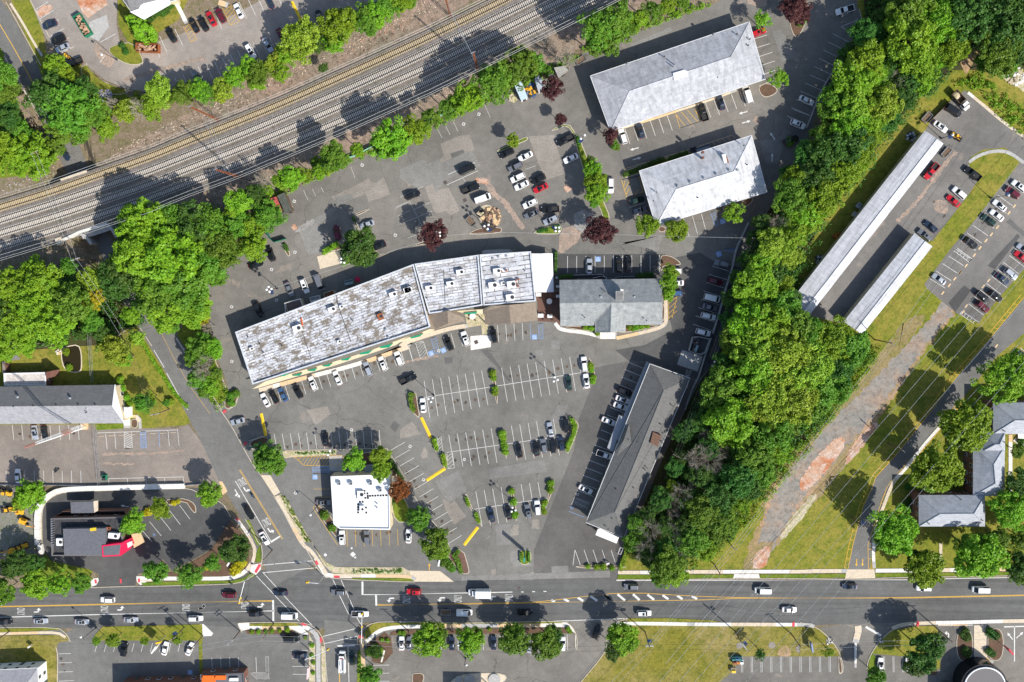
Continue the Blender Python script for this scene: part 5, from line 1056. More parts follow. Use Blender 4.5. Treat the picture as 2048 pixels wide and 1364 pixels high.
# construction machines in the fenced yard
MY = plain("machine_yellow", (.75, .4, .03), .5, var=.15); MO = plain("machine_orange", (.55, .18, .02), .6, var=.2)
def loader(s, ang, k=1.0, where="in the dirt yard"):
    x, y = pts(s)[0]; q = P(x, y, 1.0); t = thing("wheel_loader", "yellow wheel loader", "digger", (q.x, q.y, .03), where, "the white wall", (-1, 0), "yellow machines in the yard", math.radians(ang)); t.scale = (k, k, k)
    b = MB(); b.box((-.9, 0, 1.2), (2.2, 1.5, 1.0), 0, 0, .9); part("engine_cover", b, MY, t); b = MB(); b.box((.35, 0, 1.9), (1.1, 1.3, 1.5), 0, 0, .85); part("cab", b, MY, t); g = MB(); g.box((.35, 0, 2.0), (1.16, 1.36, .8), 0, 0, .88); part("cab_window", g, GLASS, t)
    for sy in (-.5, .5): b = MB(); b.tube([(.9, sy, 1.5), (2.0, sy, 1.3), (2.7, sy, .6)], .12, .1, 6); part("lift_arm", b, MY, t)
    b = MB(); b.box((3.0, 0, .6), (.8, 2.2, .8), 0, 0, .8); part("bucket", b, DMETAL, t); wheels(t, [(1.3, .95), (1.3, -.95), (-1.2, .95), (-1.2, -.95)], .62, .45)
def excavator(s, ang, k=1.0, where="in the dirt yard"):
    x, y = pts(s)[0]; q = P(x, y, 1.0); t = thing("excavator", "yellow tracked excavator", "digger", (q.x, q.y, .03), where, "the white wall", (-1, 0), "yellow machines in the yard", math.radians(ang)); t.scale = (k, k, k)
    for sy in (-.9, .9): b = MB(); b.box((0, sy, .4), (3.2, .5, .75), 0, 0, .85); part("track", b, TYRE, t)
    b = MB(); b.box((-.5, 0, 1.3), (2.4, 2.0, .9), 0, 0, .93); part("house", b, MY, t); b = MB(); b.box((.5, .55, 2.0), (1.2, .9, 1.3), 0, 0, .88); part("cab", b, MY, t)
    b = MB(); b.tube([(.8, -.3, 1.6), (2.2, -.3, 3.0), (3.6, -.3, 2.4)], .2, .16, 6); part("boom", b, MY, t); b = MB(); b.tube([(3.6, -.3, 2.5), (4.6, -.3, .9)], .14, .1, 6); part("stick", b, MO, t); b = MB(); b.box((4.6, -.3, .6), (.7, .8, .6), 0, 0, .7); part("bucket", b, DMETAL, t)
loader("03:60,855", 165, .9); loader("03:205,905", 5, .9); loader("03:90,1015", 190, .9); excavator("03:190,1040", 170, .75); excavator("03:235,1135", -20, .9); loader("04:215,45", 200, .9); excavator("04:110,85", 190, .8)
loader("00:650,545", -40, .55, "between parked cars in the pale lot")
loader("40:1425,1240", -30, .7, "at the top of the carport yard")
# ============================================================ BUILDINGS
def az(p, q): return math.atan2(q[1] - p[1], q[0] - p[0])
def roofrot(s):
    a, b = [P(x, y) for x, y in pts(s)]; return -math.atan2(b.y - a.y, b.x - a.x)
WINF = MB(); WINF.box((0, 0, 0), (1.25, .1, 1.5)); WINP = MB(); WINP.box((-.28, -.055, 0), (.5, .03, 1.3)); WINP.box((.28, -.055, 0), (.5, .03, 1.3))
winf = WINF.mesh("window_frame", WHITEP); winp = WINP.mesh("window_pane", GLASS)
DORF = MB(); DORF.box((0, 0, 0), (1.1, .1, 2.1)); dorf = DORF.mesh("door", plain("door_paint", (.08, .1, .09), .5))
def facade(t, p0, p1, rows, step=4.0, door=False, margin=1.6):
    """windows along a wall from p0 to p1 (world), outward side on the right of p0->p1"""
    a = Vector((p0[0], p0[1])); d = Vector((p1[0], p1[1])) - a; L = d.length
    if L < 2 * margin: return
    n = max(1, int((L - 2 * margin) / step) + 1); u = d.normalized(); out = Vector((u.y, -u.x))
    for i in range(n):
        s = margin + (L - 2 * margin) * (i + .5) / n; q = a + u * s + out * .04; yaw = math.atan2(u.y, u.x)
        for r, z in enumerate(rows):
            isd = door and r == 0 and i % 4 == 1
            o = part("door" if isd else "window", dorf if isd else winf, None, t); o.location = (q.x - t.location.x, q.y - t.location.y, 1.08 if isd else z); o.rotation_euler[2] = yaw
            if not isd: part("pane", winp, None, o)
def body_walls(t, poly, h, mat, rows=(1.6,), step=4.0, door=True):
    wpart("wall", lambda b: b.prism(poly, 0, h), mat, t)
    p = ccw(poly)
    for i in range(len(p)): facade(t, p[i], p[(i + 1) % len(p)], rows, step, door)
def hip_building(name, what, where, corners, ridge, he, hr, roofm, wallm, rows=(1.6,), over=.55, cat="building", fascia=WHITEP, slopes=None, step=4.0):
    """corners c0..c3 run round the eaves; ridge ends r0 (between c3,c0) and r1 (between c1,c2)"""
    c = [P(x, y, he) for x, y in pts(corners)]; r = [P(x, y, hr) for x, y in pts(ridge)]
    ctr = sum(c, Vector()) / 4; t = thing(name, what, cat, (ctr.x, ctr.y, 0), where)
    body_walls(t, inset([(q.x, q.y) for q in c], over), he - .05, wallm, rows, step)
    faces = [(c[0], c[1], r[1], r[0]), (c[1], c[2], r[1]), (c[2], c[3], r[0], r[1]), (c[3], c[0], r[0])]
    for i, f in enumerate(faces):
        def mk(b, f=f):
            b.add([tuple(v) for v in f] + [(v.x, v.y, v.z - .12) for v in f], [tuple(range(len(f)))] + [tuple(range(2 * len(f) - 1, len(f) - 1, -1))] + [(k, (k + 1) % len(f), len(f) + (k + 1) % len(f), len(f) + k) for k in range(len(f))])
        wpart("roof_slope", mk, slopes[i] if slopes else roofm, t)
    pc = [(q.x, q.y) for q in c]
    def gut(b):
        p = ccw(pc); o_ = inset(p, -.12)
        for i in range(4): j = (i + 1) % 4; b.prism([p[i], p[j], o_[j], o_[i]], he - .2, he + .02)
    wpart("gutter", gut, fascia, t)
    def cap(b):
        for u, v in ((r[0], r[1]), (c[0], r[0]), (c[3], r[0]), (c[1], r[1]), (c[2], r[1])):
            b.tube([u + Vector((0, 0, .02)), v + Vector((0, 0, .02))], .09, None, 5)
    wpart("ridge_cap", cap, fascia if roofm is None else roofm, t, 'stuff')
    return t
def roof_z(px, py, c, r, he, hr): pass
# --- rooftop pieces
VENT = MB(); VENT.disc((0, 0, 0), .14, 0, .7, 8); VENT.disc((0, 0, 0), .22, .7, .85, 8); ventm = VENT.mesh("vent_pipe", DMETAL)
VENTW = MB(); VENTW.disc((0, 0, 0), .3, 0, .5, 10); VENTW.disc((0, 0, 0), .42, .5, .72, 10, 0, .6); ventw = VENTW.mesh("roof_vent", METAL)
def vent(t, s, z, white=False):
    for x, y in pts(s):
        q = P(x, y, z); o = part("roof_vent" if white else "vent_pipe", ventw if white else ventm, None, t); o.location = (q.x - t.location.x, q.y - t.location.y, z - .1)
# upper hipped office (big)
R1 = roofrot("p:1181,152 1498,44"); SH1 = shingle("white_shingle_upper", (.46, .465, .49), R1, 1.1, .82, .34, (.3, .3, .31)); SH1S = SH1
t = hip_building("office_building", "long hipped office with a blotchy pale grey shingle roof", "uppermost by the railway trees", "p:1181,152 1498.5,44 1530.5,158 1221,262.5", "p:1258.5,182 1461.5,113.5", 5.4, 8.6, SH1, CREAM, (1.7,), .9)
vent(t, "30:1330,335 1455,385 1440,445 1412,660 1140,757 737,875 527,937 625,555", 6.4); vent(t, "30:1110,335 270,620", 5.8, True)
wpart("chimney_pipe", lambda b: [b.tube([P(*pts("30:%d,%d" % (x, y))[0], 7.2), P(*pts("30:%d,%d" % (x, y))[0], 7.2) + Vector((0, 0, 1.8))], .17, None, 8) for x, y in ((712, 655), (724, 632))], METAL, t)
wpart("ridge_skylight", lambda b: b.prism([P(x, y, 8.7) for x, y in pts("30:712,712 820,680 860,700 835,735 720,780")], 8.35, 8.72), WHITEP, t)
# second hipped office
R2 = roofrot("p:1279,342 1503,272"); SH2 = shingle("white_metal_roof", (.6, .605, .62), R2, 1.4, .93, .36, (.5, .5, .5))
t = hip_building("office_building", "hipped office with a clean streaked white roof", "below the big blotchy one", "p:1279,342 1503,271 1534,384 1312,452", "p:1352.5,378 1467.5,342.5", 5.2, 8.8, SH2, BRICK, (1.7,), .8)
vent(t, "31:758,500 882,460 1015,422 1135,383 1260,346 1338,344", 8.4, True); vent(t, "31:548,558 697,578 517,643 948,612 1397,102 1427,290 1175,180 1095,428", 6.8)
wpart("chimney", lambda b: [b.box(tuple(P(*pts("31:%d,%d" % (x, y))[0], 6.9)), (.6, .6, 1.6)) for x, y in ((1000, 168), (998, 222))], BRICK, t)
wpart("dormer", lambda b: b.prism([P(x, y, 7.2) for x, y in pts("31:1185,190 1225,190 1262,300 1215,305")], 6.4, 7.5), WHITEP, t)
wpart("dormer_side", lambda b: b.prism([P(x, y, 7.6) for x, y in pts("31:1228,195 1240,215 1264,295 1250,300")], 6.4, 7.62), RUST, t)
# shingle restaurant with a cross gable
R3 = 0.0; SH3 = shingle("grey_shingle", (.3, .315, .315), R3, .8, .7, .25, (.42, .43, .41))
he, hr = 4.8, 8.2
c = [P(x, y, he) for x, y in pts("p:1119,560 1323,557 1325,649 1121,652")]; r = [P(x, y, hr) for x, y in pts("p:1119.5,606.5 1324.5,604.5")]
t = thing("restaurant", "grey shingled restaurant with a cross gable and square chimney", "building", (c[0].x + 16, c[0].y - 7, 0), "beside the white tent")
body_walls(t, inset([(q.x, q.y) for q in c], .6), he - .05, BRICK)
def slab(b, f, th=.14): b.add([tuple(v) for v in f] + [(v[0], v[1], v[2] - th) for v in f], [tuple(range(len(f))), tuple(range(2 * len(f) - 1, len(f) - 1, -1))] + [(k, (k + 1) % len(f), len(f) + (k + 1) % len(f), len(f) + k) for k in range(len(f))])
wpart("roof_slope", lambda b: slab(b, (c[0], r[0], r[1], c[1])), SH3, t); wpart("roof_slope", lambda b: slab(b, (c[3], c[2], r[1], r[0])), SH3, t)
wpart("gable_wall", lambda b: [b.add([tuple(c[i] + (r[k] - c[i]) * .02 + Vector((dx, 0, -.1))), tuple(c[j] + Vector((dx, 0, -.1))), tuple(r[k] + Vector((dx, 0, -.15)))], [(0, 1, 2)]) for i, j, k, dx in ((0, 3, 0, .3), (1, 2, 1, -.3))], BRICK, t)
g = [P(x, y, z) for (x, y), z in zip(pts("p:1190,653 1252,650 1251.5,663 1190.5,665"), (he, he, he, he))]; gp = [P(1223, 606, 8.15), P(1221, 665, 8.0)]
wpart("cross_gable_slope", lambda b: slab(b, (g[3], gp[1], gp[0], P(1190, 641, 5.6))), SH3, t); wpart("cross_gable_slope", lambda b: slab(b, (gp[0], gp[1], g[2], P(1251, 639, 5.6))), SH3, t)
wpart("gable_wall", lambda b: b.add([tuple(g[3] + Vector((.3, .25, 0))), tuple(g[2] + Vector((-.3, .25, 0))), tuple(gp[1] + Vector((0, .25, -.2)))], [(0, 1, 2)]), CREAM, t)
wpart("porch_wall", lambda b: b.prism([P(1196, 650, 0), P(1247, 648, 0), P(1247, 661, 0), P(1196, 662, 0)], 0, 4.7), CREAM, t)
q = P(*pts("32:192,250")[0], 9.3)
wpart("chimney", lambda b: b.box((q.x, q.y, 7.6), (2.3, 2.7, 3.6)), MATS["concrete_grey"], t); wpart("chimney_louvre", lambda b: [b.box((q.x, q.y - 1.1 + i * .36, 9.42), (2.0, .16, .1)) for i in range(7)], DMETAL, t)
q2 = P(*pts("32:213,200")[0], 9.0); wpart("flue", lambda b: b.box((q2.x, q2.y, 8.2), (.9, .8, 2.2)), CONC_A, t)
vent(t, "32:8,262 335,262", 7.0, True); vent(t, "22:1835,265 1860,300 1672,305 1772,357 1905,350 1797,458 1995,208 32:62,298 312,298 432,296 553,294 330,360 387,350 450,490", 6.6)
# dark shingled office (bottom right of the main lot)
R5 = roofrot("p:1300,728 1379,756.5"); SH5 = shingle("dark_shingle", (.15, .148, .142), R5, .8, .8, .15)
t = hip_building("office_building", "long dark grey shingled office with a brick roof box", "against the wooded belt", "p:1300,728 1379.5,756.5 1247,1075 1172.5,1045", "p:1327.5,781 1229.5,1024", 5.0, 7.6, SH5, CREAM, (1.6,), .5)
t_dark = t
a0, a1, a2, a3 = [P(x, y, 3.6) for x, y in pts("32:455,890 492,915 23:1850,1105 1800,1090")]
wpart("walkway_canopy", lambda b: b.prism([P(x, y, 3.5) for x, y in pts("32:455,890 495,915 180,1660 135,1640")], 3.3, 3.6), plain("canopy_grey", (.3, .32, .35), .7), t)
wpart("walkway_canopy", lambda b: b.prism([P(x, y, 3.5) for x, y in pts("33:185,95 235,120 125,460 70,415")], 3.35, 3.62), MATS["canopy_grey"], t)
wpart("entrance_gable", lambda b: (b.add([tuple(P(*pts("33:%d,%d" % (x, y))[0], z)) for x, y, z in ((120, 490, 4.6), (245, 200, 4.6), (285, 180, 6.6), (305, 375, 7.0), (165, 495, 5.4), (230, 345, 6.9))], [(0, 1, 5), (1, 2, 5), (2, 3, 5), (3, 4, 5), (4, 0, 5)])), SH5, t)
wpart("porch_post", lambda b: [b.tube([P(*pts("33:%d,%d" % (x, y))[0], 0), P(*pts("33:%d,%d" % (x, y))[0], 3.3)], .16) for x, y in ((190, 240), (150, 350), (112, 440), (235, 150))], WHITEP, t, 'stuff')
qb = [P(x, y, 7.6) for x, y in pts("33:517,262 600,300 562,410 490,372")]
wpart("brick_roof_box", lambda b: b.prism(qb, 5.2, 7.4), BRICK, t); wpart("roof_box_slat", lambda b: [b.prism([qb[0] + (qb[3] - qb[0]) * (k / 5 + .05), qb[1] + (qb[2] - qb[1]) * (k / 5 + .05), qb[1] + (qb[2] - qb[1]) * (k / 5 + .17), qb[0] + (qb[3] - qb[0]) * (k / 5 + .17)], 7.42, 7.52) for k in range(5)], WOOD, t)
for s in ("33:588,185 640,300 455,608 437,628 462,705 283,747 325,802 158,818 157,1052 115,1100 355,970 362,357 275,330 422,260 77,1205", "32:765,1047 635,1203 703,1320"): vent(t, s, 6.3, False)
wpart("annex_roof", lambda b: b.prism([P(x, y, 3.2) for x, y in pts("p:1196,1058 1200,1057 1238,1075 1233,1087 1191,1070")], 2.9, 3.2), WHITEP, t); wpart("annex_wall", lambda b: b.prism(inset([P(x, y, 3.0) for x, y in pts("p:1196,1058 1238,1075 1233,1086 1191,1069")], .3), 0, 2.9), CREAM, t)
# carports
R6 = roofrot("p:1581,602 1850,261"); CPW = shingle("carport_metal", (.6, .605, .63), R6 + PI / 2, 1.2, .86, .34)
def carport(what, where, e0, e1, e2, e3, g0, g1, he, hr):
    """e0-e1 one long eave, e3-e2 the other, ridge g0-g1"""
    E = [P(x, y, he) for x, y in pts(" ".join((e0, e1, e2, e3)))]; G = [P(x, y, hr) for x, y in pts(g0 + " " + g1)]
    c_ = sum(E, Vector()) / 4; t = thing("carport", what, "carport", (c_.x, c_.y, 0), where)
    wpart("roof_slope", lambda b: slab(b, (E[0], E[1], G[1], G[0]), .1), CPW, t); wpart("roof_slope", lambda b: slab(b, (G[0], G[1], E[2], E[3]), .1), CPW, t)
    wpart("ridge_cap", lambda b: b.tube([G[0] + Vector((0, 0, .03)), G[1] + Vector((0, 0, .03))], .1, None, 5), METAL, t)
    n = int((E[1] - E[0]).length / 6)
    for i in range(n + 1):
        for A, B2 in ((E[0], E[1]), (E[3], E[2])):
            p_ = A + (B2 - A) * (i / n); ins = (c_ - p_); p_ = p_ + Vector(((E[3] - E[0]).x, (E[3] - E[0]).y, 0)).normalized() * (.5 if A is E[0] else -.5)
            o = part("post", POSTM, None, t); o.location = (p_.x - t.location.x, p_.y - t.location.y, 0); o.scale = (1, 1, he - .15)
    wpart("back_wall", lambda b: b.strip([E[0] + (E[3] - E[0]) * .06, E[1] + (E[2] - E[1]) * .06], .15, 0, 0, he - .2), CREAM, t)
    wpart("gable_end", lambda b: [b.add([tuple(E[i] + Vector((0, 0, -.12))), tuple(E[j] + Vector((0, 0, -.12))), tuple(G[k] + Vector((0, 0, -.12)))], [(0, 1, 2)]) for i, j, k in ((0, 3, 0), (1, 2, 1))], WHITEP, t); return t
pb = MB(); pb.box((0, 0, .5), (.18, .18, 1)); POSTM = pb.mesh("post", METAL)
carport("long white metal carport with a ridged roof", "beside the woods and lawn", "p:1581,602", "p:1850,261", "p:1887,287.5", "p:1618.5,631", "p:1606.5,622", "p:1874,277", 4.0, 5.0)
carport("shorter white metal carport", "on the lawn side of the paved yard", "p:1687.5,643", "p:1829.5,466", "p:1865,493", "p:1724.5,669", "p:1711.5,660", "p:1850,482.5", 4.0, 5.0)
# white flat restaurant
def flat_building(name, what, where, poly, h, deck, wall, par=.6, capm=WHITEP, rows=(1.7,), cat="building", step=4.0):
    p = ccw([(q.x, q.y) for q in (P(x, y, h) for x, y in pts(poly))]); cx = sum(a[0] for a in p) / len(p); cy = sum(a[1] for a in p) / len(p)
    t = thing(name, what, cat, (cx, cy, 0), where)
    body_walls(t, p, h - par, wall, rows, step)
    ins = inset(p, .35)
    wpart("roof_deck", lambda b: b.prism(ins, h - par - .05, h - par + .03), deck, t)
    def pp(b):
        o_ = inset(p, -.004); n = len(p)
        for i in range(n): j = (i + 1) % n; b.prism([o_[i], o_[j], ins[j], ins[i]], h - par, h)
    wpart("parapet", pp, capm, t); return t
WROOF = plain("white_membrane", (.85, .85, .85), .6, var=.04)
def rooftop_unit(s, z, ang, size, where, what="white rooftop air conditioner", m=None, start=None, axis=None):
    for x, y in pts(s):
        q = P(x, y, z + size[2]); t = thing("rooftop_unit", what, "air conditioner", (q.x, q.y, z), where, start, axis, "air conditioners on the roofs", math.radians(ang))
        b = MB(); b.box((0, 0, size[2] / 2 + .12), size); part("casing", b, m or WHITEP, t); b = MB(); b.box((0, 0, .06), (size[0] * .9, size[1] * .9, .12)); part("kerb", b, DMETAL, t)
        b = MB(); b.disc((size[0] * .24, 0, 0), min(size[0], size[1]) * .3, size[2] + .12, size[2] + .2, 10); part("fan", b, DMETAL, t)
        b = MB(); b.box((0, -size[1] / 2 - .01, size[2] * .55), (size[0] * .7, .04, size[2] * .5)); part("grille", b, METAL, t)
t = flat_building("restaurant", "white flat-roofed restaurant with square black roof pavers", "on the corner by the side road", "p:661,953 779,948.5 780,1059.5 679.5,1058 667,1048", 5.6, WROOF, CREAM, .5)
wpart("membrane_seam", lambda b: [b.strip([P(*pts("13:%d,%d" % (1275 + i * 5 * .3, 770 + i * 75))[0], 5.2), P(*pts("13:%d,%d" % (1840, 762 + i * 74))[0], 5.2)], .06, 5.145) for i in range(6)], plain("seam_grey", (.62, .62, .62), .7), t, "stuff")
PV = MB(); PV.box((0, 0, 0), (.62, .62, .06)); pvm = PV.mesh("paver", plain("black_paver", (.03, .03, .03), .8))
for s in ("13:1577,837 1603,837 1603,862 1631,862 1634,886 1657,886 1682,884 1708,884 1734,882 1760,882 1786,881 1815,880 1636,906 1611,905 1558,943 1585,943 1540,970 1540,996 1540,1021 1540,1047 1617,1000 1620,1048 1553,840 1532,858 1532,880 1532,900",):
    for x, y in pts(s): q = P(x, y, 5.2); o = part("paver", pvm, None, t); o.location = (q.x - t.location.x, q.y - t.location.y, 5.17)
rooftop_unit("13:1350,765 1465,765 1657,765 1750,830", 5.1, 5, (1.2, 1.0, .9), "on the white restaurant roof", "grey rooftop air conditioner", METAL, start="the side road", axis=(1, 0)); rooftop_unit("13:1562,872", 5.1, 0, (2.0, 2.2, .9), "among the black roof pavers"); rooftop_unit("13:1575,1015", 5.1, 0, (1.3, 2.2, .9), "at the lower pavers of the white restaurant roof")
wpart("roof_pipe", lambda b: [b.tube([P(*pts("13:%d,%d" % (x, y))[0], 5.2), P(*pts("13:%d,%d" % (x, y))[0], 5.2) + Vector((0, 0, 1.1))], .12, None, 8) for x, y in ((1722, 960), (1738, 965), (1722, 1000), (1738, 1005), (1300, 720))], METAL, t, 'stuff')
wpart("service_yard", lambda b: b.prism([P(x, y, 2.4) for x, y in pts("13:1600,600 1690,590 1690,660 1600,665")], 0, 2.4), MATS["canopy_grey"], t)
# drive-through restaurant
t = flat_building("drive_through_restaurant", "dark flat-roofed drive-through restaurant with red corner tower", "inside the curved white wall", "p:101,1037 244,1034 245,1108 203,1112 103,1112", 5.0, plain("dark_membrane", (.055, .055, .06), .85, var=.3), plain("restaurant_brown", (.2, .11, .08), .8), .8, plain("parapet_grey", (.16, .15, .15), .8))
wpart("raised_roof", lambda b: b.prism([P(x, y, 6.4) for x, y in pts("p:125.5,1058 209,1057 211,1110 128,1111")], 4.2, 6.3), plain("grey_membrane", (.13, .135, .15), .8, var=.15), t)
wpart("corner_tower", lambda b: b.prism([P(x, y, 6.6) for x, y in pts("p:203,1091 244,1086 241,1112 204.5,1114")], 0, 6.5), plain("tower_red", (.68, .02, .08), .5), t); wpart("tower_roof", lambda b: b.prism(inset([P(x, y, 6.6) for x, y in pts("p:203,1091 244,1086 241,1112 204.5,1114")], .45), 6.4, 6.54), MATS["grey_membrane"], t)
wpart("red_wall", lambda b: b.prism([P(x, y, 4) for x, y in pts("p:242,1085 262,1076 266,1088 243,1110")], 0, 4.6), MATS["tower_red"], t)
wpart("entrance_canopy", lambda b: b.prism([P(x, y, 3) for x, y in pts("p:263,1068 281,1065 289,1084 268,1096")], 2.8, 3.1), CONC_C, t); wpart("canopy_sign", lambda b: b.prism([P(x, y, 4.7) for x, y in pts("p:254,1086 264,1082 265,1090 256,1096")], 4.55, 4.75), CONC_A, t)
wpart("drive_canopy", lambda b: b.prism([P(x, y, 4.4) for x, y in pts("03:685,948 905,942 910,1052 690,1055")], 3.8, 4.3), MATS["grey_membrane"], t); wpart("canopy_edge", lambda b: b.prism([P(x, y, 4.5) for x, y in pts("03:905,940 945,935 945,1035 912,1052")], 3.8, 4.2), CONC_B, t)
wpart("drive_wall", lambda b: b.strip([P(*q_, 4) for q_ in pts("03:520,1090 590,1050 1200,1040 1215,1100")], .3, 0, 0, 3.0), MATS["restaurant_brown"], t)
for i in range(11):
    q_ = pts("03:508,%d" % (1130 + i * 23))[0]; qq = P(*q_, 5.0); o = part("roof_light", POSTM, None, t); o.location = (qq.x - t.location.x, qq.y - t.location.y, 4.3); o.scale = (4, 1.2, .9)
rooftop_unit("03:1105,1275", 4.3, -5, (3.2, 1.8, 1.3), "on the drive-through roof by the red tower"); rooftop_unit("03:578,1335", 4.3, 0, (1.9, 2.4, 1.1), "on the drive-through roof by the wall lights"); rooftop_unit("03:1055,1205", 4.3, 0, (1.3, 1.0, .6), "on the drive-through roof", "small red-brown rooftop box", RUST)
wpart("hatch_frame", lambda b: [b.box(tuple(P(*pts("03:%d,%d" % (x, y))[0], 6.5)), (.9, .9, .5)) for x, y in ((895, 1212), (920, 1208))], YELB, t, 'stuff')
# gabled offices at the edge
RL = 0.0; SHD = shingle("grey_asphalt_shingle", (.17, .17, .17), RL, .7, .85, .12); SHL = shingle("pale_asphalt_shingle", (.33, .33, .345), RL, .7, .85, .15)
t = thing("gabled_building", "long grey gabled building with white end walls", "building", P(80, 812, 0), "above the brown asphalt lot")
e = [P(x, y, 5.2) for x, y in pts("p:-320,778 230,769.5 250,846.5 -320,849.5")]; g = [P(x, y, 8.0) for x, y in pts("p:-320,816 225,811")]
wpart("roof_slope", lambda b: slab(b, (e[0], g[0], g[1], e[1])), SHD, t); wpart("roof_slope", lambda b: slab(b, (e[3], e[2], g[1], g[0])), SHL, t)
body_walls(t, inset([(q.x, q.y) for q in e], .6), 5.1, CREAM); wpart("gable_wall", lambda b: b.add([tuple(e[1] + Vector((-.2, 0, -.1))), tuple(e[2] + Vector((-.2, 0, -.1))), tuple(g[1] + Vector((-.2, 0, -.15)))], [(0, 1, 2)]), WHITEP, t)
wpart("barge_board", lambda b: [b.tube([e[i] + Vector((.05, 0, .05)), g[1] + Vector((.05, 0, .05))], .22, None, 5) for i in (1, 2)], WHITEP, t)
vent(t, "02:175,1235 685,1245 850,1345 815,1320", 7.2, True); vent(t, "02:143,1325 333,1318 558,1312 770,1306 935,1304 845,1385", 7.3)
wpart("porch_roof", lambda b: b.prism([P(x, y, 3.4) for x, y in pts("03:1130,20 1205,15 1200,105 1125,105")], 3.1, 3.4), SHD, t); wpart("porch_wall", lambda b: b.prism([P(x, y, 3.0) for x, y in pts("03:1190,20 1245,25 1245,120 1200,130")], 0, 3.0), WHITEP, t)
t2 = flat_building("garden_annex", "low annex with a stained white flat roof and brick end", "behind the long gabled building", "p:7,746.5 90.5,744.5 92,771.5 8,771.5", 3.6, plain("stained_white_roof", (.55, .5, .46), .8, var=.22), BRICK, .25)
wpart("chimney", lambda b: b.prism([P(x, y, 5) for x, y in pts("02:442,995 495,985 480,1050 445,1060")], 0, 4.8), BRICK, t2); vent(t2, "02:175,1120", 3.5, True)
wpart("brick_pier", lambda b: b.prism([P(x, y, 2) for x, y in pts("02:30,890 60,890 62,1000 35,1000")], 0, 2.5), BRICK, t2)
# brick apartments at the right edge: three linked hipped wings
SHA = shingle("blue_grey_shingle", (.4, .42, .46), 0.0, .8, .78, .18); AH, AR = 6.4, 9.4
t = thing("apartment_building", "brick apartment block with stepped blue-grey hipped roofs", "building", P(1940, 960, 0), "at the edge behind the driveway trees")
def wing(x0, y0, x1, y1, horiz, hipA, hipB, extra=0.0):
    c = [P(x0, y0, AH), P(x1, y0, AH), P(x1, y1, AH), P(x0, y1, AH)]; k = abs((c[1].x - c[0].x) if not horiz else (c[0].y - c[3].y)) / 2
    if horiz: r0 = (c[0] + c[3]) / 2 + Vector((k if hipA else 0, 0, AR - AH + extra)); r1 = (c[1] + c[2]) / 2 + Vector((-k if hipB else 0, 0, AR - AH + extra)); fs = [(c[0], r0, r1, c[1]), (c[1], r1, c[2]), (c[2], r1, r0, c[3]), (c[3], r0, c[0])]
    else: r0 = (c[0] + c[1]) / 2 + Vector((0, -k if hipA else 0, AR - AH + extra)); r1 = (c[2] + c[3]) / 2 + Vector((0, k if hipB else 0, AR - AH + extra)); fs = [(c[3], r1, r0, c[0]), (c[0], r0, c[1]), (c[1], r0, r1, c[2]), (c[2], r1, c[3])]
    for f in fs: wpart("roof_slope", lambda b, f=f: slab(b, tuple(reversed(f)), .15), SHA, t)
    wpart("ridge_cap", lambda b: [b.tube([u + Vector((0, 0, .03)), v + Vector((0, 0, .03))], .09, None, 5) for u, v in ((r0, r1), (c[0], r0), (c[3] if horiz else c[1], r0), (c[1] if horiz else c[3], r1), (c[2], r1))], MATS["canopy_grey"], t, 'stuff')
    body_walls(t, inset([(q.x, q.y) for q in c], .35 + extra), AH - .1, BRICK, (1.7, 4.6), 3.2)
wing(1837.5, 990, 1970, 1053, True, True, True); wing(1946, 893, 2009.5, 992, False, True, True, .012); wing(1986, 805, 2120, 868, True, True, False, .0); wing(1960, 865, 2010, 905, True, True, True, -.4)
vent(t, "43:1860,235 1857,335 1845,750 1610,1075 1172,1080 1660,1050 1420,1105 1465,860", 7.2)
wpart("white_porch_roof", lambda b: b.prism([P(x, y, 4) for x, y in pts("p:2036,860 2060,859 2062,878 2037,877")], 3.6, 3.9), WHITEP, t)
# house at the top with the bright front
t = hip_building("house", "house with dark hipped roof and white canopy", "at the top edge among clipped shrubs", "p:205,-58 330,-95 352,0 262,22", "p:245,-28 315,-52", 4.6, 7.0, shingle("house_shingle", (.22, .215, .22), roofrot("p:262,22 352,0"), .7, .8, .15), CREAM, (1.5,), .5, "house")
wpart("white_canopy_roof", lambda b: b.prism([P(x, y, 5) for x, y in pts("00:1265,115 1400,190 1660,40 1640,-60 1460,0 1370,50 1350,85")], 4.75, 5.0), WROOF, t)
# bottom-left house and the orange-awning building
t = hip_building("house", "pale grey roofed house with white walls", "at the lower corner below the field", "p:-90,1344 75,1336 79,1420 -90,1428", "p:-50,1385 45,1380", 5.6, 7.2, SHL, WHITEP, (1.6, 4.2), .4, "house")
t = flat_building("shop_building", "low shop with two orange awnings", "at the bottom edge of the lower lot", "p:400,1349 487,1346 492,1440 402,1440", 4.0, MATS["grey_membrane"], BRICK, .4, plain("roof_edge_dark", (.1, .1, .11), .7))
for s in ("14:25,1303 135,1303 130,1345 20,1345", "14:150,1303 250,1303 248,1345 145,1345"): wpart("awning", lambda b, s=s: b.prism([P(x, y, 4.5) for x, y in pts(s)], 4.05, 4.4), plain("awning_orange", (.75, .15, .02), .6), t)
wpart("roof_sign", lambda b: b.prism([P(x, y, 4.5) for x, y in pts("14:285,1330 370,1328 370,1360 280,1360")], 4.05, 4.3), CONC_A, t)
q = P(*pts("04:2005,1335")[0], 3.5); wpart("awning", lambda b: b.box((q.x + 1, q.y, 3.5), (4.5, 3.4, .4)), MATS["awning_orange"], t)
t = flat_building("shop_building", "low dark-roofed shop just past the lower lot", "below the slanted stalls", "p:238,1372 398,1368 402,1470 240,1472", 6.0, MATS["grey_membrane"], BRICK, .4, MATS["roof_edge_dark"])
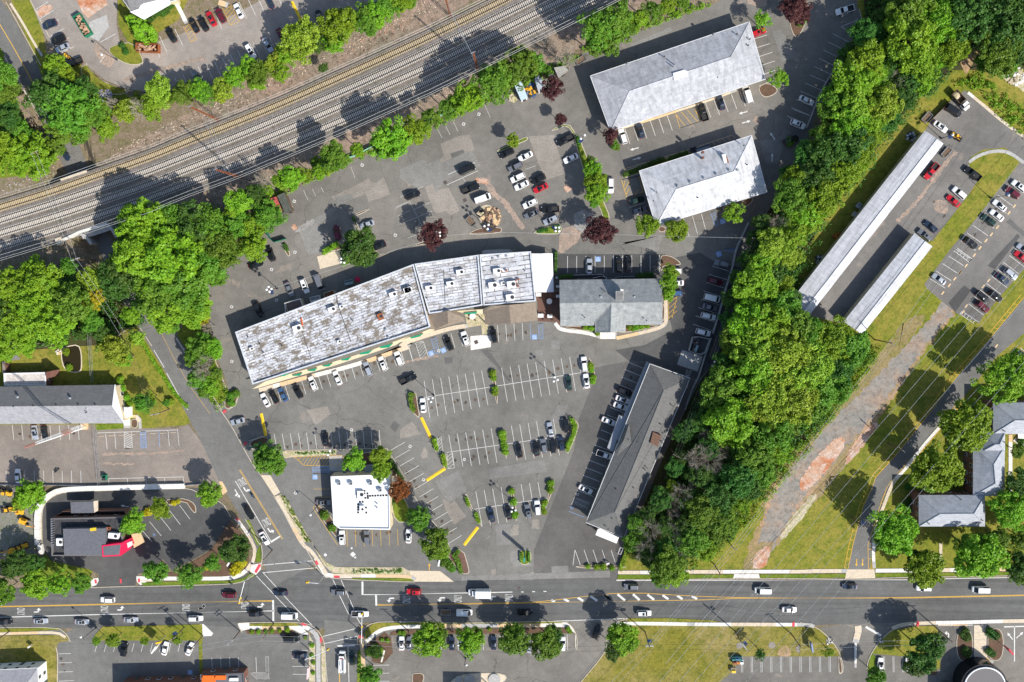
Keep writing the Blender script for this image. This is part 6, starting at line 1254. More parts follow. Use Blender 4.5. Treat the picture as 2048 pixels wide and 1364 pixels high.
# round-fronted glass building at the bottom
q = P(1968, 1372, 5); t = thing("round_building", "round glass-fronted building with a white rimmed roof", "building", (q.x, q.y, 0), "at the bottom edge below the walkway")
b = MB(); b.disc((0, 0, 0), 7.2, 0, 5.0, 28); part("glass_drum", b, GLASS, t); b = MB(); b.disc((0, 0, 0), 6.4, 5.0, 5.4, 28); part("roof", b, MATS["parapet_grey"], t)
b = MB()
for i in range(32): a = 2 * PI * i / 32; b.tube([(6.3 * math.cos(a), 6.3 * math.sin(a), 5.4), (6.3 * math.cos(a + .2), 6.3 * math.sin(a + .2), 5.4)], .25, None, 6)
part("roof_rim", b, WHITEP, t); b = MB(); b.box((0, -6, 2.4), (22, 9, 4.8)); part("wing", b, MATS["parapet_grey"], t); b = MB(); b.box((9, -4, 4.9), (7, 4, .3)); part("white_roof", b, WHITEP, t)
# entry canopy with planters at the bottom centre
q = P(*pts("24:700,1420")[0], 4); t = thing("entrance_canopy", "grey entrance canopy on a pale plaza", "canopy", (q.x, q.y, 0), "at the bottom edge between round planters"); b = MB(); b.box((0, -2.5, 4.2), (12, 5, .5)); part("roof", b, MATS["canopy_grey"], t); b = MB(); [b.tube([(x, -.6, 0), (x, -.6, 4)], .2) for x in (-5, 5)]; part("column", b, CONC_A, t, 'stuff')
for s, r in (("24:680,1345", 1.9), ("24:920,1335", 2.0), ("24:572,1335", 1.2)):
    q = P(*pts(s)[0]); t = thing("round_planter", "round planter holding a clipped bush", "planter", (q.x, q.y, .15), "on the bottom plaza", "the clipped shrubs", (1, 0), "round planters"); b = MB(); b.disc((0, 0, 0), r, 0, .35, 20); part("bowl", b, CONC_G, t)
# ---------------- the long strip mall
RM = roofrot("p:468,665 826,528"); RMb = roofrot("p:826,528 958,509"); WR1 = weathered_roof("worn_white_roof_west", RM); WR2 = weathered_roof("worn_white_roof_mid", RMb, 1.0, .55); WR3 = weathered_roof("worn_white_roof_east", RMb, 1.6, .4)
HM = 6.2
t = thing("strip_mall", "long bent shop row with a peeling white roof", "building", P(760, 620, 0), "across the middle of the car parks")
secs = (("p:470,664 827,528 860.5,654 505,769", WR1, 5.55), ("p:829,527.5 957,509.5 965,611 858,628", WR2, 5.6), ("p:959,509 1062,502.5 1072,602.5 967,611", WR3, 5.7))
for s, m, hz in secs:
    p = ccw([(q.x, q.y) for q in (P(x, y, HM) for x, y in pts(s))]); i_ = inset(p, .4)
    body_walls(t, inset(p, .02), hz, CREAM, (1.6,), 4.5); wpart("roof_deck", lambda b: b.prism(i_, hz - .05, hz + .04), m, t)
    def pp(b, p=p, i_=i_, hz=hz):
        for k in range(len(p)): j = (k + 1) % len(p); b.prism([p[k], p[j], i_[j], i_[k]], hz - .3, HM + (.0 if s is secs[0][0] else .004))
    wpart("parapet", pp, plain("parapet_white", (.55, .57, .6), .7, var=.2), t)
wpart("roof_seam", lambda b: [b.tube([P(*pts(s)[0], 5.66), P(*pts(s)[1], 5.66)], .1, None, 4) for s in ("12:1330,300 1470,700", "12:985,570 1085,870", "12:1320,200 1345,330", "22:425,0 440,330")], plain("seam_dark", (.1, .09, .09), .8), t, 'stuff')
def canopy(n, s, z0, z1, mat): wpart(n, lambda b: b.prism([P(x, y, z1) for x, y in pts(s)], z0, z1), mat, t)
canopy("shopfront_canopy", "12:505,1160 640,1085 900,1005 1300,895 1620,800 2046,640 22:0,690 200,612 290,575 22:340,578 320,600 0,705 12:1900,735 1300,935 900,1050 560,1150", 3.4, 3.75, CREAM)
canopy("shopfront_canopy", "22:540,400 920,375 830,430 640,425", 3.4, 3.75, CREAM)
for s in ("12:905,1025 995,1003 970,1030 900,1033", "12:1055,975 1140,955 1115,985 1050,985", "12:1200,930 1290,908 1255,940 1195,940", "12:1380,870 1470,848 1440,880 1375,882", "12:1560,808 1680,780 1640,815 1555,825", "12:1755,745 1880,715 1840,755 1755,762", "22:100,655 225,620 190,650 110,668", "12:770,1035 870,1005 820,1035", "22:625,420 750,405 745,425 630,432"):
    wpart("green_awning", lambda b, s=s: b.prism([P(x, y, 4.3) for x, y in pts(s)], 3.78, 4.25), plain("awning_green", (.01, .26, .14), .6), t)
SHB = shingle("brown_shingle", (.27, .215, .165), 0, .7, .75, .15); SHBD = SHB
gz = [(x, y) for x, y in pts("22:270,440 395,400 550,395 625,465 630,495 345,580 300,570")]
wpart("entrance_gable", lambda b: b.add([tuple(P(x, y, 4.4)) for x, y in gz] + [tuple(P(*pts("22:462,395")[0], 7.0)), tuple(P(*pts("22:470,520")[0], 7.0))], [(0, 7, 1)][:0] + [(0, 1, 7), (0, 7, 8, 5), (0, 5, 6), (7, 2, 3, 8), (3, 4, 8), (4, 5, 8)]), SHB, t)
gz2 = pts("22:820,400 920,350 1320,318 1345,490 830,528")
wpart("entrance_gable", lambda b: b.add([tuple(P(x, y, 4.3 if i in (0, 3, 4) else 6.0)) for i, (x, y) in enumerate(gz2)] + [tuple(P(*pts("22:1065,340")[0], 7.2)), tuple(P(*pts("22:1080,520")[0], 7.0))], [(0, 1, 5), (0, 5, 6, 4), (5, 2, 3, 6)]), SHB, t)
wpart("gable_column", lambda b: [b.tube([P(x, y, 0), P(x, y, 4.2)], .22) for x, y in pts("22:840,520 1335,485 340,570 620,495 1080,512")], CREAM, t, 'stuff')
for (s, a) in (("12:945,570", 19), ("12:1285,385", 19), ("12:1880,240", 19), ("12:2020,195", 19), ("12:1355,700", 19), ("12:500,770", 19), ("22:80,195", 9), ("22:285,178", 9), ("22:490,135", 9), ("22:585,22", 9), ("22:905,150", 8), ("22:1000,130", 8), ("22:1085,140", 8), ("22:1075,268", 8), ("22:945,10", 8), ("12:1375,360", 19)):
    k = s in ("22:905,150", "22:1085,140", "22:1075,268", "12:945,570"); sm_ = s in ("12:1355,700", "12:500,770", "22:1000,130", "12:1375,360")
    rooftop_unit(s, 5.6, a, (2.6, 2.0, 1.3) if k else (1.1, 1.1, .7) if sm_ else (2.3, 1.6, 1.1), "on the peeling shop roof", "small white rooftop unit" if sm_ else "big white rooftop unit" if k else "white rooftop unit", start="the side road end", axis=(1, -.3))
rooftop_unit("12:1755,455", 5.6, 19, (1.6, 2.0, .8), "on the peeling shop roof", "rust-brown rooftop box", RUST)
vent(t, "12:585,715 620,800 800,735 470,650 1490,490 22:260,270 22:1215,5", 5.6); vent(t, "12:1810,580 1835,652 21:960,1185 1038,1178 905,1205", 5.6, True)
wpart("rust_duct", lambda b: [b.box(tuple(P(*pts("22:%d,%d" % (x, y))[0], 6.2)), (.8, .35, .6)) for x, y in ((1125, 105), (1150, 90), (1130, 135), (1150, 160), (985, 15), (1035, 5))], RUST, t, 'stuff')
wpart("orange_pipe", lambda b: b.tube([P(*pts("12:985,465")[0], 5.8), P(*pts("12:998,540")[0], 5.8)], .25, None, 6), plain("orange_cover", (.5, .1, .02), .7), t)
wpart("rear_loading_roof", lambda b: b.prism([P(x, y, 4) for x, y in pts("21:795,1135 830,1120 1060,1112 1100,1135 810,1165")], 3.4, 3.7), CONC_G, t)
RMX = t
t = thing("storage_shed", "flat brown-roofed lean-to with white edging", "shed", P(*pts("12:920,350")[0]), "against the back wall of the shops"); wpart("wall", lambda b: b.prism([P(x, y, 3.3) for x, y in pts("12:825,325 975,280 1005,370 855,425")], 0, 3.0), CREAM, t); wpart("roof", lambda b: b.prism([P(x, y, 3.4) for x, y in pts("12:835,328 968,287 1000,368 858,418")], 3.0, 3.2), plain("brown_membrane", (.16, .12, .1), .8, var=.2), t); wpart("roof_edge", lambda b: b.strip([P(x, y, 3.4) for x, y in pts("12:835,425 825,325 975,280 1005,370")], .25, 3.0, 0, .35), CONC_A, t)
# ============================================================ VEGETATION
def rv():
    while True:
        v = Vector((ru(-1, 1), ru(-1, 1), ru(-1, 1)))
        if .05 < v.length < 1: return v.normalized()
def leaves_on(vs, fs, c, r, n, size, flat=.0, up=.35, sz=1.0):
    for _ in range(n):
        d = rv()
        if d.z < -.35: d.z = -d.z * .5; d.normalize()
        p = Vector(c) + Vector((d.x, d.y, d.z * sz)) * (r * ru(.72, 1.08))
        nn = (d * .7 + rv() * .75 + Vector((0, 0, up))).normalized(); a = nn.orthogonal().normalized(); b = nn.cross(a); th = ru(0, 6.28); a, b = a * math.cos(th) + b * math.sin(th), b * math.cos(th) - a * math.sin(th)
        s = size * ru(.55, 1.3); o = len(vs)
        vs += [tuple(p - a * s - b * s * .35), tuple(p + b * s * .6 * -1 + a * s * .1), tuple(p + a * s), tuple(p + b * s * .6)]
        fs.append((o, o + 1, o + 2, o + 3))
def crown_mesh(name, nb, lpb, leaf, spread=.68, br=(.26, .4), hz=.75, lobes=0, shape='round'):
    vs = []; fs = []
    for i in range(nb):
        d = rv()
        if d.z < -.2: d.z *= -.6
        if shape == 'cone':
            h = rnd() ** 1.2; rad = (1 - h) * .8 * ru(.6, 1); a = ru(0, 6.28); c = Vector((rad * math.cos(a), rad * math.sin(a), -.6 + 1.9 * h)); r = .12 + .22 * (1 - h)
        elif shape == 'sparse':
            c = Vector((d.x, d.y, d.z * hz)) * ru(.35, .9); r = ru(.14, .26)
        else:
            k = spread * ru(.55, 1.12); wob = 1 + .1 * math.sin(3 * math.atan2(d.y, d.x) + lobes) + .08 * math.sin(5 * math.atan2(d.y, d.x) + lobes * 2.3); c = Vector((d.x * k * wob, d.y * k * wob, d.z * k * hz)); r = ru(*br)
        leaves_on(vs, fs, c, r, lpb, leaf, sz=.85)
    rs = sorted(math.hypot(v[0], v[1]) for v in vs); k = 1.0 / rs[int(len(rs) * .95)]; vs = [(v[0] * k, v[1] * k, v[2] * k) for v in vs]
    me = bpy.data.meshes.new(name); me.from_pydata(vs, [], fs); me.update(); return me
CROWN = {'broad': [crown_mesh("crown", 84, 92, .058, .84, (.1, .24), .72, lobes=i * 1.7) for i in range(4)], 'fine': [crown_mesh("crown", 120, 72, .048, .84, (.08, .19), .68, i * 2.1) for i in range(2)],
         'cone': [crown_mesh("crown", 40, 90, .08, shape='cone')], 'sparse': [crown_mesh("crown", 34, 60, .06, shape='sparse', hz=.8) for i in range(2)], 'bush': [crown_mesh("bush", 16, 90, .12, .55, (.3, .5), .7, i) for i in range(2)]}
CM = {}
def crown(kind, leaf):
    L = CROWN[kind]; i = random.randrange(len(L)); k = (kind, i, leaf)
    if k not in CM: me = L[i].copy(); me.materials.clear(); me.materials.append(LEAF[leaf]); CM[k] = me
    return CM[k]
def trunk_mesh():
    b = MB(); b.tube([(0, 0, 0), (.02, .01, .5), (0, 0, 1.0)], .045, .028, 7)
    for i in range(5):
        a = i * 1.257 + ru(-.3, .3); z = ru(.62, .85); b.tube([(0, 0, z), (.14 * math.cos(a), .14 * math.sin(a), z + .18), (.34 * math.cos(a), .34 * math.sin(a), z + .4)], .02, .007, 5)
    return b.mesh("trunk", BARK)
TRUNK = [trunk_mesh() for _ in range(2)]
def bare_mesh():
    b = MB(); b.tube([(0, 0, 0), (.02, 0, .45), (0, .02, .8)], .04, .025, 6)
    def br(p, d, L, r, lv):
        q = p + d * L; b.tube([p, (p + q) / 2 + rv() * L * .06, q], r, r * .5, 4 if lv else 3, 0, False)
        if lv < 3:
            for _ in range(4 if lv else 6):
                br(p + d * L * ru(.35, 1), (d + rv() * .7 + Vector((0, 0, .12))).normalized(), L * ru(.5, .78), r * .6, lv + 1)
    for i in range(10): a = i * .63; br(Vector((0, 0, ru(.55, .8))), Vector((math.cos(a), math.sin(a), ru(.3, 1.1))).normalized(), ru(.3, .45), .011, 0)
    return b.mesh("bare_branches", BAREB)
BARE = [bare_mesh() for _ in range(3)]
def gz_(x, y): return dip(x, y)
CN = {'g': "mid-green leafy tree", 'd': "dark green leafy tree", 'y': "yellow-green leafy tree", 'l': "bright lime leafy tree", 'p': "purple-leaved round tree", 'o': "orange-brown leafy tree", 'w': "golden leafy tree"}
def tree(px, py, rpx, leaf, zone, kind=None, hk=1.0):
    where, start, axis, grp = zone; r = rpx * .157
    if leaf == 'b':
        r *= .78; h = r * 2.2 + 6.5; q = P(px, py, h * .75); z0 = gz_(q.x, q.y); t = thing("bare_tree", "bare grey leafless tree", "tree", (q.x, q.y, z0), where, start, axis, grp, ru(0, 6)); me = random.choice(BARE)
        o = part("trunk", me, None, t); o.scale = (r / .55, r / .55, h / 1.4); return t
    if kind is None: kind = 'fine' if leaf in 'lp' and rpx > 20 else random.choice(('broad', 'broad', 'fine'))
    H = min(17.0, 3.4 + r * 1.5) * hk * {'On the': 1}.get(where, 1.45 if 'lower railway' in where else 1.25 if 'grove' in where or 'belt' in where else 1.0); cr = r * 1.03; cz = H - cr * .62
    if kind == 'cone': cz = H * .42
    q = P(px, py, H * .75); z0 = gz_(q.x, q.y); t = thing("conifer_tree" if kind == 'cone' else "tree", CN[leaf] if kind != 'cone' else "pointed dark conifer", "tree", (q.x, q.y, z0), where, start, axis, grp, ru(0, 6.28))
    o = part("trunk", random.choice(TRUNK), None, t); o.scale = (H * .5, H * .5, max(1.0, cz))
    o = part("crown", crown(kind, leaf), None, t); o.location = (0, 0, cz - z0 * 0); o.scale = (cr * ru(.93, 1.07), cr * ru(.93, 1.07), cr * (1.25 if kind == 'cone' else ru(.85, 1.0))); o.rotation_euler[2] = ru(0, 6); return t
def shrub(px, py, rpx, leaf, where, start, axis, what="small round green shrub"):
    r = rpx * .157; q = P(px, py, r); t = thing("shrub", what, "shrub", (q.x, q.y, .1 + r * .35), where, start, axis, "shrubs"); o = part("foliage", crown('bush', leaf), None, t); o.scale = (r, r, r * .9); o.rotation_euler[2] = ru(0, 6); return t
Z = {
 'TL': ("by the pale top lot", "the far road", (1, .4), "trees by the top lot"),
 'RN': ("on the upper railway bank", "the far road", (1, -.4), "trees along the upper side of the railway"),
 'RS': ("on the lower railway bank", "the road bridge", (1, -.45), "trees along the lower side of the railway"),
 'LB': ("in the grove below the road bridge", "the frame edge", (1, .3), "trees of the grove by the bridge"),
 'LW': ("at the lawn with the pond", "the pond", (1, .4), "trees round the pond lawn"),
 'SR': ("on the side road verge", "the grove", (.3, 1), "trees along the side road verge"),
 'UL': ("in the upper car park islands", "the grove", (1, .1), "trees in the upper car park"),
 'FF': ("by the drive-through restaurant", "the yard", (1, .05), "trees by the drive-through"),
 'KK': ("round the white flat-roofed restaurant", "the side road", (1, .2), "trees round the flat roofed restaurant"),
 'BT': ("along the lower kerb", "the drive-through end", (1, .05), "trees along the lower kerb"),
 'WD': ("in the wooded belt", "the top edge", (.05, 1), "trees of the wooded belt"),
 'AP': ("round the brick apartments", "the main road", (.1, -1), "trees round the brick apartments"),
 'OF': ("round the hipped white offices", "the railway", (.4, 1), "trees round the hipped offices"),
}
TREES = """TL: 0,150,30,g 8,178,26,g 15,245,24,d 5,300,34,y 50,312,40,y 90,292,22,g 40,262,22,g 20,215,18,d 112,135,24,y 133,158,22,y 150,175,14,d 262,40,18,y,cone 278,60,20,y,cone 270,48,16,y,cone
RN: 98,188,40,d 135,215,46,g 165,188,30,d 186,226,30,g 112,252,32,g 160,255,26,g 215,255,22,y 222,205,14,b 318,183,28,l 252,222,20,l 275,215,22,b 300,215,24,y 365,188,20,g 385,178,16,g 400,180,20,y 412,188,18,g 447,178,20,l 440,192,14,l 468,154,20,y 500,138,20,y 515,150,24,g 515,165,16,y 545,128,16,l 562,145,18,y 601,80,37,l 575,106,22,y 560,112,16,l 640,85,18,d 678,52,34,y 690,38,20,g 667,80,22,y 733,40,25,g 750,28,25,y 745,52,18,g 775,12,22,g 800,5,20,y 648,137,9,d 820,2,14,g
RS: 784,280,34,y 770,290,24,g 826,264,26,y 848,258,14,y 864,234,17,g 896,218,18,g 935,198,28,y 950,190,16,y 915,210,18,y 990,165,34,g 975,155,18,d 1010,150,26,g 1040,138,30,g 1062,130,22,g 1038,112,18,y 1090,145,12,g 1128,112,22,b 1140,125,14,b 1104,177,21,p 1200,60,36,g 1228,45,34,g 1215,88,24,g 1190,95,18,g 1250,60,20,g 1272,43,18,y 1303,26,18,g 1333,13,16,y 1362,4,14,g 669,315,26,g 660,330,18,y 628,322,14,g,cone 716,300,13,y 640,345,14,y 618,350,13,y 585,355,22,y 565,362,16,y 600,350,14,y 521,368,24,b 533,372,16,b 480,405,24,y 470,425,18,y 512,392,20,d 535,385,14,y
LB: 540,430,28,g 478,448,26,g 508,455,24,y 455,470,22,g 512,496,26,y 418,450,36,g 441,496,36,g 420,520,34,g 385,455,38,d 339,440,34,g 287,450,44,y 255,468,20,g 277,506,48,y 335,490,30,g 345,515,50,y 395,505,36,y 400,545,28,g 257,540,38,d 235,560,34,d 308,545,42,y 370,570,42,g 308,585,42,g 328,622,36,y 365,610,30,y 390,625,28,y 400,595,24,y 349,652,14,g 265,630,20,y 72,540,24,y 60,555,24,y 140,535,18,g 27,572,34,y 82,565,36,y 72,612,40,y 40,600,26,d 144,608,38,g 105,585,28,d 113,652,40,y 41,645,34,y 20,684,32,y 57,690,20,y 150,580,20,d 10,620,28,d 181,558,24,l 205,663,18,d 185,640,22,g 190,600,20,w
LW: 232,698,30,l 215,685,20,g 275,675,16,l 250,715,18,y 164,668,10,d 288,806,20,g 300,795,12,y 334,805,7,g
SR: 398,700,24,g 385,715,18,g 396,756,20,g 400,735,14,b 427,696,20,y 412,684,18,g 412,722,16,b 405,745,16,b 431,746,14,g 424,772,16,y 408,783,12,g 418,760,12,y 437,555,18,g 406,610,16,w 404,638,14,w 428,558,14,g 412,655,12,b
UL: 718,494,36,d 1025,282,12,y 866,469,27,p 1198,461,27,p 1180,325,11,g 1186,342,18,y 1192,362,20,y 1194,382,21,y 1190,398,14,g 1121,239,11,p 1220,272,14,p
FF: 62,990,28,y 45,1000,20,y 75,980,18,g 420,987,25,y 269,1042,24,y 258,1052,16,g 322,1017,20,y 6,1182,27,g 70,1170,27,y 119,1166,24,y 162,1164,21,g 312,1143,23,g 380,1151,24,g 427,1125,16,g 472,1098,27,d 455,1108,14,g 40,1125,26,d 20,1135,20,d 70,1128,20,d
KK: 538,918,31,g 528,905,18,d 550,930,20,g 710,919,21,y 761,912,19,y 763,940,21,y 800,978,21,o 838,1036,24,g 866,1085,28,g 882,1100,18,y 875,1070,16,g
BT: 860,1281,33,y 870,1265,24,g 940,1281,27,y 950,1270,18,g 1030,1281,30,g 1020,1265,20,g 1091,1287,31,g 1105,1268,18,d 1248,1275,29,y 1225,1302,18,d 1520,1306,13,d,sparse 737,1350,24,g 751,1302,14,d 195,1280,9,y 228,1280,14,y 291,1280,9,y 355,1278,10,y 1847,1305,36,d 1865,1285,24,d 1830,1330,22,d 1751,1352,19,g 1655,1300,12,y,sparse
WD: 1819,17,44,g 1873,39,38,y 1835,45,26,g 1819,77,46,y 1790,60,24,d 1939,33,42,d 1900,10,30,d 2016,22,46,d 2016,61,38,d 1731,72,30,d 1771,31,24,d 1694,107,18,d 1700,128,16,y 1731,122,34,y 1748,145,26,y 1705,162,36,y 1690,185,24,y 1771,105,24,d 1755,110,20,d 1906,94,32,y 1878,110,24,y 1841,131,32,y 1860,165,22,y 1771,136,22,d 1666,197,26,g 1709,208,34,l 1740,195,24,y 1766,212,32,l 1698,247,34,y 1660,225,22,g 1742,241,28,y 1786,241,22,d 1775,270,20,y 1800,190,26,d 1994,105,38,g 2027,88,34,d 1975,122,24,g 2010,135,20,g 1781,168,24,b 1800,175,18,b 1983,72,20,b 1819,157,24,d 1613,314,26,d 1644,307,34,d 1640,280,26,g 1698,290,34,d 1742,298,32,y 1720,320,24,y 1637,346,34,d 1660,350,20,y 1692,353,32,y 1715,340,20,g 1644,392,34,y 1683,400,24,d 1655,440,24,y 1630,430,20,y 1609,423,28,y 1615,467,26,y 1596,470,24,y 1580,393,34,g 1595,360,28,y 1600,414,26,g 1575,350,18,d 1557,449,25,b 1575,465,18,b 1545,492,32,l 1560,500,22,y 1580,512,22,l 1522,449,18,d 1508,480,16,d 1498,522,22,d 1524,527,28,y 1480,560,20,d 1508,565,36,y 1530,575,24,y 1565,571,20,y 1467,600,22,d 1480,590,20,d 1539,548,24,d 1498,638,38,y 1520,620,24,y 1565,626,34,g 1580,600,20,d 1528,655,42,y 1471,673,28,g 1460,640,20,d 1590,659,36,g 1508,696,42,l 1480,700,26,y 1570,704,48,l 1540,680,30,l 1600,745,42,l 1580,730,36,l 1518,745,46,y 1450,725,22,d 1440,775,36,g 1460,750,24,d 1539,786,46,l 1505,775,26,y 1426,807,26,d 1487,800,24,d 1590,797,42,l 1560,770,30,l 1613,671,36,g 1640,680,22,d 1666,676,36,y 1698,693,34,g 1712,715,24,g 1622,737,44,l 1655,715,26,d 1672,740,30,d 1655,776,36,g 1626,800,32,g 1457,841,42,y 1475,865,28,y 1416,838,24,d 1539,822,36,l 1570,841,28,g 1600,830,24,g 1549,867,36,g 1508,908,36,g 1530,890,26,y 1480,890,24,d 1477,954,34,d 1500,975,26,d 1560,902,22,y 1520,945,26,g 1348,933,18,d 1360,915,16,d 1344,970,11,y 1436,995,32,d 1405,1025,32,g 1446,1036,28,g 1455,1060,18,g 1323,995,22,d 1310,1010,16,d 1292,1030,18,d 1385,845,18,d 1364,865,18,d 1272,1046,18,g 1280,1065,16,d 1374,1046,24,d 1330,1050,20,d 1262,1082,18,g 1385,1080,28,g 1413,872,20,b 1397,917,34,b 1422,925,34,b 1436,898,20,b 1450,905,14,b 1364,990,26,b 1393,966,18,b 1344,1015,18,b 1348,1042,22,b 1303,1060,26,b 1364,1070,24,b 1292,1100,26,b 1360,1096,24,b 1410,1096,22,y 1333,1130,34,g 1350,1145,26,y 1320,1150,20,g 1300,1110,22,d 1330,1100,22,d 1425,1075,20,g 1480,1000,22,y 1415,895,24,d 1400,950,24,d 1420,960,22,d 1380,1000,22,d 1440,870,22,y
AP: 1790,1060,44,y 1770,1075,24,g 1850,1138,36,y 1835,1120,22,d 1959,1112,44,y 1940,1095,28,g 2038,1128,28,d 2040,1150,20,g 1873,933,46,y 1860,955,28,g 1935,849,44,y 1950,830,28,y 1915,870,24,g 2025,1020,38,y 2035,965,28,d 2010,758,46,y 2030,735,28,y 2044,1075,24,g 2035,900,14,g 1995,1075,22,g
OF: 1524,39,17,y,sparse 1590,20,25,p 1605,35,14,p 1580,8,16,p 1557,160,19,y,sparse 1294,453,21,y 1352,461,20,y 1467,430,20,y,sparse 1338,562,17,y 1335,585,16,y 1340,545,14,y"""
for ln in TREES.split("\n"):
    zk, rest = ln.split(": ")
    for tok in rest.split():
        f = tok.split(",")
        if zk == 'WD' and float(f[1]) < 560 and float(f[0]) < 1900:
            B = [(1905, 140), (1850, 195), (1781, 274), (1729, 351), (1703, 379), (1663, 436), (1622, 473), (1618, 515), (1590, 565)]; y_ = float(f[1])
            for (xa, ya), (xb, yb) in zip(B, B[1:]):
                if ya <= y_ < yb: f[0] = min(float(f[0]), xa + (xb - xa) * (y_ - ya) / (yb - ya) - float(f[2]) * 1.0 - 17)
        tree(float(f[0]), float(f[1]), float(f[2]), f[3], Z[zk], f[4] if len(f) > 4 else None)
SHR = """I1|in the thin planted islands of the main lot|the shops|.2,1|22:903,1005 908,1052 920,1160 925,1200 1858,938 1868,970 1882,1050 1878,1082 23:995,285 1000,325 1008,365 1015,410 1026,455 1085,848 1108,950 1122,1075 1402,1040 1410,960 1470,770 1465,830|7|y
I2|below the striped exit stalls|the hedge island|1,0|24:1830,243 1915,250 1980,245 34:33,250 120,258|6|y
I3|round the pond and gabled offices|the pond|1,.4|02:632,800 668,955 1160,1080 1180,1150 1215,1248 1250,1310 1170,1060 1640,1285|8|y
I4|at the bright fronted house|the dumpster|1,-.3|00:1525,130 1560,115 1480,160 1445,190 1615,105 1660,50 1590,120 1185,435 1215,500|7|d
I5|in the corner beds by the flat-roofed restaurant|the side road|1,.2|13:1210,1078 1285,1205 24:430,215 470,230 500,260 13:1845,870 1870,930|9|g
I6|in the planted strip by the lower lots|the drive-through end|1,0|14:500,880 570,880 640,880 700,872 770,868 850,862 1022,935 1085,1010 1090,1110 1105,1180 1100,1280 1770,955 1825,962 1650,1090 24:-5,890 30,895 870,855 1660,880 1640,850|5|y
I7|in the drive-through beds|the wall|1,0|03:1690,960 1732,940 1440,1040 1410,1060 14:60,250 130,240|6|w
I8|in the beds by the round-fronted building|the big dark tree|1,.1|44:1500,850 1540,880 1520,1000 1540,1030 1770,860 1740,830 1765,1030 1735,1010 1800,870 1520,820|8|d
I9|by the purple trees of the offices|the upper lot|1,-.2|30:1960,215 1985,180 31:145,95 130,70 160,115 1620,920 1860,60 12:290,1230 300,1290 340,1210|8|g
I10|beside the shingle-roofed restaurant|the tent|1,.1|22:1810,560 1860,560 32:290,555 350,560 410,552 460,545 320,575 22:1925,610|6|y
I11|in the crossing corner bed|the road|.2,1|14:1700,1030 1740,1060 1650,1080 1720,1090|9|y
I12|at the apartment courtyard|the driveway|1,0|43:985,925 990,750 1000,880 1440,720 1460,690 2030,330|8|d"""
for ln in SHR.split("\n"):
    _, where, st, ax, lst, r, lf = ln.split("|"); ax = tuple(float(v) for v in ax.split(","))
    for x, y in pts(lst): shrub(x, y, float(r) * ru(.85, 1.15), lf, where, st, ax, "small clipped shrub" if lf != 'w' else "small golden shrub")
shrub(474, 1137, 12, 'w', "by the corner pavement of the crossing", None, None, "large golden yellow bush"); shrub(466, 1143, 10, 'w', "beside the large golden bush at the crossing", None, None, "golden yellow bush"); shrub(482, 1128, 10, 'w', "nearest the red tactile strip by the crossing", None, None, "golden yellow bush"); shrub(294, 1024, 9, 'w', "between the two drive-through trees", None, None, "golden bush")
def hedge(s, wpx, h, leaf, what, where, start=None, axis=None, dens=26):
    path = [P(x, y, h) for x, y in pts(s)]; w = wpx * .157; c = sum(path, Vector()) / len(path); L = sum((b - a).length for a, b in zip(path, path[1:]))
    t = thing("hedge", what, "hedge", (c.x, c.y, .1), where, start, axis, "clipped hedges"); core = MB(); core.strip([(p.x - c.x, p.y - c.y) for p in path], w * .72, 0, 0, h * .8); part("hedge_core", core, LEAF[leaf], t)
    vs = []; fs = []; fine = resample([Vector((p.x - c.x, p.y - c.y, 0)) for p in path], .45)
    for p in fine:
        for _ in range(max(1, int(w / .7 + .5))): leaves_on(vs, fs, (p.x + ru(-.5, .5) * w * .75, p.y + ru(-.5, .5) * w * .75, h * ru(.55, .8)), w * .12 + .28, dens, .16)
    me = bpy.data.meshes.new("hedge"); me.from_pydata(vs, [], fs); me.materials.append(LEAF[leaf]); part("foliage", me, None, t); return t
hedge("22:115,1200 100,1270 115,1350 23:140,60", 11, 1.2, 'g', "curved clipped hedge", "at the island by the white car"); hedge("23:330,330 355,440", 11, 1.2, 'y', "short square hedge", "above the other beside the hatched bays", None); hedge("23:415,480 440,600", 11, 1.2, 'y', "short square hedge", "below the other beside the hatched bays", None)
hedge("23:1675,140 1708,200 1690,290 1650,380 1635,440", 11, 1.3, 'y', "curved bright hedge", "at the exit-side end of the middle parking row"); hedge("23:645,905 670,990", 7, 1.0, 'y', "short narrow hedge", "on the narrow wedge island of the lower rows", None); hedge("23:735,1060 770,1150", 9, 1.0, 'y', "short thick hedge", "on the narrow wedge island by the yellow bar", None); hedge("23:1395,1000 1425,930", 8, 1.0, 'y', "short hedge", "at the exit-side end of the lowest parking row")
hedge("24:1175,110 1180,200", 6, .9, 'g', "low hedge strip", "beside the teal pylon sign on one side"); hedge("24:1255,100 1258,200", 5, .9, 'g', "thin low hedge strip", "beside the teal pylon sign near the exit stalls"); hedge("24:575,90 530,130 570,210 595,300", 11, 1.1, 'g', "bent dark hedge", "on the brick island at the exit"); hedge("24:450,170 500,260", 13, 1.2, 'g', "thick hedge", "between the pavement and the brick exit island")
hedge("34:200,265 250,130 275,30", 11, 1.2, 'y', "long hedge", "at the corner below the dark-roofed office"); hedge("21:1730,20 1750,100", 8, 1.0, 'd', "narrow hedge", "behind the black pickup at the upper lot edge"); hedge("21:1350,940 1440,920", 8, .6, 'd', "low dark hedge", "on the teardrop island near the purple tree"); hedge("21:1490,900 1560,890", 9, .6, 'd', "low dark ground hedge", "under the lamp on the teardrop island")
hedge("11:1200,1140 1340,1060", 13, 1.4, 'y', "thick clipped hedge", "beside the big round tree in the upper lot"); hedge("11:1400,1250 1440,1200", 14, 1.4, 'y', "square clipped hedge", "under the lamp post behind the shops"); hedge("11:815,1060 850,1130", 9, 1.0, 'd', "small dark hedge", "beside the green dumpster fence"); hedge("11:1490,800 1510,850", 6, .9, 'd', "tiny hedge", "at the corner of the kerb island near the silver car")
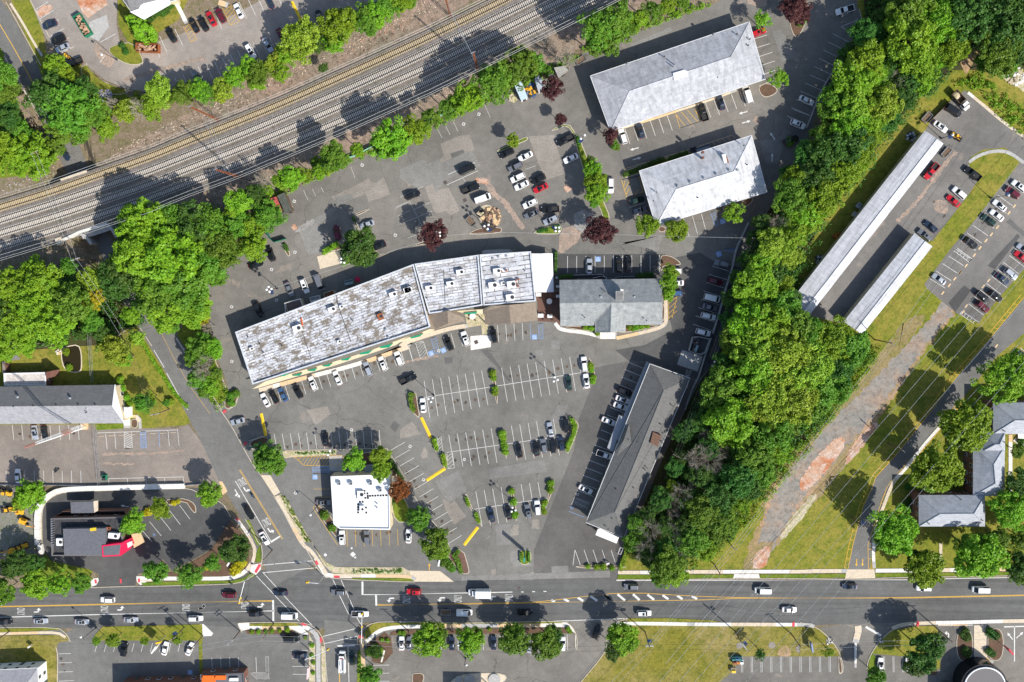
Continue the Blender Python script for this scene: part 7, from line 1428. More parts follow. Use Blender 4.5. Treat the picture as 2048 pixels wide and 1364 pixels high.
hedge("31:230,390 320,360 420,310 520,260 630,225", 9, 1.0, 'd', "long shaded hedge", "on the upper side of the hipped office with clean roof"); hedge("31:680,225 860,165", 9, 1.0, 'd', "short shaded hedge", "by the rooftop plant of the clean white office"); hedge("32:360,55 525,45", 11, 1.1, 'd', "dark hedge", "at the back corner of the shingle restaurant"); hedge("22:1550,65 1690,58", 9, 1.1, 'd', "dark hedge", "between the tent and restaurant stalls")
hedge("21:1523,1130 1515,1330 22:1525,30", 6, 1.3, 'd', "row of rounded dark shrubs", "beside the white tent"); hedge("13:1855,540 1910,640 1975,730", 8, 1.1, 'd', "slanted hedge", "by the orange tree of the flat-roofed restaurant"); hedge("02:1345,640 1500,900 1700,1200 1820,1340", 9, .5, 'y', "wild yellow weed strip", "along the side road by the pond lawn", None, None, 14); hedge("00:1700,950 1820,930 2000,870", 16, 1.3, 'y', "wild hedge", "between the pale lot and railway bank", None, None, 18)
def stones(name, s, n, mat, size=(.12, .5)):
    p = pts(s); b = MB()
    for _ in range(n):
        i = random.randrange(len(p) - 1); t = rnd(); x = p[i][0] + (p[i + 1][0] - p[i][0]) * t + random.gauss(0, 9); y = p[i][1] + (p[i + 1][1] - p[i][1]) * t + random.gauss(0, 6); q = P(x, y); z = ru(*size) * rnd()
        b.box((q.x, q.y, dip(q.x, q.y) + z * .2), (z, z * ru(.5, 1), z * .6), ru(0, 3), 0, .7)
    return part(name, b, mat, None, 'stuff')
stones("gravel", "p:215,318 330,262 450,205 560,158 680,102 790,45 880,0", 900, CONC_B); stones("gravel", "p:190,325 300,285 420,240 560,175 700,110 800,60", 500, WOOD, (.2, .6)); stones("gravel", "p:700,90 760,62 820,40", 300, OGRAV, (.2, .5)); stones("gravel", "p:330,420 520,352 660,292 800,225 900,180 1000,125", 500, CONC_B); stones("gravel", "p:0,380 60,365 110,345", 150, CONC_G)
stones("gravel", "p:1500,1130 1560,1040 1640,940 1720,850", 500, CONC_B, (.1, .35))
# wild undergrowth (no one could count it)
def wild(name, s, n, zr, size, leaf, r=(.5, 1.2)):
    p = [P(x, y) for x, y in pts(s)]; x0, x1 = min(q.x for q in p), max(q.x for q in p); y0, y1 = min(q.y for q in p), max(q.y for q in p); vs = []; fs = []
    def inside(x, y):
        c = False; j = len(p) - 1
        for i in range(len(p)):
            if (p[i].y > y) != (p[j].y > y) and x < (p[j].x - p[i].x) * (y - p[i].y) / (p[j].y - p[i].y) + p[i].x: c = not c
            j = i
        return c
    k = 0
    while k < n:
        x, y = ru(x0, x1), ru(y0, y1)
        if inside(x, y): leaves_on(vs, fs, (x, y, ru(*zr) + dip(x, y)), ru(*r), 26, size); k += 1
    me = bpy.data.meshes.new(name); me.from_pydata(vs, [], fs); me.materials.append(LEAF[leaf]); o = part(name, me, None, None, 'stuff'); return o
wild("undergrowth", "p:1262,1112 1340,930 1400,780 1440,700 1500,500 1580,370 1650,265 1700,120 1735,30 1735,-60 2080,-60 2080,140 1930,100 1880,165 1790,260 1740,330 1660,430 1600,560 1590,610 1650,670 1715,700 1700,750 1640,850 1560,930 1500,1000 1440,1070 1380,1135 1300,1138", 3000, (.4, 2.2), .34, 'd', (.9, 1.9))  # dark leaf colour fills the gaps as painted shade between crowns
wild("undergrowth", "p:-40,560 70,530 240,560 290,600 290,650 200,670 60,700 -40,700", 500, (.4, 2.0), .34, 'd', (.9, 1.8)); wild("undergrowth", "p:225,440 330,420 470,410 545,420 540,450 500,500 430,560 300,600 240,560", 450, (.4, 2.0), .32, 'd', (.9, 1.7))
wild("undergrowth", "p:0,130 40,200 60,290 100,320 50,345 -30,350 -30,130", 160, (.3, 1.2), .3, 'y', (.7, 1.4)); wild("undergrowth", "p:150,240 260,225 400,190 520,150 640,95 700,55 790,15 790,0 700,40 560,105 430,170 330,180 200,200", 420, (.2, 1.0), .26, 'y', (.5, 1.1))
wild("undergrowth", "p:420,450 545,380 640,345 760,290 850,255 950,205 1090,140 1190,80 1290,45 1400,5 1420,12 1330,45 1190,95 1100,150 960,215 850,268 700,325 560,395 540,440", 420, (.1, .8), .24, 'y', (.4, .9)); wild("undergrowth", "p:1560,935 1660,840 1740,740 1760,690 1720,700 1640,850", 160, (.1, .7), .24, 'y', (.5, 1.0))
wild("undergrowth", "p:1700,700 1735,722 1690,795 1640,868 1592,935 1560,965 1530,1005 1500,1045 1440,1105 1400,1135 1380,1128 1430,1060 1500,975 1560,900 1620,830", 420, (.2, 1.2), .26, "y", (.6, 1.2))
wild("undergrowth", "p:380,690 420,680 460,790 440,820 400,790", 90, (.1, .8), .22, 'y', (.4, .9)); wild("undergrowth", "p:1900,165 1960,145 2080,250 2080,300 2000,235 1960,180", 110, (.1, .8), .26, 'y', (.5, 1.0)); wild("undergrowth", "p:1940,1140 1960,1130 2060,1080 2060,1110", 8, (.1, .5), .2, 'g', (.4, .7))
wild("flower_bed", "14:1480,265 1980,255 1990,300 1470,300", 60, (.1, .3), .14, 'g', (.2, .45)); wild("flower_bed", "13:790,880 830,880 1080,1330 1040,1340", 60, (.1, .3), .14, 'y', (.2, .4)); wild("flower_bed", "13:900,460 1320,452 1320,470 910,480", 40, (.1, .3), .14, 'g', (.2, .4))
# ============================================================ POLES, LAMPS, SIGNS, WIRES, SMALL THINGS
TOPS = {}
def upole(key, px, py, h, ang, where, solar=False, arms=1, what="wooden utility pole with crossarm", lean=None):
    q = P(px, py); z0 = 0; t = thing("utility_pole", what, "utility pole", (q.x, q.y, z0), where, None, None, "utility poles", math.radians(ang))
    b = MB(); b.tube([(0, 0, 0), (0, 0, h)], .2, .13, 8); part("pole", b, WOOD, t)
    for i in range(arms):
        b = MB(); b.box((0, .12, h - .5 - i * .9), (2.5, .14, .16)); arm = part("crossarm", b, METAL if arms > 1 else WOOD, t); ins = MB(); [ins.disc((x, .12, 0), .07, h - .42 - i * .9, h - .18 - i * .9, 6) for x in (-1.1, -.5, .5, 1.1)]; part("insulator", ins, CONC_A, arm, 'stuff')
    if solar: b = MB(); b.box((.2, .9, h - 2.5), (1.5, 1.0, .06)); part("solar_panel", b, plain("solar_panel", (.03, .05, .12), .15), t)
    TOPS[key] = Vector((q.x, q.y, h)); return t
upole('a', 279, 661, 11, 35, "at the side road below the grove"); upole('b', 417, 620, 11, 30, "at the verge behind the back lot of the shops"); upole('c', 339, 818, 11, 10, "with transformers on the pond lawn", arms=2); upole('d', 191, 520, 12, 20, "beside the sunken road by the bridge", arms=2)
upole('e', 111, 315, 11, 25, "in the weeds before the railway bridge"); upole('f', 406, 1271, 10, 0, "at the edge of the slanted stalls"); upole('g', 369, 1254, 9, 30, "with a panel by the lower kerb", True); upole('h', 818, 1262, 10, 0, "between trees on the lower kerb"); upole('i', 1063, 1272, 11, 90, "with transformers among the lower kerb trees", arms=2)
upole('j', 1290, 1263, 11, 0, "with a panel beside the corner tree of the field", True, 2); upole('k', 1470, 1262, 12, -45, "with a panel in the middle of the field", True, 3); upole('l', 1583, 1268, 9, 10, "by the trellis at the field edge"); upole('m', 1873, 1256, 10, 0, "beside the driveway of the round building")
upole('n', 1749, 679, 12.4, -45, "on the grass by the gravel track"); upole('o', 1775, 886, 10, -40, "in tree shade beside the driveway"); upole('p', 1700, 1032, 11, -40, "with a panel by the driveway bend", True); upole('q', 1449, 1071, 12, -30, "at the lower tip of the wooded belt"); upole('r', 1341, 897, 11, -25, "behind the dark-roofed office")
upole('s', 1495, 479, 10, 0, "at the wooded wall near the offices"); upole('t', 548, 1246, 11, 60, "on the planted strip of the crossing"); upole('u', 20, 1262, 10, 30, "at the edge pavement below the main road"); upole('v', 480, 1262, 9, 40, "leaning over the lower corner lot", arms=2)
upole('w', 1428, 1128, 9, 80, "lying shadow over the track mouth beside the pavement"); upole('x', 2042, 1152, 10, 20, "by the dark tree at the apartments"); upole('y', 545, 1100, 9, 60, "at the drive-through corner of the crossing")
WIREM = plain("wire_aluminium", (.55, .56, .55), .5, .2); WIRED = plain("wire_dark", (.07, .07, .075), .6)
def wire(a, b, where, dy=0.0, sag=.6, r=.035, m=None, n=8, what="overhead wire"):
    a = Vector(a); b = Vector(b); d = (b - a); side = Vector((-d.y, d.x, 0)).normalized() * dy
    mb = MB(); mb.tube([a + d * (i / n) + side + Vector((0, 0, -sag * 4 * (i / n) * (1 - i / n))) for i in range(n + 1)], r, None, 4)
    o = part("power_line", mb, m or WIREM); mid = (a + b) / 2 + side; reg(o, what, "wire", where, "the railway", (.1, 1), "overhead wires", (mid.x, mid.y)); return o
def far(px, py, z): return P(px, py, z)
# high wires over the field and driveway run on beyond the frame
for i, (x0, y0, x1, y1, z) in enumerate(((1600, 1009, 1768, 810, 16), (1600, 1037, 1795, 810, 16), (1600, 1079, 1828, 810, 16), (1627, 1090, 1869, 810, 15), (1742, 1077, 1974, 810, 14), (1760, 1084, 1893, 925, 11), (1690, 1090, 1860, 905, 11), (1668, 1090, 1820, 925, 10))):
    dx, dy = x1 - x0, y1 - y0; a = far(x0 - dx * 1.6, y0 - dy * 1.6, z); b = far(x1 + dx * 2.4, y1 + dy * 2.4, z)
    wire(a, b, "slanting over the field and apartment driveway", 0, .3, .04, what="long pale overhead wire")
for k1, k2 in (('q', 'n'),): 
    for s in (-.9, 0, .9): wire(TOPS[k1], TOPS[k2], "along the lawn between the belt and gravel track", s, 1.0, .035, what="thin overhead wire")
nb = far(2050, 320, 12)
for s in (-.9, .9): wire(TOPS['n'], nb, "past the far stalls above the gravel track", s, 1.0, .035, what="thin overhead wire")
sb = far(1200, 1400, 12)
for s in (-.9, 0, .9): wire(TOPS['q'], TOPS['j'] + Vector((0, 0, -.5)), "crossing the main road to the field corner", s, .8, .035, what="thin overhead wire")
for s in (-.9, .9): wire(TOPS['j'], sb, "down to the bottom edge across the field", s, .8, .035, what="thin overhead wire")
for k1, k2, w_ in (('u', 'g', "along the kerb by the corner house"), ('g', 'f', "at the edge of the slanted stalls"), ('f', 't', "above the planted strip by the crossing"), ('t', 'h', "over the lower arm of the crossing"), ('h', 'i', "along the lower kerb trees"), ('i', 'j', "over the lower lot exit"), ('j', 'k', "across the field parallel to the main road"), ('k', 'l', "over the round tree pits"), ('l', 'm', "over the divided entrance"), ('s', 'r', "along the wooded wall"), ('a', 'b', "over the side road"), ('c', 'a', "along the pond lawn"), ('d', 'a', "beside the sunken road"), ('e', 'd', "across the railway by the bridge"), ('c', 'y', "over the side road lanes"), ('y', 't', "over the crossing centre")):
    for s in (-.8, .8) if k1 not in 'cs' else (-.8, 0, .8): wire(TOPS[k1], TOPS[k2], w_, s, .7, .03, WIRED if k1 in 'hijkacysug' else None)
# lamp posts
GLOBE = plain("lamp_globe", (.85, .85, .84), .3)
def lamp(s, where, n=3, h=8.0, panel=False, dark=True):
    x, y = pts(s)[0]; q = P(x, y); t = thing("lamp_post", "lamp post with white globes", "lamp post", (q.x, q.y, 0), where, None, None, "lamp posts", ru(0, 6)); b = MB(); b.disc((0, 0, 0), .3, 0, .6, 10); b.tube([(0, 0, .5), (0, 0, h)], .11, .07, 8); part("pole", b, DMETAL, t)
    for i in range(n):
        a = 2 * PI * i / n; r = .75; b = MB(); b.tube([(0, 0, h - .4), (r * math.cos(a), r * math.sin(a), h - .1)], .05, None, 5); arm = part("arm", b, DMETAL, t); b = MB(); b.ball((r * math.cos(a), r * math.sin(a), h + .2), .38, 10, 6); part("globe", b, GLOBE, arm)
    if panel: b = MB(); b.box((1.0, .4, h - .8), (1.3, .9, .06)); part("solar_panel", b, MATS["solar_panel"], t)
    return t
plain("solar_panel", (.03, .05, .12), .15)
lamp("22:330,1220", "by the curved hedge island in the main lot"); lamp("22:1505,1030", "on the spine line of the first parking row"); lamp("23:1108,945", "on the thin island of the lower rows"); lamp("12:755,180", "behind the shops beside the grey car", 4, 8, True); lamp("11:1450,1225", "under the big round tree behind the shops", 4); lamp("21:400,975", "at the purple tree of the upper lot", 4); lamp("21:860,905", "on the debris island of the upper lot", 3, 8, True); lamp("21:1525,930", "on the teardrop island behind the shops", 4, 8, True); lamp("21:1905,950", "at the purple tree near the clean office", 3)
lamp("32:1062,890", "in the belt edge near the paved pad"); lamp("24:610,880", "among the lower kerb trees", 3); lamp("23:205,1060", "under the tree beside the flat restaurant", 1); lamp("13:1310,415", "on the planted strip of the flat restaurant", 2, 7); lamp("13:1145,985", "by the kerb bed of the flat restaurant", 1, 7); lamp("21:1765,60", "at the upper lot edge by the pickup", 2, 8, True); lamp("40:1290,1265", "by the carport end with a panel", 1, 8, True); lamp("41:1740,575", "on the lawn by the far stalls", 1, 8, True); lamp("24:640,1130", "alone in the lower car park", 1, 5); lamp("04:940,830", "by the lower entrance with a white arm", 1, 8); lamp("00:1140,580", "in the top lot by the round bushes", 1, 8); lamp("43:1560,1000", "beside the driveway walk", 1, 6)
# traffic signals on mast arms
def signal(base, end, heads, where, h=6.2):
    a = P(*pts(base)[0]); e = P(*pts(end)[0], h); t = thing("traffic_signal", "traffic signal mast arm with yellow heads", "traffic light", (a.x, a.y, 0), where, None, None, "traffic signals"); top = Vector((0, 0, h)); ev = Vector((e.x - a.x, e.y - a.y, h))
    b = MB(); b.tube([(0, 0, 0), (0, 0, h + .3)], .16, .12, 8); part("pole", b, METAL, t); b = MB(); b.tube([top, ev], .12, .07, 7); part("mast_arm", b, WHITEP, t)
    for k in heads:
        p = ev * k + top * (1 - k); b = MB(); b.box((p.x, p.y, h - .45), (.42, .42, 1.15)); hd = part("signal_head", b, YELB, t); v = MB()
        for j in range(3): v.tube([(p.x - .2, p.y, h - .1 - j * .36), (p.x - .5, p.y, h - .1 - j * .36)], .15, None, 8)
        part("visor", v, DMETAL, hd)
signal("14:500,312", "14:378,600", (.78, .98), "at the crossing corner by the golden bush"); signal("14:1207,330", "14:1038,395", (.9, .99), "at the crossing corner by the pale gravel bed"); signal("14:1612,905", "14:1578,700", (.55, .98), "at the crossing corner by the blade sign"); signal("14:1075,1057", "14:1250,1050", (.98,), "at the crossing corner by the lower lot stalls")
# radio mast
q = P(170.5, 852); t = thing("radio_mast", "tall red and white lattice radio mast", "mast", (q.x, q.y, 0), "at the lower eave of the gabled offices"); HT = 31.0
plain("mast_red", (.45, .2, .16), .6)
def mw(z): return .95 - .6 * z / HT
for i in range(12):
    z0, z1 = HT * i / 12, HT * (i + 1) / 12; b = MB()
    for a in range(3):
        ang, an2 = 2.094 * a, 2.094 * (a + 1); p0 = Vector((mw(z0) * math.cos(ang), mw(z0) * math.sin(ang), z0)); p1 = Vector((mw(z1) * math.cos(ang), mw(z1) * math.sin(ang), z1)); q0 = Vector((mw(z0) * math.cos(an2), mw(z0) * math.sin(an2), z0)); q1 = Vector((mw(z1) * math.cos(an2), mw(z1) * math.sin(an2), z1))
        b.tube([p0, p1], .06, None, 5)
        for k in range(3):
            u0, u1 = k / 3, (k + 1) / 3; b.tube([p0 + (p1 - p0) * u0, q0 + (q1 - q0) * u1], .035, None, 4); b.tube([q0 + (q1 - q0) * u0, p0 + (p1 - p0) * u1], .035, None, 4)
    part("lattice_section", b, MATS["mast_red"] if i in (3, 4, 10, 11) else WHITEP, t)
b = MB(); b.box((0, 0, .5), (2.0, 2.0, 1.0)); part("base_block", b, CONC_C, t)
# railway catenary masts and wires
CT = []
for s, h, wh in (((437, 240), 21, "beside the upper track by the leaning birch"), ((483, 355), 21, "beside the lower track by the bare tree"), ((902.5, 33), 21, "beside the upper track near the top edge"), ((957, 143), 22, "beside the lower track near the bluish shed")):
    q = P(*s, .3); t = thing("catenary_mast", "tall rusty railway catenary mast", "mast", (q.x, q.y, .1), wh, None, None, "catenary masts"); b = MB()
    for dx in (-.3, .3):
        for dy in (-.3, .3): b.tube([(dx, dy, 0), (dx * .4, dy * .4, h)], .07, None, 4)
    for i in range(14): z = h * i / 14; k = 1 - .6 * i / 14; b.tube([(-.3 * k, -.3 * k, z), (.3 * k, .3 * k, z + h / 14)], .04, None, 4); b.tube([(.3 * k, -.3 * k, z), (-.3 * k, .3 * k, z + h / 14)], .04, None, 4)
    part("lattice", b, RUST, t); b = MB(); b.box((0, 0, h), (1.5, .15, .15), .4); b.disc((0, 0, 0), .16, h, h + .4, 8); part("crossarm", b, METAL, t); CT.append(Vector((q.x, q.y, h)))
for i, (a, b_) in enumerate(((CT[0], CT[1]), (CT[2], CT[3]))):
    for dz in (-8, -11.5): mb = MB(); mb.tube([a + Vector((0, 0, dz)), (a + b_) / 2 + Vector((0, 0, dz - .4)), b_ + Vector((0, 0, dz))], .05, None, 5); o = part("cross_span", mb, METAL); reg(o, "cross-span wire", "wire", "over the tracks at the road bridge end" if i == 0 else "over the tracks at the top edge", "the rails", (1, 0), "catenary cross spans", (dz, 0))
for i in range(1, 5):
    pth = [Vector((p[0], p[1], 6.4)) for p in smooth([P(x, y, .4) for x, y in TRK[i]], 2)]; mb = MB(); mb.tube(pth, .022, None, 4); o = part("contact_wire", mb, METAL); reg(o, "contact wire", "wire", "following the railway tracks", "the top edge", (.4, 1), "contact wires", (pth[5].x, pth[5].y))
for off, z, w_ in ((-24, 15, "upper"), (-19, 17, "upper"), (17, 13, "lower"), (24, 15, "lower"), (28, 17, "lower")):
    src = shifted(1 if off < 0 else 4, off); mb = MB(); mb.tube([P(x, y, z) for x, y in src], .04, None, 4); o = part("feeder_wire", mb, WIREM); reg(o, "pale feeder wire", "wire", "along the %s side of the railway" % w_, "the pale lot", (.4, 1), "railway feeder wires", (0, off))
# wires of the car park
for a_, b_, w_ in (("21:390,985", "21:860,945", "between the purple tree lamp and debris island lamp"), ("21:860,945", "21:1520,960", "between the two island lamps behind the shops"), ("21:1520,960", "21:1900,965", "between the teardrop lamp and purple tree lamp"), ("21:1900,965", "31:1490,1005", "from the purple tree lamp to the wooded wall"), ("12:740,170", "11:1470,1250", "between the two lamps behind the shops"), ("21:390,985", "11:1470,1250", "from the big round tree to the purple tree")):
    wire(P(*pts(a_)[0], 7.6), P(*pts(b_)[0], 7.6), w_, 0, .5, .03, None, 6, "thin car park wire")
# dumpsters, bins and sheds
def bin_(s, size, ang, m, what, where, load=None, lid=False, group=None, start=None, axis=None):
    x, y = pts(s)[0]; q = P(x, y, size[2]); t = thing("dumpster", what, "dumpster", (q.x, q.y, .04), where, start, axis, group, math.radians(ang)); L, W, H = size; b = MB()
    for dx, dy, lx, ly in ((0, W / 2, L, .08), (0, -W / 2, L, .08), (L / 2, 0, .08, W), (-L / 2, 0, .08, W)): b.box((dx, dy, H / 2), (lx, ly, H))
    b.box((0, 0, .12), (L, W, .1)); part("shell", b, m, t); r = MB(); n = max(2, int(L / 1.1))
    for i in range(n):
        for sy in (-1, 1): r.box((-L / 2 + (i + .5) * L / n, sy * (W / 2 + .06), H / 2), (.12, .08, H))
    for sy in (-1, 1): r.box((0, sy * W / 2, H), (L, .14, .1))
    part("rib", r, m, t, 'stuff')
    if load:
        b = MB(); [b.box((ru(-.42, .42) * L, ru(-.36, .36) * W, H * ru(.5, .9)), (ru(.3, 1.2), ru(.2, .7), ru(.2, .5)), ru(0, 3)) for _ in range(int(L * W * 2.2))]; part("load", b, load, t, 'stuff')
    if lid: b = MB(); b.box((0, -W * .22, H + .04), (L * .96, W * .5, .06)); part("lid", b, lid, t)
    return t
GRN = plain("dumpster_green", (.02, .18, .1), .6, var=.15); TEAL = plain("dumpster_teal", (.02, .15, .16), .6, var=.15); RUBBLE = plain("rubble", (.45, .28, .18), .95, var=.4)
bin_("00:795,240", (6.8, 2.4, 1.7), -60, GRN, "long green open skip full of rubble", "in the middle of the pale top lot", RUBBLE); bin_("00:1430,462", (6.9, 2.4, 1.8), -3, RUST, "long rust-brown open skip", "by the grassy point of the top lot", RUBBLE); bin_("12:1262,250", (3.2, 2.6, 1.8), 18, CONC_B, "rust-streaked open white skip", "against the back wall of the shops", RUST); bin_("12:1122,292", (3.0, 2.2, 1.9), 14, WHITEP, "closed white container", "between the lean-to and open skip behind the shops", None, CONC_A); bin_("12:1447,120", (2.6, 1.4, 1.3), 12, plain("bin_bluegrey", (.3, .4, .42), .6), "blue-grey closed bin", "in the back shade near the red umbrella", None, MATS["bin_bluegrey"])
for i, (s, m, c_) in enumerate((("34:1305,1140", TEAL, "teal"), ("34:1340,1138", plain("dumpster_blue", (.03, .14, .25), .6), "blue"), ("34:1370,1140", TEAL, "dark teal"), ("34:1315,1175", RUST, "rust-red"), ("34:1350,1172", MO, "orange"), ("34:1380,1172", WHITEP, "white"))): bin_(s, (1.1, 1.2, 1.2), 0, m, c_ + " recycling bin", "in the cluster at the field corner of the lower lot", None, m, "recycling bins")
bin_("34:1303,1255", (1.3, 1.4, 1.1), 0, CREAM, "cream and yellow bin", "alone at the field corner of the lower lot", None, YELB); bin_("03:1010,710", (1.2, 1.6, 1.3), 0, GRN, "small dark green bin", "at the fence of the brown lot", None, DMETAL)
bin_("32:935,695", (2.2, 1.4, 1.3), 70, plain("dumpster_grey", (.12, .13, .15), .7), "grey dumpster", "in the walled bin yard by the wooded wall, nearer the cars", RUBBLE, DMETAL); bin_("32:930,760", (2.2, 1.4, 1.3), 70, MATS["dumpster_grey"], "grey dumpster", "in the walled bin yard, nearer the concrete pad", RUBBLE, MATS["bin_bluegrey"])
bin_("21:790,760", (2.4, 1.8, 1.2), 35, DMETAL, "open black skip", "on the debris pile of the upper lot", BED); bin_("31:1005,125", (4.2, 1.3, 1.1), 17, MATS["canopy_grey"], "grey mechanical unit box", "behind the clean white office", None, MATS["canopy_grey"]); bin_("31:915,140", (1.8, 1.2, .9), 17, DMETAL, "dark mechanical box", "beside the grey unit behind the clean office")
bin_("41:548,650", (2.0, 1.4, 1.1), -35, METAL, "grey metal storage box", "on the grass behind the long carport"); bin_("41:500,722", (1.3, .9, .8), 50, CONC_A, "small pale storage box", "on the grass behind the long carport"); bin_("32:1912,372", (1.7, .9, .8), -30, WHITEP, "white air conditioning box", "at the lower end of the long carport", None, METAL)
def fence(s, h, m, what, where, posts=2.6, solid=True, name="fence", w=.09):
    p = [P(x, y, h) for x, y in pts(s)]; c = sum(p, Vector()) / len(p); t = thing(name, what, "fence" if 'fence' in name else "wall", (c.x, c.y, 0), where); lp = [Vector((q.x - c.x, q.y - c.y, 0)) for q in p]
    if solid:
        q = resample(lp, posts) + [lp[-1]]
        for a, b_ in zip(q, q[1:]):
            if (b_ - a).length < .2: continue
            b = MB(); d = (b_ - a); b.box(((a + b_) / 2 + Vector((0, 0, h / 2))), (d.length - .06, w, h), math.atan2(d.y, d.x)); part("panel", b, m, t)
    else:
        b = MB(); [b.tube([v + Vector((0, 0, z)) for v in lp], .03, None, 5) for z in (.1, h / 2, h)]; part("rail", b, m, t, 'stuff'); b = MB()
        for a, b_ in zip(lp, lp[1:]):
            n = max(1, int((b_ - a).length / .45))
            for i in range(n): u = a + (b_ - a) * i / n; v = a + (b_ - a) * (i + 1) / n; b.tube([u + Vector((0, 0, .1)), v + Vector((0, 0, h))], .01, None, 3); b.tube([v + Vector((0, 0, .1)), u + Vector((0, 0, h))], .01, None, 3)
        part("chain_mesh", b, m, t, 'stuff')
    for v in resample(lp, posts): b = MB(); b.tube([v, v + Vector((0, 0, h + .12))], .06, None, 6); part("post", b, m if not solid else DMETAL, t)
    return t
fence("03:905,190 915,400 930,540 950,780", 1.9, METAL, "grey chain-link fence", "dividing the brown asphalt lot", 2.6, False); fence("02:850,610 862,800 875,1000 885,1100", 1.9, METAL, "grey chain-link fence", "running from the gabled offices past the pond", 2.6, False); fence("03:-400,775 0,778 900,785 1800,785 1960,768", .8, METAL, "low galvanised guard rail", "along the lower edge of the brown lot", 3.0, True, "guard_rail_fence", .12)
fence("11:632,922 690,1050 830,1010", 1.8, GRN, "green panel fence corner", "of the bin enclosure by the grove"); fence("20:180,1218 245,1185 440,1100 540,1060", 1.6, plain("fence_mint", (.25, .5, .38), .7), "mint green fence", "along the upper lot and railway bank"); fence("11:1430,225 1480,210 1700,95", 1.6, MATS["fence_mint"], "mint green fence", "between the railway bushes and upper lot"); fence("40:1185,1112 1290,1010 1380,920", 1.4, WOOD, "dark rail fence", "beside the black van in the carport yard")
def wall(s, h, w, m, what, where, name="retaining_wall"):
    p = [P(x, y, h) for x, y in pts(s)]; c = sum(p, Vector()) / len(p); t = thing(name, what, "wall", (c.x, c.y, 0), where); lp = resample([Vector((q[0] - c.x, q[1] - c.y, 0)) for q in smooth(p, 1)], 2.6)
    lp.append(Vector((p[-1].x - c.x, p[-1].y - c.y, 0))); L, R = offset_path(lp, w)
    for i in range(len(lp) - 1):
        if (lp[i + 1] - lp[i]).length < .1: continue
        b = MB(); e = .012; b.prism([L[i] + (L[i + 1] - L[i]) * e, L[i + 1] - (L[i + 1] - L[i]) * e, R[i + 1] - (R[i + 1] - R[i]) * e, R[i] + (R[i + 1] - R[i]) * e], 0, h + ru(-.01, .01)); part("wall_block", b, m, t)
    return t
wall("03:360,1364 352,1050 390,955 470,880 560,835 700,818 1200,805 1790,792", 1.1, 1.6, CONC_A, "curved white retaining wall", "round the drive-through lane"); wall("03:380,1364 04:390,40 398,120", 1.0, 1.5, CONC_A, "straight white retaining wall", "between the yard and the drive-through")
wall("31:1450,850 1380,1000 1320,1130 32:1290,0 1235,150 1170,400 1100,620", .9, .45, CONC_G, "long grey retaining wall", "along the foot of the wooded belt"); wall("32:1085,660 1060,750 1020,850 960,1060 900,1150 830,1364", .8, .35, CONC_G, "thin dark kerb wall", "between the dark office and the belt"); wall("40:470,400 340,600 180,850 100,1080 60,1170", .5, .3, CONC_G, "low stone edging", "where the upper stalls meet the belt")
for s, hh in (("32:870,790 912,640 1075,675", 1.8), ("32:1075,675 1020,835 870,790", 1.8)): fence(s, hh, CONC_G, "grey panel wall", "around the bin yard on the car side" if hh and s.startswith("32:870") else "around the bin yard on the belt side", 2.2, True, "bin_yard_fence", .2)
fence("32:-70,80 65,45 65,90", 1.5, WHITEP, "low white panel fence", "behind the shingle restaurant"); fence("22:1690,50 1990,40 2010,90", 1.4, WHITEP, "thin white panel fence", "by the restaurant service corner", 1.8); fence("32:130,90 135,70 340,62", 1.4, METAL, "grey railing", "at the kitchen side of the restaurant", 1.8)
# sheds
def shed(s, h, roofm, wallm, what, where, par=0.0):
    p = [P(x, y, h) for x, y in pts(s)]; c = sum(p, Vector()) / len(p); t = thing("shed", what, "shed", (c.x, c.y, 0), where); wpart("wall", lambda b: b.prism(inset(p, .12), 0, h - .1), wallm, t); wpart("roof", lambda b: b.prism(p, h - .1, h + .05), roofm, t)
    a, b2 = p[0], p[1]; L = (p[3] - a).length
    wpart("roof_rib", lambda b: [b.tube([a + (p[3] - a) * k + Vector((0, 0, .07)), b2 + (p[2] - b2) * k + Vector((0, 0, .07))], .04, None, 4) for k in [i / 6 for i in range(7)]], roofm, t, 'stuff'); wpart("door", lambda b: b.box((((p[2] + p[3]) / 2).x, ((p[2] + p[3]) / 2).y, 1.0), (.9, .12, 1.9), az(p[3], p[2])), DMETAL, t); return t
shed("20:1100,795 1182,790 1245,952 1180,982", 2.7, plain("pale_blue_sheet", (.5, .62, .7), .5), CONC_A, "shed with a pale blue sheet roof", "at the railway trees by the junk pile"); shed("20:1310,770 1375,720 1400,850 1350,905", 2.5, plain("silver_sheet", (.55, .58, .62), .4, .3), CONC_A, "narrow shed with a silver sheet roof", "beside the purple tree and junk pile"); shed("20:1500,660 1610,640 1640,690 1545,760", 2.4, plain("tarp_grey", (.35, .34, .31), .8, var=.2), WOOD, "weathered grey shed", "under the bare tree near the offices")
shed("11:750,592 822,560 895,738 835,765", 3.2, plain("green_slate_roof", (.09, .1, .085), .85, var=.25), WOOD, "dark slate-roofed shed", "at the corner of the upper lot"); shed("11:675,620 745,600 800,740 785,760", 2.6, plain("red_sheet", (.42, .09, .08), .7, var=.2), WOOD, "shed with a red sheet roof", "behind the slate shed at the grove")
t = thing("tent", "long white marquee tent", "tent", P(*pts("21:1390,1300")[0]), "between the shops and the shingle restaurant"); TE = [P(x, y, 2.7) for x, y in pts("p:1063,507 1105,507 1107.5,584 1069,585")]; rg = [P(1084, 507, 3.8), P(1088, 584.5, 3.8)]; TENTM = plain("tent_white", (.82, .83, .86), .6)
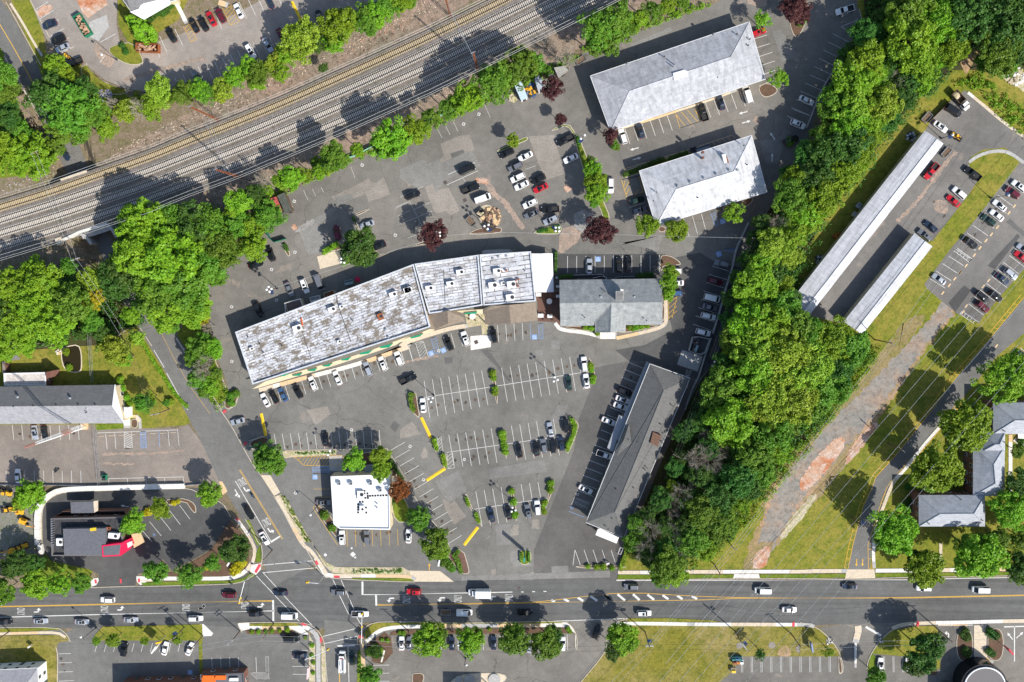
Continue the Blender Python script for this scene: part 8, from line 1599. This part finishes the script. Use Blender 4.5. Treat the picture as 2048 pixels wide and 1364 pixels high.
wpart("tent_roof", lambda b: slab(b, (TE[0], TE[3], rg[1], rg[0]), .03), TENTM, t); wpart("tent_roof", lambda b: slab(b, (rg[0], rg[1], TE[2], TE[1]), .03), TENTM, t); wpart("tent_pole", lambda b: [b.tube([Vector((v.x, v.y, 0)), v], .06) for v in TE + [(TE[0] + TE[3]) / 2, (TE[1] + TE[2]) / 2]], METAL, t, 'stuff'); wpart("tent_gable", lambda b: [b.add([tuple(TE[i]), tuple(TE[j]), tuple(rg[k])], [(0, 1, 2)]) for i, j, k in ((0, 1, 0), (3, 2, 1))], TENTM, t)
def table(s, r, sq, where, what):
    x, y = pts(s)[0]; q = P(x, y, .8); t = thing("patio_table", what, "table", (q.x, q.y, .05), where, "the tent", (.3, 1), "patio tables"); b = MB(); (b.box((0, 0, .76), (r * 2.2, r * 1.5, .06)) if sq else b.disc((0, 0, 0), r, .73, .79, 18)); part("tabletop", b, WHITEP, t); b = MB(); b.tube([(0, 0, 0), (0, 0, .75)], .06); part("pedestal", b, DMETAL, t)
    for i in range(4): a = i * 1.571 + .6; ch = thing("patio_chair", "dark patio chair", "chair", (q.x + (r + .45) * math.cos(a), q.y + (r + .45) * math.sin(a), .05), "round the white tables by the tent", "the tent", (.3, 1), "patio chairs", a); b = MB(); b.box((0, 0, .44), (.44, .44, .05)); part("seat", b, DMETAL, ch); b = MB(); b.box((.2, 0, .7), (.05, .44, .5)); part("backrest", b, DMETAL, ch)
for s, r, sq in (("22:1350,240", .75, True), ("22:1455,305", .9, False), ("22:1370,445", .8, True), ("22:1460,450", .7, True), ("22:1540,255", .6, True), ("22:1538,160", .5, True), ("22:1533,75", .45, True)): table(s, r, sq, "on the brick patio below the tent", "white square patio table" if sq else "white round patio table")
table("22:707,452", .95, False, "on the pale court between the two brown gables", "large white round table")
q = P(*pts("12:1533,92")[0], 2.4); t = thing("umbrella", "red parasol", "umbrella", (q.x, q.y, 0), "behind the shops at the back wall"); b = MB(); b.disc((0, 0, 0), .9, 2.2, 2.7, 8, 0, .08); part("canopy", b, plain("parasol_red", (.5, .02, .08), .7), t); b = MB(); b.tube([(0, 0, 0), (0, 0, 2.3)], .04); part("pole", b, METAL, t)
# signs
def sign(s, size, h, ang, m, what, where, posts=2, mark=None):
    x, y = pts(s)[0]; q = P(x, y, h / 2); t = thing("sign", what, "sign", (q.x, q.y, .05), where, rz=math.radians(ang)); b = MB(); b.box((0, 0, h - size[1] / 2), (size[0], .3, size[1])); part("board", b, m, t); b = MB()
    [b.box((x_, 0, h / 2), (.18, .18, h)) for x_ in ((-size[0] * .4, size[0] * .4) if posts == 2 else (0,))]; part("post", b, METAL, t, 'stuff'); b = MB(); b.box((0, 0, h + .04), (size[0] + .1, .5, .08)); part("cap", b, mark or m, t); return t
TEALS = plain("sign_teal", (.02, .27, .24), .5)
sign("24:1213,130", (1.2, 7.5), 8.0, 85, TEALS, "tall teal pylon sign", "on the oval planted island at the exit", 1); sign("13:548,390", (4.0, 1.6), 2.2, 25, plain("sign_green", (.02, .15, .1), .5), "low dark green monument sign", "on the kerbed bed by the side road"); sign("14:1068,1250", (3.6, 2.0), 4.5, 85, plain("sign_pinkwhite", (.75, .55, .55), .5), "pink and white sign board", "on the planted strip beside the lower side road", 1); sign("04:1540,1010", (2.8, 3.0), 6.0, 55, CONC_A, "white and red sign board on a tall post", "over the slanted stalls", 1); sign("04:1580,945", (1.8, .8), 5.2, 15, YELB, "small yellow sign", "beside the tall white sign board", 1)
sign("04:300,1010", (1.2, 1.0), 1.6, 35, CONC_A, "small white yard sign", "on the grass of the lower corner house"); sign("14:1795,1080", (4.0, .5), 4.5, 75, CONC_A, "slim white blade sign", "on the landscaped corner by the crossing", 1); sign("44:100,950", (3.0, 2.0), 2.6, -80, plain("sign_blue", (.2, .27, .4), .5), "blue-grey monument sign", "on the bed at the divided entrance"); sign("44:1875,960", (2.2, 3.0), 6.5, -50, REDT, "red topped pylon sign", "beside the beds of the round building", 1); sign("14:282,210", (1.3, 1.0), 1.4, 60, WHITEP, "small white sign", "in the mulch bed by the golden bush"); sign("34:75,205", (.9, .5), 1.2, 20, CONC_A, "tiny pale kerb sign", "at the hedge corner near the dark office"); sign("24:385,190", (2.0, .9), 3.0, 80, WHITEP, "white driveway sign", "at the pale pavement by the apron", 1)
# trolley rack, planters of decor
t = thing("trolley_rack", "small white-railed trolley rack", "rack", P(*pts("34:198,80")[0]), "at the last striped stall by the hedge", rz=1.2); b = MB()
for sy in (-.45, .45): b.tube([(-1.1, sy, .8), (1.1, sy, .8)], .05, None, 6); b.tube([(-1.1, sy, .3), (1.1, sy, .3)], .05, None, 6)
for sx in (-1.1, 1.1): b.tube([(sx, -.45, .8), (sx, .45, .8)], .05, None, 6); [b.tube([(sx, sy, 0), (sx, sy, .8)], .05, None, 6) for sy in (-.45, .45)]
part("rail", b, WHITEP, t); b = MB(); b.box((0, 0, .1), (2.0, .8, .06)); part("base", b, DMETAL, t)
# heaps of rubble, junk and stacked stores
def heap(s, rpx, n, mats, what, where, size=(.2, .9), hz=.8):
    x, y = pts(s)[0]; q = P(x, y); t = thing("debris_pile", what, "pile", (q.x, q.y, .03), where); r = rpx * .157
    for m in mats:
        b = MB()
        for _ in range(n // len(mats)):
            a = ru(0, 6.28); d = r * math.sqrt(rnd()); s_ = ru(*size); b.box((d * math.cos(a), d * math.sin(a), hz * (1 - d / r) * ru(.2, 1) + .08), (s_, s_ * ru(.3, 1), s_ * ru(.2, .7)), ru(0, 3))
        part("rubble", b, m, t, 'stuff')
    return t
heap("21:890,800", 17, 220, [WOOD, CONC_C, RUBBLE], "heap of timber and tan rubble", "on the island of the upper lot", (.3, 1.4)); heap("21:870,880", 15, 120, [MULCH, DMETAL], "dark heap of brush and scrap", "below the timber heap in the upper lot", (.2, .9), 1.4); heap("20:1275,880", 14, 90, [DMETAL, plain("junk_blue", (.05, .12, .3), .6), MY], "junk heap with blue and yellow pieces", "between the two sheet-roofed sheds"); heap("20:1100,950", 8, 60, [BED], "low heap of pale sand", "beside the pale blue shed")
heap("40:1970,700", 16, 120, [BED, CONC_A], "bank of pale sandy rubble", "at the brush edge near the corner lawn", (.3, 1.0), .4); heap("41:175,1140", 9, 50, [METAL, DMETAL], "heap of pipes and metal", "on the grass behind the long carport, lower end"); heap("41:340,930", 9, 40, [RUST, MO], "stack of orange fence frames", "on the grass behind the long carport, middle"); heap("40:1010,1250", 9, 40, [METAL, DMETAL], "scatter of scrap", "on the shaded grass by the top of the long carport"); heap("02:575,795", 6, 30, [CONC_C, CONC_A], "small stone heap", "at the edge of the pond", (.2, .6)); heap("44:270,905", 8, 50, [CONC_A, DMETAL], "stack of black and white blocks", "by the kerb of the divided entrance", (.2, .5), .4); heap("44:740,900", 6, 40, [CONC_A, DMETAL], "row of black and white stones", "on the grass point of the divided entrance", (.2, .5), .4); heap("00:1030,950", 16, 120, [CONC_A, plain("junk_lilac", (.42, .38, .5), .8)], "pale lilac rubble strip", "behind the trees beside the pale lot", (.2, .7), .3)
finish_labels()
for o in SC.objects:
    if o.type == 'MESH' and o.parent is None and 'kind' not in o and 'category' not in o: o['kind'] = 'structure'
